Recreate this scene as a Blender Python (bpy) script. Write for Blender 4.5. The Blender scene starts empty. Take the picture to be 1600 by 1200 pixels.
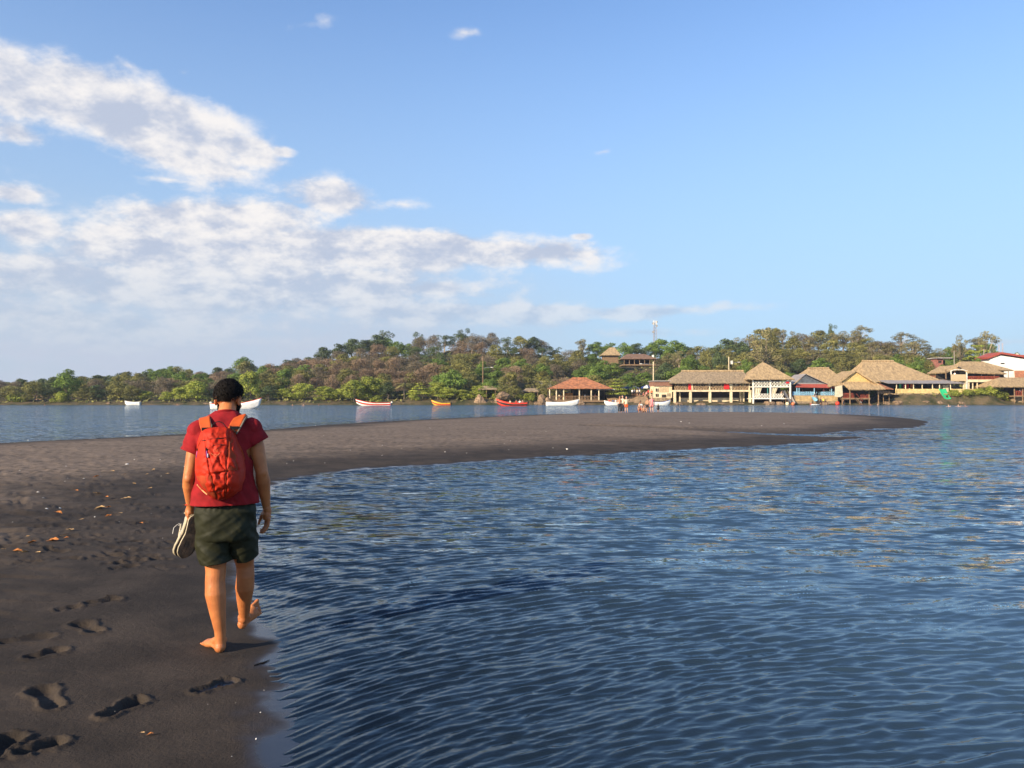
import bpy, math, random
import numpy as np
from mathutils import Vector, Matrix

rnd = random.Random(7)
C = bpy.context.scene.collection
scene = bpy.context.scene
sin, cos, pi = math.sin, math.cos, math.pi

# ---------------------------------------------------------------- camera
EYE = 1.65
PITCH = math.atan(22 / 1200)
cam_data = bpy.data.cameras.new('camera')
cam_data.sensor_width = 36
cam_data.lens = 27
cam_data.clip_start = 0.05
cam_data.clip_end = 6000
cam = bpy.data.objects.new('camera', cam_data)
C.objects.link(cam)
cam.location = (0, 0, EYE)
cam.rotation_euler = (pi / 2 + PITCH, 0, 0)
scene.camera = cam

# ---------------------------------------------------------------- light
SUN_AZ = math.radians(223)     # direction towards the sun, counter-clockwise from +X
SUN_EL = math.radians(23)
sdir = Vector((cos(SUN_AZ) * cos(SUN_EL), sin(SUN_AZ) * cos(SUN_EL), sin(SUN_EL)))
sun_data = bpy.data.lights.new('sun', 'SUN')
sun_data.energy = 5.0
sun_data.angle = math.radians(0.55)
sun_data.color = (1.0, 0.83, 0.60)
sun = bpy.data.objects.new('sun', sun_data)
C.objects.link(sun)
sun.rotation_euler = sdir.to_track_quat('Z', 'Y').to_euler()
sun.location = sdir * 50

world = bpy.data.worlds.new('World')
scene.world = world
world.use_nodes = True


class NT:
    """small helper for writing node trees"""
    def __init__(s, tree):
        s.t = tree
    def n(s, typ, **kw):
        nd = s.t.nodes.new(typ)
        for k, v in kw.items():
            setattr(nd, k, v)
        return nd
    def put(s, sock, v):
        if hasattr(v, 'is_output') or isinstance(v, bpy.types.NodeSocket):
            s.t.links.new(v, sock)
        elif v is not None:
            sock.default_value = v
    def m(s, op, a, b=None, c=None, clamp=False):
        nd = s.n('ShaderNodeMath', operation=op, use_clamp=clamp)
        s.put(nd.inputs[0], a)
        if b is not None: s.put(nd.inputs[1], b)
        if c is not None: s.put(nd.inputs[2], c)
        return nd.outputs[0]
    def ramp(s, x, a, b, o0=0.0, o1=1.0, kind='SMOOTHSTEP'):
        nd = s.n('ShaderNodeMapRange', interpolation_type=kind)
        s.put(nd.inputs['Value'], x)
        for k, v in (('From Min', a), ('From Max', b), ('To Min', o0), ('To Max', o1)):
            s.put(nd.inputs[k], v)
        return nd.outputs['Result']
    def mix(s, f, a, b, mode='MIX'):
        nd = s.n('ShaderNodeMix', data_type='RGBA', blend_type=mode)
        s.put(nd.inputs[0], f)
        s.put(nd.inputs[6], a if not isinstance(a, tuple) else (*a[:3], 1))
        s.put(nd.inputs[7], b if not isinstance(b, tuple) else (*b[:3], 1))
        return nd.outputs[2]
    def noise(s, vec, scale, detail=4, rough=.55, dist=0.0, dims='3D', w=None):
        nd = s.n('ShaderNodeTexNoise', noise_dimensions=dims)
        if vec is not None: s.put(nd.inputs['Vector'], vec)
        if w is not None: s.put(nd.inputs['W'], w)
        nd.inputs['Scale'].default_value = scale
        nd.inputs['Detail'].default_value = detail
        nd.inputs['Roughness'].default_value = rough
        nd.inputs['Distortion'].default_value = dist
        return nd.outputs['Fac']
    def xyz(s, x, y, z):
        nd = s.n('ShaderNodeCombineXYZ')
        s.put(nd.inputs[0], x); s.put(nd.inputs[1], y); s.put(nd.inputs[2], z)
        return nd.outputs[0]
    def vmath(s, op, a, b):
        nd = s.n('ShaderNodeVectorMath', operation=op)
        s.put(nd.inputs[0], a); s.put(nd.inputs[1], b)
        return nd.outputs[0]


def build_sky():
    world.node_tree.nodes.clear()
    w = NT(world.node_tree)
    out = w.n('ShaderNodeOutputWorld')
    sky = w.n('ShaderNodeTexSky', sky_type='NISHITA', sun_disc=False)
    sky.sun_elevation = SUN_EL
    # sky rotation 0 puts the sun on +Y and turns clockwise
    sky.sun_rotation = (pi / 2 - SUN_AZ) % (2 * pi)
    sky.altitude = 0
    sky.air_density = 1.0
    sky.dust_density = 0.6
    sky.ozone_density = 3.0
    tc = w.n('ShaderNodeTexCoord')
    sp = w.n('ShaderNodeSeparateXYZ')
    w.t.links.new(tc.outputs['Generated'], sp.inputs[0])
    x, y, z = sp.outputs
    az = w.m('ARCTAN2', x, y)
    hor = w.m('SQRT', w.m('ADD', w.m('MULTIPLY', x, x), w.m('MULTIPLY', y, y)))
    el = w.m('ARCTAN2', z, hor)
    # clouds lie on a level sheet: coordinates of that sheet
    zz = w.m('ADD', w.m('MAXIMUM', z, 0.0), 0.42)
    P = w.xyz(w.m('DIVIDE', x, zz), w.m('DIVIDE', y, zz), w.m('MULTIPLY', z, 0.8))
    P2 = w.xyz(w.m('SUBTRACT', w.m('DIVIDE', x, zz), 0.03),
               w.m('SUBTRACT', w.m('DIVIDE', y, zz), 0.05), w.m('ADD', w.m('MULTIPLY', z, 0.8), 0.03))
    clouds = [  # centre x, y, half width, half height (1200 = one radian), weight, tilt
        (30, 140, 130, 60, .9, .12), (150, 165, 120, 58, 1.05, .25), (255, 205, 145, 78, 1.15, .2), (385, 232, 55, 22, .8, .2),
        (258, 279, 70, 9, .6, 0), (300, 250, 90, 24, .8, 0), (20, 205, 60, 26, .75, 0),
        (25, 302, 62, 20, .95, 0), (40, 352, 85, 32, 1.0, .05), (200, 100, 45, 14, .45, .2),
        (340, 342, 185, 38, 1.15, -.05), (510, 308, 80, 30, .72, .05), (215, 390, 150, 44, 1.1, 0),
        (628, 318, 30, 8, .3, 0), (640, 392, 300, 34, 1.25, .03), (840, 395, 120, 20, .9, -.02),
        (380, 395, 210, 52, 1.1, 0), (120, 440, 260, 50, 1.0, 0), (420, 450, 420, 56, 1.0, 0),
        (680, 450, 70, 16, 1.0, 0), (700, 490, 260, 26, .95, 0), (1020, 487, 160, 14, .95, -.03),
        (860, 488, 100, 18, .9, 0), (150, 505, 420, 40, .75, 0), (1000, 520, 160, 9, .5, 0), (1560, 535, 90, 6, .3, 0),
        (728, 46, 22, 8, .38, 0), (505, 28, 48, 18, .34, -.3), (285, 110, 22, 13, .45, 0), (943, 235, 17, 5, .3, -.2),
        (910, 369, 18, 6, .75, 0), (438, 236, 20, 8, .6, 0), (1200, 188, 20, 4, .08, -.4), (910, 387, 40, 5, .5, 0),
        (-420, 330, 420, 190, .85, 0), (-700, 120, 330, 130, .7, .1), (2500, 420, 500, 70, .6, 0), (-1900, 300, 700, 150, .7, 0)]
    M = None
    for cx, cy, rx, ry, wt, tilt in clouds:
        if 0 <= cx <= 1600:
            a0 = math.atan((cx - 800) / 1200)
            e0 = math.atan((622 - cy) / 1200 * cos(a0))
            rx2, ry2 = rx / 1200 * cos(a0) ** 2, ry / 1200 * cos(a0)
        else:
            a0, e0, rx2, ry2 = (cx - 800) / 1200, (622 - cy) / 1200, rx / 1200, ry / 1200
        dx = w.m('SUBTRACT', az, a0)
        dy = w.m('SUBTRACT', el, e0)
        if tilt:
            dy = w.m('MULTIPLY_ADD', dx, tilt, dy)
        u = w.m('DIVIDE', dx, rx2); v = w.m('DIVIDE', dy, ry2)
        r2 = w.m('MULTIPLY_ADD', u, u, w.m('MULTIPLY', v, v))
        r = w.m('SQRT', r2)
        e = w.m('MULTIPLY', w.m('SUBTRACT', 1.25, r), wt)
        M = e if M is None else w.m('SMOOTH_MAX', M, e, 0.15)
    M = w.m('MINIMUM', w.m('MAXIMUM', M, -1.0), 1.0)
    def puffs(vec):
        a = w.noise(vec, 4.4, 9, .58, 0.15)
        b = w.noise(vec, 14.0, 6, .62, 0.1)
        return w.m('ADD', w.m('MULTIPLY', a, .62), w.m('MULTIPLY', b, .38))
    n1 = puffs(P)
    n2 = puffs(P2)
    dens = w.m('ADD', w.m('MULTIPLY', M, 1.3), w.m('MULTIPLY', w.m('SUBTRACT', n1, 0.5), 4.2))
    # cloud lower in the sky is seen edge on through more air: softer
    alpha = w.ramp(dens, 0.10, 0.95, 0.0, 0.96)
    gate = w.ramp(M, -0.35, 0.25)
    alpha = w.m('MULTIPLY', w.m('MULTIPLY', alpha, gate), w.ramp(el, .04, .22, .62, 1.0))
    lightd = w.m('MULTIPLY', w.m('SUBTRACT', n1, n2), 5.5)
    thin = w.ramp(dens, 0.3, 2.2, 0.28, -0.30)
    lit = w.m('ADD', w.m('ADD', lightd, 0.42), thin)
    lit = w.ramp(lit, 0.0, 1.0)
    ccol = w.mix(lit, (0.315, 0.35, 0.435), (0.585, 0.56, 0.545))
    # base colour of the clear sky, from the Nishita model
    bg_sky = w.n('ShaderNodeBackground')
    hs = w.n('ShaderNodeHueSaturation')
    hs.inputs['Saturation'].default_value = SKY_SAT
    hs.inputs['Value'].default_value = 1.0
    w.t.links.new(sky.outputs[0], hs.inputs['Color'])
    gm = w.mix(1.0, hs.outputs[0], SKY_TINT, 'MULTIPLY')
    w.t.links.new(gm, bg_sky.inputs['Color'])
    bg_sky.inputs['Strength'].default_value = SKY_STRENGTH
    # moist air near the horizon
    hz = w.ramp(el, 0.0, 0.60, 1.0, 0.0, 'SMOOTHSTEP')
    bg_haze = w.n('ShaderNodeBackground')
    left = w.ramp(az, -0.75, 0.35, 1.0, 0.0)
    hcol = w.mix(left, (0.255, 0.37, 0.50), (0.255, 0.335, 0.425))
    w.t.links.new(hcol, bg_haze.inputs['Color'])
    m0 = w.n('ShaderNodeMixShader')
    w.put(m0.inputs[0], w.m('MULTIPLY', hz, 0.88))
    w.t.links.new(bg_sky.outputs[0], m0.inputs[1]); w.t.links.new(bg_haze.outputs[0], m0.inputs[2])
    bank = w.m('MULTIPLY', w.ramp(az, 0.22, -0.20), w.ramp(el, 0.26, 0.05))
    bank = w.m('MULTIPLY', bank, w.ramp(n1, .34, .60, .60, .98))
    bg_bank = w.n('ShaderNodeBackground'); bg_bank.inputs['Color'].default_value = (0.335, 0.375, 0.455, 1)
    mb = w.n('ShaderNodeMixShader'); w.put(mb.inputs[0], bank)
    w.t.links.new(m0.outputs[0], mb.inputs[1]); w.t.links.new(bg_bank.outputs[0], mb.inputs[2]); m0 = mb
    bg_cloud = w.n('ShaderNodeBackground')
    w.t.links.new(w.mix(w.ramp(el, 0.02, 0.20, .72, 0.0), ccol, hcol), bg_cloud.inputs['Color'])
    m1 = w.n('ShaderNodeMixShader')
    w.put(m1.inputs[0], alpha)
    w.t.links.new(m0.outputs[0], m1.inputs[1]); w.t.links.new(bg_cloud.outputs[0], m1.inputs[2])
    w.t.links.new(m1.outputs[0], out.inputs['Surface'])

HAZE = 0.00022
SKY_SAT = 1.04
SKY_TINT = (0.97, 1.0, 1.09)
SKY_STRENGTH = 0.137
build_sky()

scene.view_settings.view_transform = 'Standard'
scene.view_settings.look = 'None'
scene.view_settings.exposure = 0.75
scene.view_settings.gamma = 1.0
scene.view_settings.use_curve_mapping = False
scene.render.engine = 'CYCLES'
scene.cycles.max_bounces = 6
scene.cycles.transparent_max_bounces = 8

# ---------------------------------------------------------------- helpers
def ray(px, py):
    u, v = (px - 800) / 1200, (600 - py) / 1200
    return np.array([u, cos(PITCH) - v * sin(PITCH), sin(PITCH) + v * cos(PITCH)])

def ground(px, py, z=0.0):
    """point of level z that shows at this pixel of the 1600 px photograph"""
    d = ray(px, py)
    t = (z - EYE) / d[2]
    return np.array([d[0] * t, d[1] * t])

def X(px, D): return (px - 800) / 1200 * D
def Z(py, D): return EYE + (622 - py) / 1200 * D

def hash2(ix, iy, seed):
    n = (ix.astype(np.int64) * 374761393 + iy.astype(np.int64) * 668265263 + seed * 2147483647) & 0xffffffff
    n = ((n ^ (n >> 13)) * 1274126177) & 0xffffffff
    n = n ^ (n >> 16)
    return (n & 0xffff) / 65535.0

def vnoise(x, y, seed=0):
    ix, iy = np.floor(x), np.floor(y)
    fx, fy = x - ix, y - iy
    fx = fx * fx * (3 - 2 * fx); fy = fy * fy * (3 - 2 * fy)
    ix = ix.astype(np.int64); iy = iy.astype(np.int64)
    a, b = hash2(ix, iy, seed), hash2(ix + 1, iy, seed)
    c, d = hash2(ix, iy + 1, seed), hash2(ix + 1, iy + 1, seed)
    return (a + (b - a) * fx) * (1 - fy) + (c + (d - c) * fx) * fy

def fbm(x, y, seed=0, oct=4, gain=.5):
    s, a, t = 0, 1.0, 0
    for i in range(oct):
        s = s + a * vnoise(x * 2 ** i + 17.3 * i, y * 2 ** i - 9.1 * i, seed + i); t += a; a *= gain
    return s / t

def sstep(a, b, x):
    t = np.clip((x - a) / (b - a), 0, 1)
    return t * t * (3 - 2 * t)

def mesh_np(name, co, quads):
    me = bpy.data.meshes.new(name)
    co = np.asarray(co, dtype=np.float32); quads = np.asarray(quads, dtype=np.int32)
    k = quads.shape[1]
    me.vertices.add(len(co)); me.vertices.foreach_set('co', co.ravel())
    me.loops.add(quads.size); me.loops.foreach_set('vertex_index', quads.ravel())
    me.polygons.add(len(quads))
    me.polygons.foreach_set('loop_start', np.arange(0, quads.size, k, dtype=np.int32))
    me.polygons.foreach_set('loop_total', np.full(len(quads), k, dtype=np.int32))
    me.update(calc_edges=True)
    return me

def smooth(me, on=True):
    me.polygons.foreach_set('use_smooth', np.full(len(me.polygons), on, dtype=bool))

def attr(me, name, vals, domain='POINT'):
    a = me.attributes.new(name, 'FLOAT', domain)
    a.data.foreach_set('value', np.asarray(vals, dtype=np.float32))

def link(name, me, mat=None, parent=None, loc=None, **props):
    o = bpy.data.objects.new(name, me)
    C.objects.link(o)
    if mat is not None and me is not None:
        me.materials.clear() if len(me.materials) else None
        me.materials.append(mat)
    if parent: o.parent = parent
    if loc is not None: o.location = loc
    for k, v in props.items():
        if v: o[k] = v
    return o

def thing(name, label, cat, loc=(0, 0, 0), rz=0.0, group=None):
    o = bpy.data.objects.new(name, None)
    o.empty_display_size = .3
    C.objects.link(o)
    o.location = loc; o.rotation_euler = (0, 0, rz)
    o['label'] = label; o['category'] = cat
    if group: o['group'] = group
    return o

def tag(o, label=None, cat=None, group=None, kind=None):
    for k, v in (('label', label), ('category', cat), ('group', group), ('kind', kind)):
        if v: o[k] = v
    return o

def copy_tree(o, parent=None):
    c = o.copy(); C.objects.link(c); c.parent = parent
    for ch in list(o.children):
        copy_tree(ch, c)
    return c

MATS = {}
def pm(name, col, rough=.8, var=.25, scale=3.0, bump=0.0, bscale=None, spec=.3, rand=0.0, stretch=None, metallic=0.0, trans=0.0, tone=False, col2=None):
    """procedural principled material: base colour broken by two noises, fine bump"""
    if name in MATS: return MATS[name]
    mt = bpy.data.materials.new(name); mt.use_nodes = True
    w = NT(mt.node_tree); bs = mt.node_tree.nodes['Principled BSDF']
    tc = w.n('ShaderNodeTexCoord'); vec = tc.outputs['Object']
    if stretch:
        mp = w.n('ShaderNodeMapping'); mp.inputs['Scale'].default_value = stretch
        w.t.links.new(vec, mp.inputs[0]); vec = mp.outputs[0]
    n = w.noise(vec, scale, 5, .6)
    c2 = col2 or tuple(c * (1 - var) for c in col)
    cc = w.mix(w.ramp(n, .3, .7), c2, tuple(min(1, c * (1 + var * .6)) for c in col))
    if rand or tone:
        f = 1.0
        if tone:
            at = w.n('ShaderNodeAttribute', attribute_name='tone')
            f = at.outputs['Fac']
        if rand:
            oi = w.n('ShaderNodeObjectInfo')
            rr = w.ramp(oi.outputs['Random'], 0, 1, 1 - rand, 1 + rand, 'LINEAR')
            f = w.m('MULTIPLY', rr, f)
        hv = w.n('ShaderNodeVectorMath', operation='SCALE')
        w.t.links.new(cc, hv.inputs[0]); w.put(hv.inputs['Scale'], f)
        cc = hv.outputs[0]
    w.t.links.new(cc, bs.inputs['Base Color'])
    bs.inputs['Roughness'].default_value = rough
    bs.inputs['Specular IOR Level'].default_value = spec
    bs.inputs['Metallic'].default_value = metallic
    if bump:
        bn = w.n('ShaderNodeBump'); bn.inputs['Distance'].default_value = bump
        bn.inputs['Strength'].default_value = 1.0
        w.put(bn.inputs['Height'], w.noise(vec, bscale or scale * 6, 4, .6))
        w.t.links.new(bn.outputs[0], bs.inputs['Normal'])
    if trans:
        tr = w.n('ShaderNodeBsdfTranslucent'); w.t.links.new(cc, tr.inputs[0])
        ms = w.n('ShaderNodeMixShader'); ms.inputs[0].default_value = trans
        w.t.links.new(bs.outputs[0], ms.inputs[1]); w.t.links.new(tr.outputs[0], ms.inputs[2])
        w.t.links.new(ms.outputs[0], mt.node_tree.nodes['Material Output'].inputs[0])
    MATS[name] = mt
    return mt

# ---------------------------------------------------------------- sand spit and sea bed
near_edge = [(448, 1200), (441, 1120), (432, 1050), (424, 1000), (408, 940), (398, 900), (398, 850), (404, 800), (425, 760),
             (480, 745), (560, 734), (700, 725), (850, 715), (1000, 708), (1150, 699), (1300, 689), (1400, 678)]
far_edge = [(1450, 662), (1442, 656.5), (1400, 652), (1300, 647), (1150, 644.5), (1000, 645), (850, 648), (700, 654), (560, 661), (420, 671), (200, 683), (0, 692)]
poly = [(40, -60), (9, -30), (3.2, -12), (2.0, -5), (1.1, -2), (.4, -.3), (-.15, 1.0), (-.62, 2.3)]
poly += [tuple(ground(*p)) for p in near_edge] + [tuple(ground(*p)) for p in far_edge]
poly += [(-24, 19), (-31, 6), (-36, -12), (-42, -60)]

def catmull(pts, n=6, closed=False):
    P = [np.array(p, float) for p in pts]; out = []
    N = len(P)
    rng = range(N) if closed else range(N - 1)
    for i in rng:
        p0 = P[(i - 1) % N] if closed or i > 0 else P[i]
        p1, p2 = P[i], P[(i + 1) % N]
        p3 = P[(i + 2) % N] if closed or i + 2 < N else p2
        for k in range(n):
            t = k / n
            out.append(.5 * ((2 * p1) + (-p0 + p2) * t + (2 * p0 - 5 * p1 + 4 * p2 - p3) * t * t + (-p0 + 3 * p1 - 3 * p2 + p3) * t ** 3))
    if not closed: out.append(P[-1])
    return np.array(out)

shore = catmull(poly, 4, True)

def seg_dist(x, y, pts, closed=True):
    best = np.full(x.shape, 1e9)
    N = len(pts)
    for i in range(N if closed else N - 1):
        a, b = pts[i], pts[(i + 1) % N]
        dx, dy = b - a
        L = dx * dx + dy * dy + 1e-12
        t = np.clip(((x - a[0]) * dx + (y - a[1]) * dy) / L, 0, 1)
        d = (x - a[0] - t * dx) ** 2 + (y - a[1] - t * dy) ** 2
        np.minimum(best, d, out=best)
    return np.sqrt(best)

def inside(x, y, pts):
    ins = np.zeros(x.shape, bool); N = len(pts)
    for i in range(N):
        a, b = pts[i], pts[(i + 1) % N]
        c = (a[1] > y) != (b[1] > y)
        xi = (b[0] - a[0]) * (y - a[1]) / (b[1] - a[1] + 1e-15) + a[0]
        ins ^= c & (x < xi)
    return ins

def shore_sd(x, y):
    s = np.empty(x.shape); n = x.size; xf, yf = x.ravel(), y.ravel(); sf = s.ravel()
    st = 60000
    for i in range(0, n, st):
        xx, yy = xf[i:i + st], yf[i:i + st]
        d = seg_dist(xx, yy, shore); k = inside(xx, yy, shore)
        sf[i:i + st] = np.where(k, d, -d)
    return sf.reshape(x.shape)

channel = catmull([ground(*p) for p in [(880, 668), (960, 670), (1060, 673), (1160, 677), (1260, 680), (1340, 679), (1420, 672)]], 4)
prints = [  # heel px, toe px, width m, depth m
    (158, 1123, 220, 1091, .105, .030), (303, 1076, 364, 1054, .10, .026), (28, 1184, 92, 1162, .10, .028), (-20, 1196, 22, 1156, .11, .03),
    (86, 1112, 62, 1080, .12, .024), (46, 1034, 94, 1021, .12, .026), (152, 992, 124, 978, .13, .024), (136, 949, 182, 939, .12, .026),
    (90, 960, 118, 954, .09, .018), (174, 893, 210, 887, .12, .024), (22, 889, 70, 884, .11, .012), (184, 866, 210, 860, .10, .018),
    (186, 851, 216, 847, .10, .020), (180, 845, 205, 843, .09, .015), (205, 823, 226, 817, .10, .018), (214, 836, 236, 832, .09, .014),
    (238, 806, 262, 801, .10, .014), (150, 822, 178, 816, .10, .012), (0, 1012, 72, 1000, .16, .016), (285, 812, 300, 806, .08, .01)]
pr = []
for a, b, c, d, wd, dp in prints:
    p, q = ground(a, b, .05), ground(c, d, .05)
    pr.append((p, q, wd, dp))
r2 = random.Random(3)
for i in range(150):           # old trampled marks further up the beach
    px, py = r2.uniform(-40, 280), r2.uniform(735, 880)
    p = ground(px, py, .1)
    a = r2.uniform(-.6, .9)
    L = r2.uniform(.12, .25)
    pr.append((p, p + np.array([cos(a), sin(a)]) * L, r2.uniform(.08, .13), r2.uniform(.008, .022)))

def sand_height(x, y, sd):
    s = sd + (fbm(x * 1.3, y * 1.3, 5) - .5) * .25 * np.clip(np.hypot(x, y) / 12, 0.15, 1) + (fbm(x * .25, y * .25, 8) - .5) * 1.0 * sstep(10, 30, y)
    up = 0.20 * (1 - np.exp(-np.maximum(s, 0) / 3.4))
    dn = -0.075 * np.minimum(-np.minimum(s, 0), 3) - .12 * np.maximum(-s - 3, 0)
    z = np.where(s > 0, up, np.maximum(dn, -1.6))
    cd = seg_dist(x, y, channel, False)
    t = sstep(8, 30, x)
    g = np.exp(-(cd / (.8 + 3.6 * sstep(4, 22, x))) ** 2) * sstep(1.5, 6, x) * (s > -2)
    z = z * (1 - g) + g * (-.036 + .055 * fbm(x * .7, y * .7, 31))
    return z, s

def polar_axes(rows_fine, col_step, fine=42.0):
    th = np.concatenate([np.linspace(-180, -60, 40, endpoint=False), np.linspace(-60, -fine, 24, endpoint=False),
                         np.arange(-fine, fine, col_step), np.linspace(fine, 60, 24, endpoint=False), np.linspace(60, 180, 41)])
    return np.radians(th), rows_fine

def build_sand():
    py = np.concatenate([np.arange(520, 48, -.85), np.arange(48, 9, -.4)])   # depression in px of a 1024 px frame
    r = np.concatenate([np.linspace(.25, 2.3, 24), 1.65 * 768 / py])
    th, r = polar_axes(r, .13)
    R, T = np.meshgrid(r, th, indexing='ij')
    x, y = R * np.sin(T), R * np.cos(T)
    sd = shore_sd(x, y)
    z, s = sand_height(x, y, sd)
    inl = sstep(.05, .9, s)
    far = sstep(60, 15, R)
    # gentle swells, wind ripples and the trampled strip on the left
    dry0 = sstep(1.3, 6.0, s)
    z += (fbm(x * .5, y * .5, 1, 3) - .5) * .05 * inl
    rough = sstep(1.2, 2.6, s) * sstep(3.2, 5.5, y) * sstep(26, 12, y)
    z += (fbm(x * 2.2, y * 4.5, 2, 4) - .5) * .060 * rough * far
    z += (fbm(x * 9, y * 9, 3, 3) - .5) * (.0045 + .008 * rough) * far * inl
    ridge = 1 - np.abs(2 * fbm(x * .8 + 3, y * 2.6, 12, 3) - 1)
    z += sstep(.86, .97, ridge) * .018 * sstep(1.0, 2.5, s) * far
    for pi_, (p, q, wd, dp) in enumerate(pr):
        c = (p + q) / 2; L = np.hypot(*(q - p))
        m = (np.abs(x - c[0]) < L / 2 + .25) & (np.abs(y - c[1]) < L / 2 + .25)
        if not m.any(): continue
        xx, yy = x[m], y[m]
        u = (q - p) / L
        t = ((xx - p[0]) * u[0] + (yy - p[1]) * u[1]) / L
        v = (xx - p[0]) * -u[1] + (yy - p[1]) * u[0]
        # a sole: narrow waist, round heel, wider ball
        half = wd / 2 * (.80 + .30 * np.clip(t, 0, 1) - .30 * np.exp(-((t - .42) / .18) ** 2))
        du = np.where(t < 0.12, (.12 - t) * L, np.where(t > .85, (t - .85) * L, 0))
        rr = np.hypot(du, v) / half + (fbm(xx * 25, yy * 25, 9, 2) - .5) * .35
        pit = 1 - sstep(.45, 1.15, rr)
        floor = 1 + .35 * np.cos(t * 7) * .6 + (fbm(xx * 40, yy * 40, 4, 2) - .5) * .4
        rim = np.exp(-((rr - 1.30) / .25) ** 2)
        z[m] += -dp * pit * floor + dp * .42 * rim * (.3 + 1.4 * (fbm(xx * 26, yy * 26, 6, 3)))
        if pi_ < 3:            # bare toes pressed in ahead of the ball
            for k in range(5):
                tt = 1.06 - .035 * k - (.02 if k == 0 else 0); vv = wd * (.34 - .17 * k)
                dd = np.hypot((t - tt) * L, v - vv)
                z[m] -= dp * .55 * np.exp(-(dd / (.013 if k == 0 else .0095)) ** 2)
        # loose crumbs thrown up round the print
        crumb = np.clip(fbm(xx * 60, yy * 60, 90, 2) - .62, 0, 1) * np.exp(-((rr - 1.5) / .5) ** 2)
        z[m] += crumb * .035
    dry = sstep(1.2, 5.5, s + (fbm(x * .35, y * .7, 21, 4) - .5) * 4.5) * (.55 + .9 * fbm(x * .8, y * 1.8, 22, 4))
    dry *= .35 + .65 * sstep(0.07, 0.17, z)
    wet = 1 - sstep(-.004, .022, z + (fbm(x * 3.5, y * 3.5, 14, 4) - .5) * .026)
    n0, n1 = R.shape
    idx = np.arange(n0 * n1).reshape(n0, n1)
    keep = (z[:-1, :-1] > -1.5)
    q = np.stack([idx[:-1, :-1], idx[1:, :-1], idx[1:, 1:], idx[:-1, 1:]], -1)[keep]
    used = np.zeros(n0 * n1, bool); used[q.ravel()] = True
    remap = np.cumsum(used) - 1
    co = np.stack([x.ravel(), y.ravel(), z.ravel()], -1)[used]
    me = mesh_np('sand', co, remap[q][:, ::-1])
    attr(me, 'dry', dry.ravel()[used]); attr(me, 'wet', wet.ravel()[used])
    smooth(me)
    return me

def sand_material():
    mt = bpy.data.materials.new('volcanic_sand'); mt.use_nodes = True
    w = NT(mt.node_tree); bs = mt.node_tree.nodes['Principled BSDF']
    geo = w.n('ShaderNodeNewGeometry'); pos = geo.outputs['Position']
    dry = w.n('ShaderNodeAttribute', attribute_name='dry').outputs['Fac']
    wet = w.n('ShaderNodeAttribute', attribute_name='wet').outputs['Fac']
    big = w.noise(pos, 1.6, 5, .6)
    fine = w.noise(pos, 70, 3, .7)
    grain = w.noise(pos, 420, 2, .8)
    base = w.mix(w.ramp(big, .35, .7), (.035, .0275, .0215), (.064, .049, .037))
    base = w.mix(w.m('MULTIPLY', dry, w.ramp(w.noise(pos, 5, 5, .65), .25, .6), clamp=True), base, (.200, .150, .110))
    base = w.mix(w.ramp(wet, 0, 1, 0, .85), base, (.016, .014, .018))
    base = w.mix(w.ramp(fine, .52, .74, 0, .75), base, (.022, .020, .020))
    base = w.mix(w.ramp(grain, .62, .74, 0, .6), base, (.19, .16, .13))
    w.t.links.new(base, bs.inputs['Base Color'])
    rg = w.ramp(wet, .3, 1.0, .86, .16)
    w.put(bs.inputs['Roughness'], rg)
    bs.inputs['Specular IOR Level'].default_value = .35
    w.put(bs.inputs['Specular IOR Level'], w.ramp(wet, 0.2, 1, .12, .5))
    b = w.n('ShaderNodeBump'); b.inputs['Distance'].default_value = .012
    w.put(b.inputs['Strength'], w.ramp(wet, .2, 1, .75, .06))
    w.put(b.inputs['Height'], w.m('ADD', w.m('MULTIPLY', fine, .5), w.m('ADD', w.m('MULTIPLY', grain, .22), w.m('MULTIPLY', w.noise(pos, 17, 4, .6), .8))))
    w.t.links.new(b.outputs[0], bs.inputs['Normal'])
    return mt

link('sand', build_sand(), sand_material(), kind='structure')
deep = mesh_np('sea_bed', [(-900, -700, -1.7), (900, -700, -1.7), (900, 260, -1.7), (-900, 260, -1.7)], [(0, 1, 2, 3)])
link('sea_bed', deep, pm('dark_sea_bed', (.03, .032, .03)), kind='structure')

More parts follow.
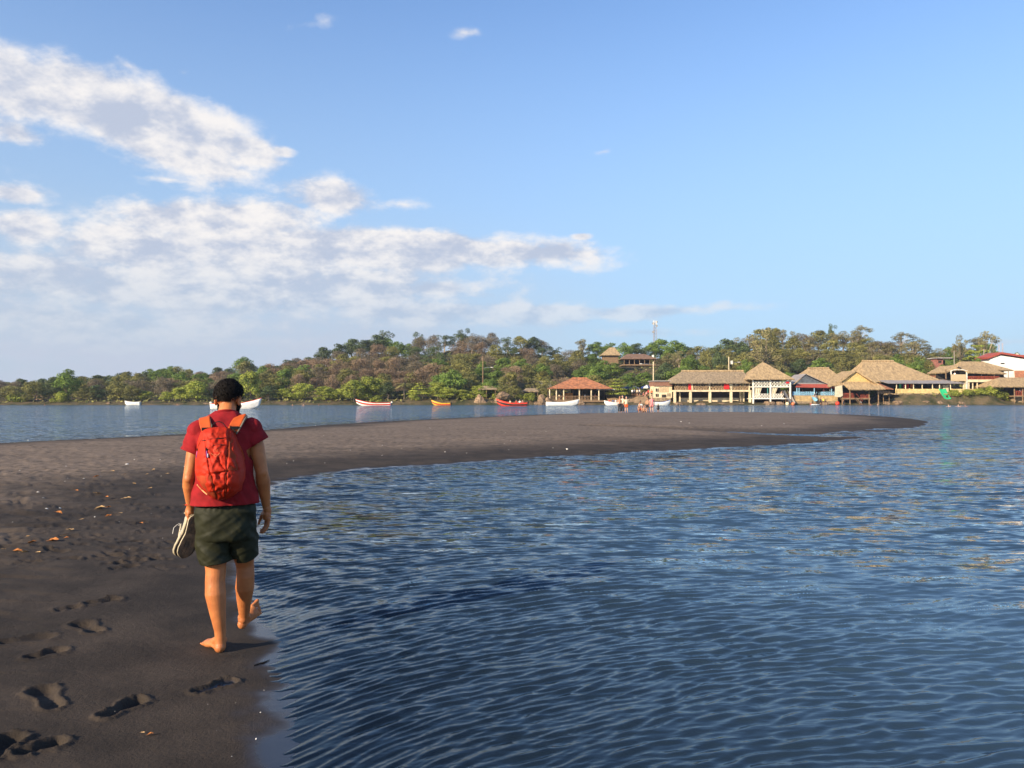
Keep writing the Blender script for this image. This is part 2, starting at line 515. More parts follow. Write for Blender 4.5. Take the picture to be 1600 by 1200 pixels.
# ---------------------------------------------------------------- water
def build_water():
    py = np.concatenate([np.arange(520, 40, -.55), np.arange(40, 7.0, -.33)])
    r = np.concatenate([np.linspace(.25, 2.3, 16), 1.65 * 768 / py, np.geomspace(190, 900, 12)])
    th, r = polar_axes(r, .12)
    R, T = np.meshgrid(r, th, indexing='ij')
    x, y = R * np.sin(T), R * np.cos(T)
    sd = shore_sd(x, y)
    bed, s = sand_height(x, y, sd)
    out = np.maximum(-s, 0)
    cell = np.maximum(R * R / (1.65 * 768) * .55, R * .0021)
    cell = np.where(R < 2.3, .05, cell)
    cell = np.where(np.abs(T) > math.radians(42.1), np.maximum(cell, R * .03), cell)
    # wave fronts bend towards the beach
    near_side = sstep(40, 12, y) * (x > -6)
    ny = np.array([p[1] for p in poly[3:18]]); nx = np.array([p[0] for p in poly[3:18]])
    off = np.maximum(x - np.interp(y, ny, nx), 0)
    bend = 1.1 * np.exp(-off / 1.3) * sstep(14, 8, y) * (x > -6)
    wx = x + (fbm(x * .7, y * .7, 41, 3) - .5) * .5
    wy = y + (fbm(x * .6, y * .6, 42, 3) - .5) * .45 + bend
    rg = np.random.RandomState(5)
    h = np.zeros_like(x)
    lam = np.concatenate([np.geomspace(.055, .145, 60), np.geomspace(.16, .75, 22), np.geomspace(.9, 5, 8)])
    for L in lam:
        a = math.radians(14 + rg.normal(0, 13 if L < .15 else 18))
        k = 2 * pi / L
        ph = rg.uniform(0, 2 * pi)
        amp = L * (.0066 if L < .15 else .0026 if L < .8 else .0009)
        if .15 < L < .8: amp = amp * (.50 + .65 * sstep(4, 11, y))
        sm = 1 - sstep(L * .17, L * .36, cell)
        # wave vector points up the picture, tilted so crests rise to the right
        c = k * (-sin(a) * wx + cos(a) * wy) + ph
        v = np.sin(c)
        v = 2 * ((v + 1) / 2) ** 1.7 - .8
        grp = .55 + .9 * vnoise(x / (L * 5) + rg.uniform(0, 99), y / (L * 5) + rg.uniform(0, 99), 50)
        h += amp * v * sm * grp
    calm = (.55 + .45 * sstep(0.0, .4, out)) * (1 - sstep(8, 20, R)) + sstep(8, 20, R)
    chan = seg_dist(x, y, channel, False)
    h *= calm
    h *= .60 + .68 * fbm(x * .22, y * .35, 63, 3)
    depth = np.clip(-bed, 0, 2)
    n0, n1 = R.shape
    idx = np.arange(n0 * n1).reshape(n0, n1)
    keep = (bed[:-1, :-1] < .03) | (bed[1:, 1:] < .03)
    q = np.stack([idx[:-1, :-1], idx[1:, :-1], idx[1:, 1:], idx[:-1, 1:]], -1)[keep]
    used = np.zeros(n0 * n1, bool); used[q.ravel()] = True
    remap = np.cumsum(used) - 1
    co = np.stack([x.ravel(), y.ravel(), h.ravel()], -1)[used]
    me = mesh_np('water', co, remap[q][:, ::-1])
    attr(me, 'depth', depth.ravel()[used])
    attr(me, 'fine', sstep(3.2, 11, R).ravel()[used])
    attr(me, 'calm', calm.ravel()[used])
    smooth(me)
    return me

FAR_CHOP = 1.55
def water_material():
    mt = bpy.data.materials.new('lagoon_water'); mt.use_nodes = True
    w = NT(mt.node_tree); nt = mt.node_tree
    nt.nodes.remove(nt.nodes['Principled BSDF'])
    out = nt.nodes['Material Output']
    geo = w.n('ShaderNodeNewGeometry'); pos = geo.outputs['Position']
    dep = w.n('ShaderNodeAttribute', attribute_name='depth').outputs['Fac']
    fine = w.n('ShaderNodeAttribute', attribute_name='fine').outputs['Fac']
    calm = w.n('ShaderNodeAttribute', attribute_name='calm').outputs['Fac']
    mp = w.n('ShaderNodeMapping'); mp.inputs['Scale'].default_value = (.55, 1.5, 1); mp.inputs['Rotation'].default_value = (0, 0, -.25)
    w.t.links.new(pos, mp.inputs[0]); v = mp.outputs[0]
    hs = w.m('MULTIPLY', w.noise(v, 14, 2, .5), .0035)
    b0 = w.n('ShaderNodeBump'); b0.inputs['Distance'].default_value = 1.0
    w.put(b0.inputs['Strength'], w.ramp(calm, .3, 1, .2, .9))
    w.put(b0.inputs['Height'], hs)
    # wavelets too small for the mesh: slopes added to the normal
    tilt = None
    for sc, k in ((7.5, 1.0), (2.4, .85), (.55, .26), (.09, .12)):
        nz = w.n('ShaderNodeTexNoise'); w.t.links.new(v, nz.inputs['Vector'])
        nz.inputs['Scale'].default_value = sc; nz.inputs['Detail'].default_value = 2
        c = w.vmath('SUBTRACT', nz.outputs['Color'], (.5, .5, .5))
        c = w.vmath('MULTIPLY', c, (k * .55, k, 0))
        tilt = c if tilt is None else w.vmath('ADD', tilt, c)
    sc_ = w.n('ShaderNodeVectorMath', operation='SCALE'); w.t.links.new(tilt, sc_.inputs[0]); w.put(sc_.inputs['Scale'], w.m('MULTIPLY', fine, FAR_CHOP))
    sky_lean = w.xyz(0.0, w.m('MULTIPLY', fine, -.065), 0.0)      # added lean of the normals towards -Y: reflections come from higher sky
    nb = w.vmath('ADD', w.vmath('ADD', b0.outputs[0], sky_lean), sc_.outputs[0])
    b = w.n('ShaderNodeVectorMath', operation='NORMALIZE'); w.t.links.new(nb, b.inputs[0])
    body = w.n('ShaderNodeBsdfDiffuse')
    patch = w.noise(pos, .11, 3, .5)
    w.put(body.inputs['Color'], w.mix(w.ramp(patch, .3, .7), WATER_BODY, tuple(c * 1.25 for c in WATER_BODY)))
    tr = w.n('ShaderNodeBsdfTransparent'); tr.inputs['Color'].default_value = (.78, .86, .92, 1)
    ms = w.n('ShaderNodeMixShader'); w.put(ms.inputs[0], w.ramp(dep, .0, .45, 0.08, .97, 'LINEAR'))
    w.t.links.new(tr.outputs[0], ms.inputs[1]); w.t.links.new(body.outputs[0], ms.inputs[2])
    gl = w.n('ShaderNodeBsdfGlossy'); gl.inputs['Roughness'].default_value = .05
    w.t.links.new(b.outputs[0], gl.inputs['Normal'])
    gl.inputs['Color'].default_value = (.90, .97, 1.0, 1)
    fr = w.n('ShaderNodeFresnel'); fr.inputs['IOR'].default_value = 1.333
    w.t.links.new(b.outputs[0], fr.inputs['Normal'])
    m2 = w.n('ShaderNodeMixShader'); w.t.links.new(fr.outputs[0], m2.inputs[0])
    w.t.links.new(ms.outputs[0], m2.inputs[1]); w.t.links.new(gl.outputs[0], m2.inputs[2])
    w.t.links.new(m2.outputs[0], out.inputs['Surface'])
    return mt
WATER_BODY = (.036, .066, .098)
link('water', build_water(), water_material(), kind='structure')

# ---------------------------------------------------------------- mesh builder
class MB:
    def __init__(s): s.v = []; s.f = []; s.t = []
    def add(s, vs, fs, tone=1.0):
        b = len(s.v); s.v.extend([tuple(v) for v in vs]); s.f.extend([tuple(i + b for i in f) for f in fs]); s.t.extend([tone] * len(fs))
        return s
    def box(s, x0, x1, y0, y1, z0, z1):
        vs = [(x0, y0, z0), (x1, y0, z0), (x1, y1, z0), (x0, y1, z0), (x0, y0, z1), (x1, y0, z1), (x1, y1, z1), (x0, y1, z1)]
        return s.add(vs, [(0, 3, 2, 1), (4, 5, 6, 7), (0, 1, 5, 4), (1, 2, 6, 5), (2, 3, 7, 6), (3, 0, 4, 7)])
    def bar(s, p, q, r, r2=None, seg=6):
        return s.tube([p, q], [r, r if r2 is None else r2], seg)
    def tube(s, pts, rad, seg=8, cap=True, tone=1.0, flat=1.0, side=None):
        P = [Vector(p) for p in pts]
        if not hasattr(rad, '__len__'): rad = [rad] * len(P)
        vs = []; n = len(P)
        up = None
        for i, p in enumerate(P):
            d = (P[min(i + 1, n - 1)] - P[max(i - 1, 0)])
            d = d.normalized() if d.length > 1e-9 else Vector((0, 0, 1))
            if side is not None: a = Vector(side); a = (a - d * a.dot(d)).normalized()
            else:
                ref = up if up is not None else (Vector((0, 0, 1)) if abs(d.z) < .9 else Vector((1, 0, 0)))
                a = (ref - d * ref.dot(d)).normalized()
            up = a
            b = d.cross(a)
            for k in range(seg):
                t = 2 * pi * k / seg
                vs.append(p + a * cos(t) * rad[i] + b * sin(t) * rad[i] * flat)
        fs = []
        for i in range(n - 1):
            for k in range(seg):
                k2 = (k + 1) % seg
                fs.append((i * seg + k, i * seg + k2, (i + 1) * seg + k2, (i + 1) * seg + k))
        if cap:
            fs.append(tuple(range(seg))[::-1]); fs.append(tuple(range((n - 1) * seg, n * seg)))
        return s.add(vs, fs, tone)
    def ell(s, c, r, rot=None, nu=12, nv=8):
        c = Vector(c); vs = [(0, 0, -1)]
        for i in range(1, nv):
            ph = -pi / 2 + pi * i / nv
            for k in range(nu):
                t = 2 * pi * k / nu
                vs.append((cos(ph) * cos(t), cos(ph) * sin(t), sin(ph)))
        vs.append((0, 0, 1))
        out = []
        for v in vs:
            v = Vector((v[0] * r[0], v[1] * r[1], v[2] * r[2]))
            if rot is not None: v = rot @ v
            out.append(c + v)
        fs = []
        for k in range(nu): fs.append((0, 1 + (k + 1) % nu, 1 + k))
        for i in range(nv - 2):
            for k in range(nu):
                a = 1 + i * nu; b = a + nu; k2 = (k + 1) % nu
                fs.append((a + k, a + k2, b + k2, b + k))
        top = len(vs) - 1; a = 1 + (nv - 2) * nu
        for k in range(nu): fs.append((a + k, a + (k + 1) % nu, top))
        return s.add(out, fs)
    def grid(s, fn, nu, nv, tone=1.0):
        vs = [fn(i / nu, j / nv) for j in range(nv + 1) for i in range(nu + 1)]
        fs = [(j * (nu + 1) + i, j * (nu + 1) + i + 1, (j + 1) * (nu + 1) + i + 1, (j + 1) * (nu + 1) + i) for j in range(nv) for i in range(nu)]
        return s.add(vs, fs, tone)
    def mesh(s, name, origin=(0, 0, 0), sm=False, tone=False):
        me = bpy.data.meshes.new(name)
        o = Vector(origin)
        me.from_pydata([tuple(Vector(v) - o) for v in s.v], [], s.f)
        if sm: smooth(me)
        if tone: attr(me, 'tone', s.t, 'FACE')
        me.update()
        return me
    def build(s, name, mat, parent=None, origin=None, sm=False, tone=False, **props):
        if origin is None: origin = parent_origin(parent) if parent is not None else (0, 0, 0)
        return link(name, s.mesh(name, origin, sm, tone), mat, parent, **props)

def parent_origin(p):
    v = Vector((0, 0, 0))
    while p is not None:
        v += p.location; p = p.parent
    return v

# ---------------------------------------------------------------- far shore terrain
def prof(pts, px):
    return np.interp(px, [p[0] for p in pts], [p[1] for p in pts])

R2 = [(-600, 600), (-200, 600), (0, 597), (60, 592), (100, 592), (200, 586), (300, 584), (400, 584), (430, 572), (520, 565), (600, 572), (640, 568), (700, 560), (760, 574),
      (800, 560), (860, 578), (900, 582), (960, 580), (1010, 578), (1040, 570), (1100, 572), (1160, 574), (1200, 578), (1240, 574), (1300, 568), (1340, 572),
      (1400, 556), (1500, 572), (1600, 580), (2300, 585)]
R3 = [(-600, 598), (-200, 596), (0, 594), (60, 590), (100, 586), (150, 584), (200, 580), (260, 570), (330, 577), (400, 567), (450, 566), (500, 558), (550, 550), (620, 548), (700, 548), (760, 548),
      (800, 550), (860, 552), (900, 560), (950, 560), (1000, 562), (1060, 548), (1100, 554), (1160, 546), (1200, 537), (1260, 541), (1320, 541), (1380, 546),
      (1440, 556), (1500, 558), (1560, 566), (2300, 575)]
R4 = [(-600, 600), (-200, 596), (0, 596), (60, 594), (110, 590), (150, 586), (200, 582), (260, 566), (300, 576), (340, 575), (380, 556), (450, 560), (500, 541), (560, 526), (600, 519), (640, 530), (700, 515), (760, 518),
      (830, 521), (880, 536), (910, 528), (950, 529), (1000, 533), (1050, 524), (1100, 540), (1120, 532), (1160, 520), (1200, 506), (1250, 517), (1300, 514), (1340, 515),
      (1380, 520), (1430, 518), (1460, 540), (1500, 532), (1530, 522), (1560, 548), (1600, 556), (2300, 565)]
ROWS = [(183.0, None, None), (185.0, None, .25), (187.5, None, .7), (205, None, 1.2), (218, R2, 6.0), (248, R3, 7.0), (290, R4, 8.0), (330, R4, 10), (420, None, 3), (700, None, 2), (3500, None, 1)]

def terrain_z(x, y):
    x = np.asarray(x, float); y = np.asarray(y, float)
    px = 800 + 1200 * x / np.maximum(y, 1)
    levels = []
    for D, p, h in ROWS:
        if p is None:
            z = np.full(px.shape, -.9 if h is None else float(h))
            if D in (187.5,):
                z = z + 1.7 * sstep(1385, 1410, px) * (1 - sstep(1540, 1580, px)) + .5 * sstep(600, 640, px) * (1 - sstep(820, 850, px))
            if D == 205:
                z = z + 2.4 * sstep(1385, 1450, px) + 1.0 * (1 - sstep(700, 850, px)) * sstep(350, 500, px) + .6
        else:
            z = np.maximum(EYE + (622 - prof(p, px)) / 1200 * D - h, 1.0)
        levels.append(z)
    Ds = [r[0] for r in ROWS]
    z = levels[-1].copy()
    for i in range(len(Ds) - 1):
        m = (y >= Ds[i]) & (y < Ds[i + 1])
        t = (y - Ds[i]) / (Ds[i + 1] - Ds[i])
        z = np.where(m, levels[i] * (1 - t) + levels[i + 1] * t, z)
    z = np.where(y < Ds[0], -1.2, z)
    return z

def tz(x, y): return float(terrain_z(np.array([x]), np.array([y]))[0])

def build_terrain():
    ys = np.concatenate([[180, 182.5, 183.5, 184.3, 185, 185.8, 186.6, 187.5, 189, 191, 194, 198, 202], np.arange(206, 340, 4), [350, 380, 420, 520, 700, 1200, 2200, 3400]])
    xs = np.concatenate([np.linspace(-2500, -330, 16, endpoint=False), np.arange(-330, 330, 2.0), np.linspace(330, 2500, 17)])
    Xg, Yg = np.meshgrid(xs, ys)
    z = terrain_z(Xg, Yg)
    z = z + (fbm(Xg * .5, Yg * .9, 71, 3) - .5) * 1.0 * sstep(184.5, 190, Yg) + (fbm(Xg * .08, Yg * .08, 72, 3) - .5) * 2 * sstep(200, 240, Yg)
    Yg = Yg + (fbm(Xg * .12, Yg * 0, 73, 3) - .5) * 3.0 * (1 - sstep(186, 195, Yg))
    n0, n1 = Xg.shape
    idx = np.arange(n0 * n1).reshape(n0, n1)
    q = np.stack([idx[:-1, :-1], idx[:-1, 1:], idx[1:, 1:], idx[1:, :-1]], -1).reshape(-1, 4)
    me = mesh_np('far_shore', np.stack([Xg.ravel(), Yg.ravel(), z.ravel()], -1), q)
    smooth(me)
    return me
link('hill', build_terrain(), pm('dry_undergrowth', (.105, .078, .045), .95, .5, .35, .25, 2.0, .1, col2=(.035, .042, .018)), kind='structure')

# ---------------------------------------------------------------- vegetation
def fol(name, col, col2, trans=.22):
    return pm(name, col, .75, .3, .35, spec=.25, rand=.16, trans=trans, tone=True, col2=col2)
F_MANG = fol('mangrove_leaves', (.270, .290, .045), (.165, .200, .034))
F_GREEN = fol('broad_leaves', (.140, .200, .036), (.085, .135, .028))
F_DARK = fol('dark_leaves', (.082, .110, .040), (.055, .080, .032))
F_OLIVE = fol('olive_leaves', (.205, .190, .055), (.135, .138, .045))
F_DRY = fol('dry_twigs', (.205, .140, .085), (.150, .110, .070), .12)
F_GREY = fol('grey_twigs', (.165, .130, .085), (.120, .105, .064), .12)
F_YEL = fol('yellow_leaves', (.30, .26, .035), (.20, .19, .03))
F_EUC = fol('airy_leaves', (.220, .185, .080), (.140, .138, .058))
BARK = pm('grey_bark', (.16, .13, .10), .9, .4, 2.0, rand=.25)
BARK_PALE = pm('pale_bark', (.34, .27, .19), .9, .3, 2.0, rand=.2)

def leaf_quads(rg, cen, nor, size, aspect=1.0):
    """oriented quads, one per centre"""
    n = len(cen)
    nor = nor / (np.linalg.norm(nor, axis=1, keepdims=True) + 1e-9)
    t = rg.normal(size=(n, 3)); t -= nor * (t * nor).sum(1, keepdims=True)
    t /= np.linalg.norm(t, axis=1, keepdims=True) + 1e-9
    b = np.cross(nor, t)
    s = size[:, None]
    a = aspect
    co = np.stack([cen - t * s, cen - b * s * a * .6 + t * s * .1, cen + t * s, cen + b * s * a * .6 - t * s * .05], 1)
    return co.reshape(-1, 3)

def make_crown(name, seed, clumps, leaf, n, aspect=1.0, jitter=.42, top_bias=.3):
    """clumps: list of (centre, radius, squash); leaves sit around each clump's shell"""
    rg = np.random.RandomState(seed)
    w = np.array([c[1] ** 2 for c in clumps]); w = w / w.sum()
    co, tone = [], []
    for (c, r, sq), f in zip(clumps, w):
        k = max(6, int(n * f))
        d = rg.normal(size=(k, 3)); d[:, 2] += top_bias; d /= np.linalg.norm(d, axis=1, keepdims=True)
        rad = r * (1 - .45 * rg.rand(k) ** 2.2) * (1 + .18 * np.sin(d[:, 0] * 5 + c[0]) * np.cos(d[:, 1] * 4 + c[2]))
        p = np.array(c) + d * rad[:, None] * np.array([1, 1, sq])
        nn = d + rg.normal(size=(k, 3)) * jitter
        co.append(leaf_quads(rg, p, nn, leaf * rg.uniform(.6, 1.25, k), aspect))
        tone.append(np.clip(rg.normal(1.12, .17) + rg.normal(0, .06, k), .55, 1.6))
    co = np.concatenate(co); tone = np.concatenate(tone)
    me = mesh_np(name, co, np.arange(len(co)).reshape(-1, 4))
    attr(me, 'tone', tone, 'FACE')
    return me

def trunk_mesh(name, seed, H, r0, tips, lean=.1, fork=.3, seg=6):
    rr = random.Random(seed); m = MB()
    top = Vector((rr.uniform(-lean, lean) * H, rr.uniform(-lean, lean) * H, H * fork))
    mid = Vector((top.x * .4 + rr.uniform(-.1, .1), top.y * .4, H * fork * .5))
    m.tube([(0, 0, -1.0), mid, top], [r0 * 1.25, r0, r0 * .8], seg)
    for t in tips:
        t = Vector(t)
        a = top.lerp(t, .45) + Vector((rr.uniform(-.2, .2), rr.uniform(-.2, .2), -(t.z - top.z) * .08))
        m.tube([top - Vector((0, 0, r0)), a, t], [r0 * .55, r0 * .32, r0 * .1], 5)
    return m.mesh(name)

def dome(seed, R, z0, z1, n, rmin, rmax, sq=.8, core=True):
    """clump centres filling a rounded crown"""
    rr = random.Random(seed); out = []
    H = z1 - z0
    for i in range(n):
        f = rr.random()
        zz = z0 + H * (f ** .8)
        prof_r = R * math.sqrt(max(0.03, 1 - ((zz - z0) / H) ** 2.2)) * (.55 + .45 * min(1, (zz - z0) / (H * .25)))
        a = rr.uniform(0, 2 * pi); q = prof_r * math.sqrt(rr.uniform(.25, 1.0))
        out.append(((cos(a) * q * .88, sin(a) * q * .88, zz - rmin * .4), rr.uniform(rmin, rmax), sq))
    if core: out.append(((0, 0, z0 + H * .42), R * .62, .75 * H / R * .8))
    return out

PROTO = {}
def proto(kind, i):
    key = (kind, i)
    if key in PROTO: return PROTO[key]
    sd = hash(kind_id[kind] * 100 + i) & 0xffff
    rr = random.Random(sd)
    if kind == 'mangrove':       # 1 unit of crown radius ~ 3.6 m, height 6.5 m
        cl = dome(sd, 3.5, .9, 6.3, 26, .8, 1.35, .72)
        cr = make_crown('crown', sd, cl, .21, 3600); tr = trunk_mesh('trunk', sd, 6.5, .16, [c[0] for c in cl[:7]], .08, .22); m = (F_MANG, BARK)
    elif kind == 'green':
        cl = dome(sd, 3.6, 1.8, 8.0, 26, .9, 1.5, .8)
        cr = make_crown('crown', sd, cl, .22, 3600); tr = trunk_mesh('trunk', sd, 8, .22, [c[0] for c in cl[:7]]); m = (F_GREEN, BARK)
    elif kind == 'dark':
        cl = dome(sd, 3.7, 2.0, 8.2, 22, .9, 1.5, .8)
        cr = make_crown('crown', sd, cl, .23, 3200); tr = trunk_mesh('trunk', sd, 8, .22, [c[0] for c in cl[:7]]); m = (F_DARK, BARK)
    elif kind == 'olive':
        cl = dome(sd, 3.7, 1.6, 7.6, 26, .8, 1.35, .75)
        cr = make_crown('crown', sd, cl, .20, 3200, 1, .5); tr = trunk_mesh('trunk', sd, 7.6, .2, [c[0] for c in cl[:8]]); m = (F_OLIVE, BARK)
    elif kind == 'dry':
        cl = dome(sd, 3.6, 1.2, 6.8, 26, .9, 1.5, .8, True)
        cr = make_crown('crown', sd, cl, .34, 3000, .26, .7); tr = trunk_mesh('trunk', sd, 6.8, .17, [c[0] for c in cl[:14]], .08, .3); m = (F_DRY, BARK)
    elif kind == 'grey':
        cl = dome(sd, 3.5, 1.6, 7.4, 24, .9, 1.5, .8, True)
        cr = make_crown('crown', sd, cl, .32, 2700, .28, .7); tr = trunk_mesh('trunk', sd, 7.4, .17, [c[0] for c in cl[:14]], .08, .3); m = (F_GREY, BARK_PALE)
    elif kind == 'airy':         # tall, open, small clumps at limb ends
        cl = []
        for k in range(30):
            a = rr.uniform(0, 2 * pi); q = rr.uniform(.3, 3.1); z = rr.uniform(3.4, 9.9) - q * .45
            cl.append(((cos(a) * q, sin(a) * q, z), rr.uniform(.55, 1.1), .85))
        cl.append(((0, 0, 9.6), 1.2, .8))
        cr = make_crown('crown', sd, cl, .20, 2700, .8, .6); tr = trunk_mesh('trunk', sd, 10, .21, [c[0] for c in cl], .05, .38); m = (F_EUC, BARK_PALE)
    elif kind == 'airygreen':
        cl = []
        for k in range(22):
            a = rr.uniform(0, 2 * pi); q = rr.uniform(.3, 3.3); z = rr.uniform(3.4, 9.6) - q * .4
            cl.append(((cos(a) * q, sin(a) * q, z), rr.uniform(.75, 1.3), .8))
        cr = make_crown('crown', sd, cl, .20, 2800, .8, .6); tr = trunk_mesh('trunk', sd, 9.6, .2, [c[0] for c in cl[:14]], .05, .36); m = (F_DARK, BARK_PALE)
    elif kind == 'yellow':
        cl = dome(sd, 2.4, .8, 4.2, 14, .6, 1.0, .8)
        cr = make_crown('crown', sd, cl, .2, 1500); tr = trunk_mesh('trunk', sd, 4, .12, [c[0] for c in cl[:5]]); m = (F_YEL, BARK)
    elif kind == 'layered':      # almond tree: flat storeys of leaves
        cl = []
        for lv in range(5):
            z = 2.2 + lv * 1.05; Rr = 3.2 - lv * .55
            for k in range(9 - lv):
                a = 2 * pi * k / (9 - lv) + lv + rr.uniform(-.2, .2)
                cl.append(((cos(a) * Rr * .72, sin(a) * Rr * .72, z + rr.uniform(-.15, .15)), Rr * .42, .30))
        cr = make_crown('crown', sd, cl, .24, 2600, 1, .5, .6); tr = trunk_mesh('trunk', sd, 7, .16, [c[0] for c in cl[::3]] + [(0, 0, 6.4)], .03, .3); m = (F_MANG, BARK)
    elif kind == 'bush':
        cl = dome(sd, 2.2, .0, 2.6, 14, .6, 1.0, .8)
        cr = make_crown('crown', sd, cl, .18, 1500); tr = trunk_mesh('trunk', sd, 2.4, .08, [c[0] for c in cl[:6]]); m = (F_MANG, BARK)
    elif kind == 'palm':
        mb = MB(); rg = random.Random(sd)
        for k in range(17):
            a = 2 * pi * k / 17 + rg.uniform(-.15, .15); el = rg.uniform(-.25, 1.0); L = rg.uniform(2.2, 2.9)
            pts = []
            for t in np.linspace(0, 1, 9):
                rr_ = L * t; zz = 4.4 + L * (math.sin(el) * t - .75 * t * t)
                pts.append(Vector((cos(a) * rr_ * cos(el * .6), sin(a) * rr_ * cos(el * .6), zz)))
            sd_ = Vector((-sin(a), cos(a), 0))
            for i in range(8):
                for sg in (-1, 1):
                    wd = .62 * math.sin(pi * (i + 1.2) / 10)
                    for u in (0, .5):
                        p = pts[i].lerp(pts[i + 1], u); q = pts[i].lerp(pts[i + 1], u + .38)
                        tip = q + sd_ * sg * wd + Vector((0, 0, -.35 * wd)) + (pts[i + 1] - pts[i]) * .6
                        mb.add([p, q, tip], [(0, 1, 2)], rg.uniform(.7, 1.4))
        cr = mb.mesh('crown', tone=True)
        t = MB(); t.tube([(0, 0, -1), (.1, 0, 2), (0, 0, 4.4)], [.2, .15, .12], 7); tr = t.mesh('trunk'); m = (F_OLIVE, BARK)
    cr.materials.append(m[0]); tr.materials.append(m[1])
    PROTO[key] = (cr, tr); return PROTO[key]
kind_id = dict(mangrove=1, green=2, dark=3, olive=4, dry=5, grey=6, airy=7, airygreen=8, yellow=9, layered=10, bush=11, palm=12)
HT = dict(mangrove=7.0, green=8.9, dark=9.0, olive=8.3, dry=7.6, grey=8.2, airy=10.6, airygreen=10.2, yellow=4.8, layered=6.9, bush=3.1, palm=5.4)
RAD = dict(mangrove=4.2, green=4.3, dark=4.4, olive=4.3, dry=4.3, grey=4.2, airy=3.6, airygreen=3.9, yellow=2.9, layered=3.2, bush=2.8, palm=2.6)
LAB = dict(mangrove=('mangrove_tree', 'bright green mangrove tree'), green=('broadleaf_tree', 'leafy mid-green tree'), dark=('dark_tree', 'dense dark green tree'),
           olive=('olive_green_tree', 'dusty olive green tree'), dry=('dry_tree', 'dry reddish brown leafless tree'), grey=('bare_tree', 'grey twiggy half-bare tree'),
           airy=('tall_tree', 'tall open tree with pale limbs'), airygreen=('tall_dark_tree', 'tall dark tree with pale trunk'), yellow=('yellow_shrub', 'yellow flowering shrub'),
           layered=('almond_tree', 'layered almond tree'), bush=('bush', 'low green bush'), palm=('palm_tree', 'young coconut palm'))

def tree(kind, px, D, top, width=None, label=None, group=None, var=None):
    """a tree whose crown reaches the height seen at `top`; D metres from the water's near side"""
    x = X(px, D); z0 = tz(x, D)
    H = max(Z(top, D) - z0, 1.6)
    sz = H / HT[kind]
    sw = sz if width is None else (width / 1200 * D / 2) / RAD[kind]
    if width is None: sw = min(max(sz, .75), 1.3)
    i = rnd.randrange(3) if var is None else var
    cr, tr = proto(kind, i)
    nm, lb = LAB[kind]
    t = thing(nm, label or lb, 'shrub' if kind in ('bush', 'yellow') else 'tree', (x, D, z0), rnd.uniform(0, 6.28), group)
    t.scale = (sw, sw, sz)
    link('crown', cr, None, t); link('trunk', tr, None, t)
    return t

SHORE = [  # px, top, width, kind, label
    (12, 601, 60, 'olive', None), (52, 594, 50, 'olive', None), (30, 612, 50, 'bush', None), (84, 592, 44, 'dark', None),
    (108, 575, 54, 'green', 'rounded green tree standing tall above the low left shore'), (135, 604, 46, 'olive', None), (96, 612, 40, 'bush', None),
    (152, 600, 40, 'dark', None), (186, 596, 58, 'olive', 'spreading olive tree just left of the small white moored boat'), (206, 600, 44, 'olive', None), (228, 610, 34, 'mangrove', None),
    (262, 611, 36, 'mangrove', None), (282, 604, 42, 'mangrove', None), (306, 592, 56, 'mangrove', 'rounded bright mangrove seen just left of the walking man'), (336, 606, 34, 'dark', None),
    (362, 600, 42, 'mangrove', None), (391, 578, 58, 'mangrove', "tallest bright mangrove seen just right of the man's head"), (420, 602, 42, 'dark', None), (444, 606, 46, 'mangrove', None),
    (474, 597, 54, 'mangrove', None), (508, 601, 50, 'mangrove', None), (530, 606, 40, 'mangrove', None), (552, 592, 54, 'mangrove', None),
    (581, 584, 58, 'mangrove', 'large bright mangrove above the white boat with the red bow'), (606, 596, 40, 'dark', None), (589, 619, 28, 'bush', None),
    (655, 598, 36, 'layered', 'pale layered almond tree beside the palm on the shore'), (632, 596, 34, 'palm', 'yellowish young palm on the shore left of the almond tree'), (626, 610, 36, 'dark', None),
    (684, 596, 52, 'mangrove', None), (707, 576, 62, 'green', 'big rounded green tree above the yellow and red boat'), (700, 604, 50, 'mangrove', None), (722, 608, 42, 'mangrove', None),
    (748, 600, 40, 'mangrove', None), (786, 600, 46, 'olive', None), (803, 601, 34, 'olive', None), (768, 592, 44, 'green', None), (812, 616, 28, 'bush', None), (828, 613, 34, 'bush', None), (846, 617, 30, 'bush', None), (776, 622, 26, 'bush', None),
    (648, 620, 26, 'bush', None), (730, 620, 30, 'bush', None),
    (964, 590, 34, 'layered', 'layered yellow-green tree right of the tile-roofed pavilion'), (986, 596, 30, 'green', None)]
SH = []
for px, top, wd, kind, lab in SHORE:
    D = 190 + rnd.uniform(-1.5, 2.5) + (2 if kind in ('dark', 'green') else 0) - (1.5 if kind == 'bush' else 0)
    side = 'on the open shore left of the walking man' if px < 330 else 'on the waterline right of the walking man' if px < 620 else 'on the rocky shore left of the pavilion' if px < 860 else 'behind the tile-roofed pavilion'
    lb = lab or (LAB[kind][1] + ' ' + side)
    t = tree(kind, px, D, top, wd, lb, None if lab else lb.replace(' tree ', ' trees ').replace(' bush ', ' bushes '))
    if not lab: SH.append((t, kind, side, px))
BK = 'big widest|second widest, left of the big|rightmost|second leftmost|leftmost smallest'.split('|')
for bk, (px, top, wd) in zip(BK, [(1548, 601, 46), (1530, 606, 40), (1566, 610, 40), (1512, 614, 34), (1492, 619, 26)]):
    tree('bush', px, 187.6 + rnd.uniform(-.3, 1), top, wd, bk + ' green bush on the bank below the balcony restaurant', 'bushes on the bank below the balcony restaurant')

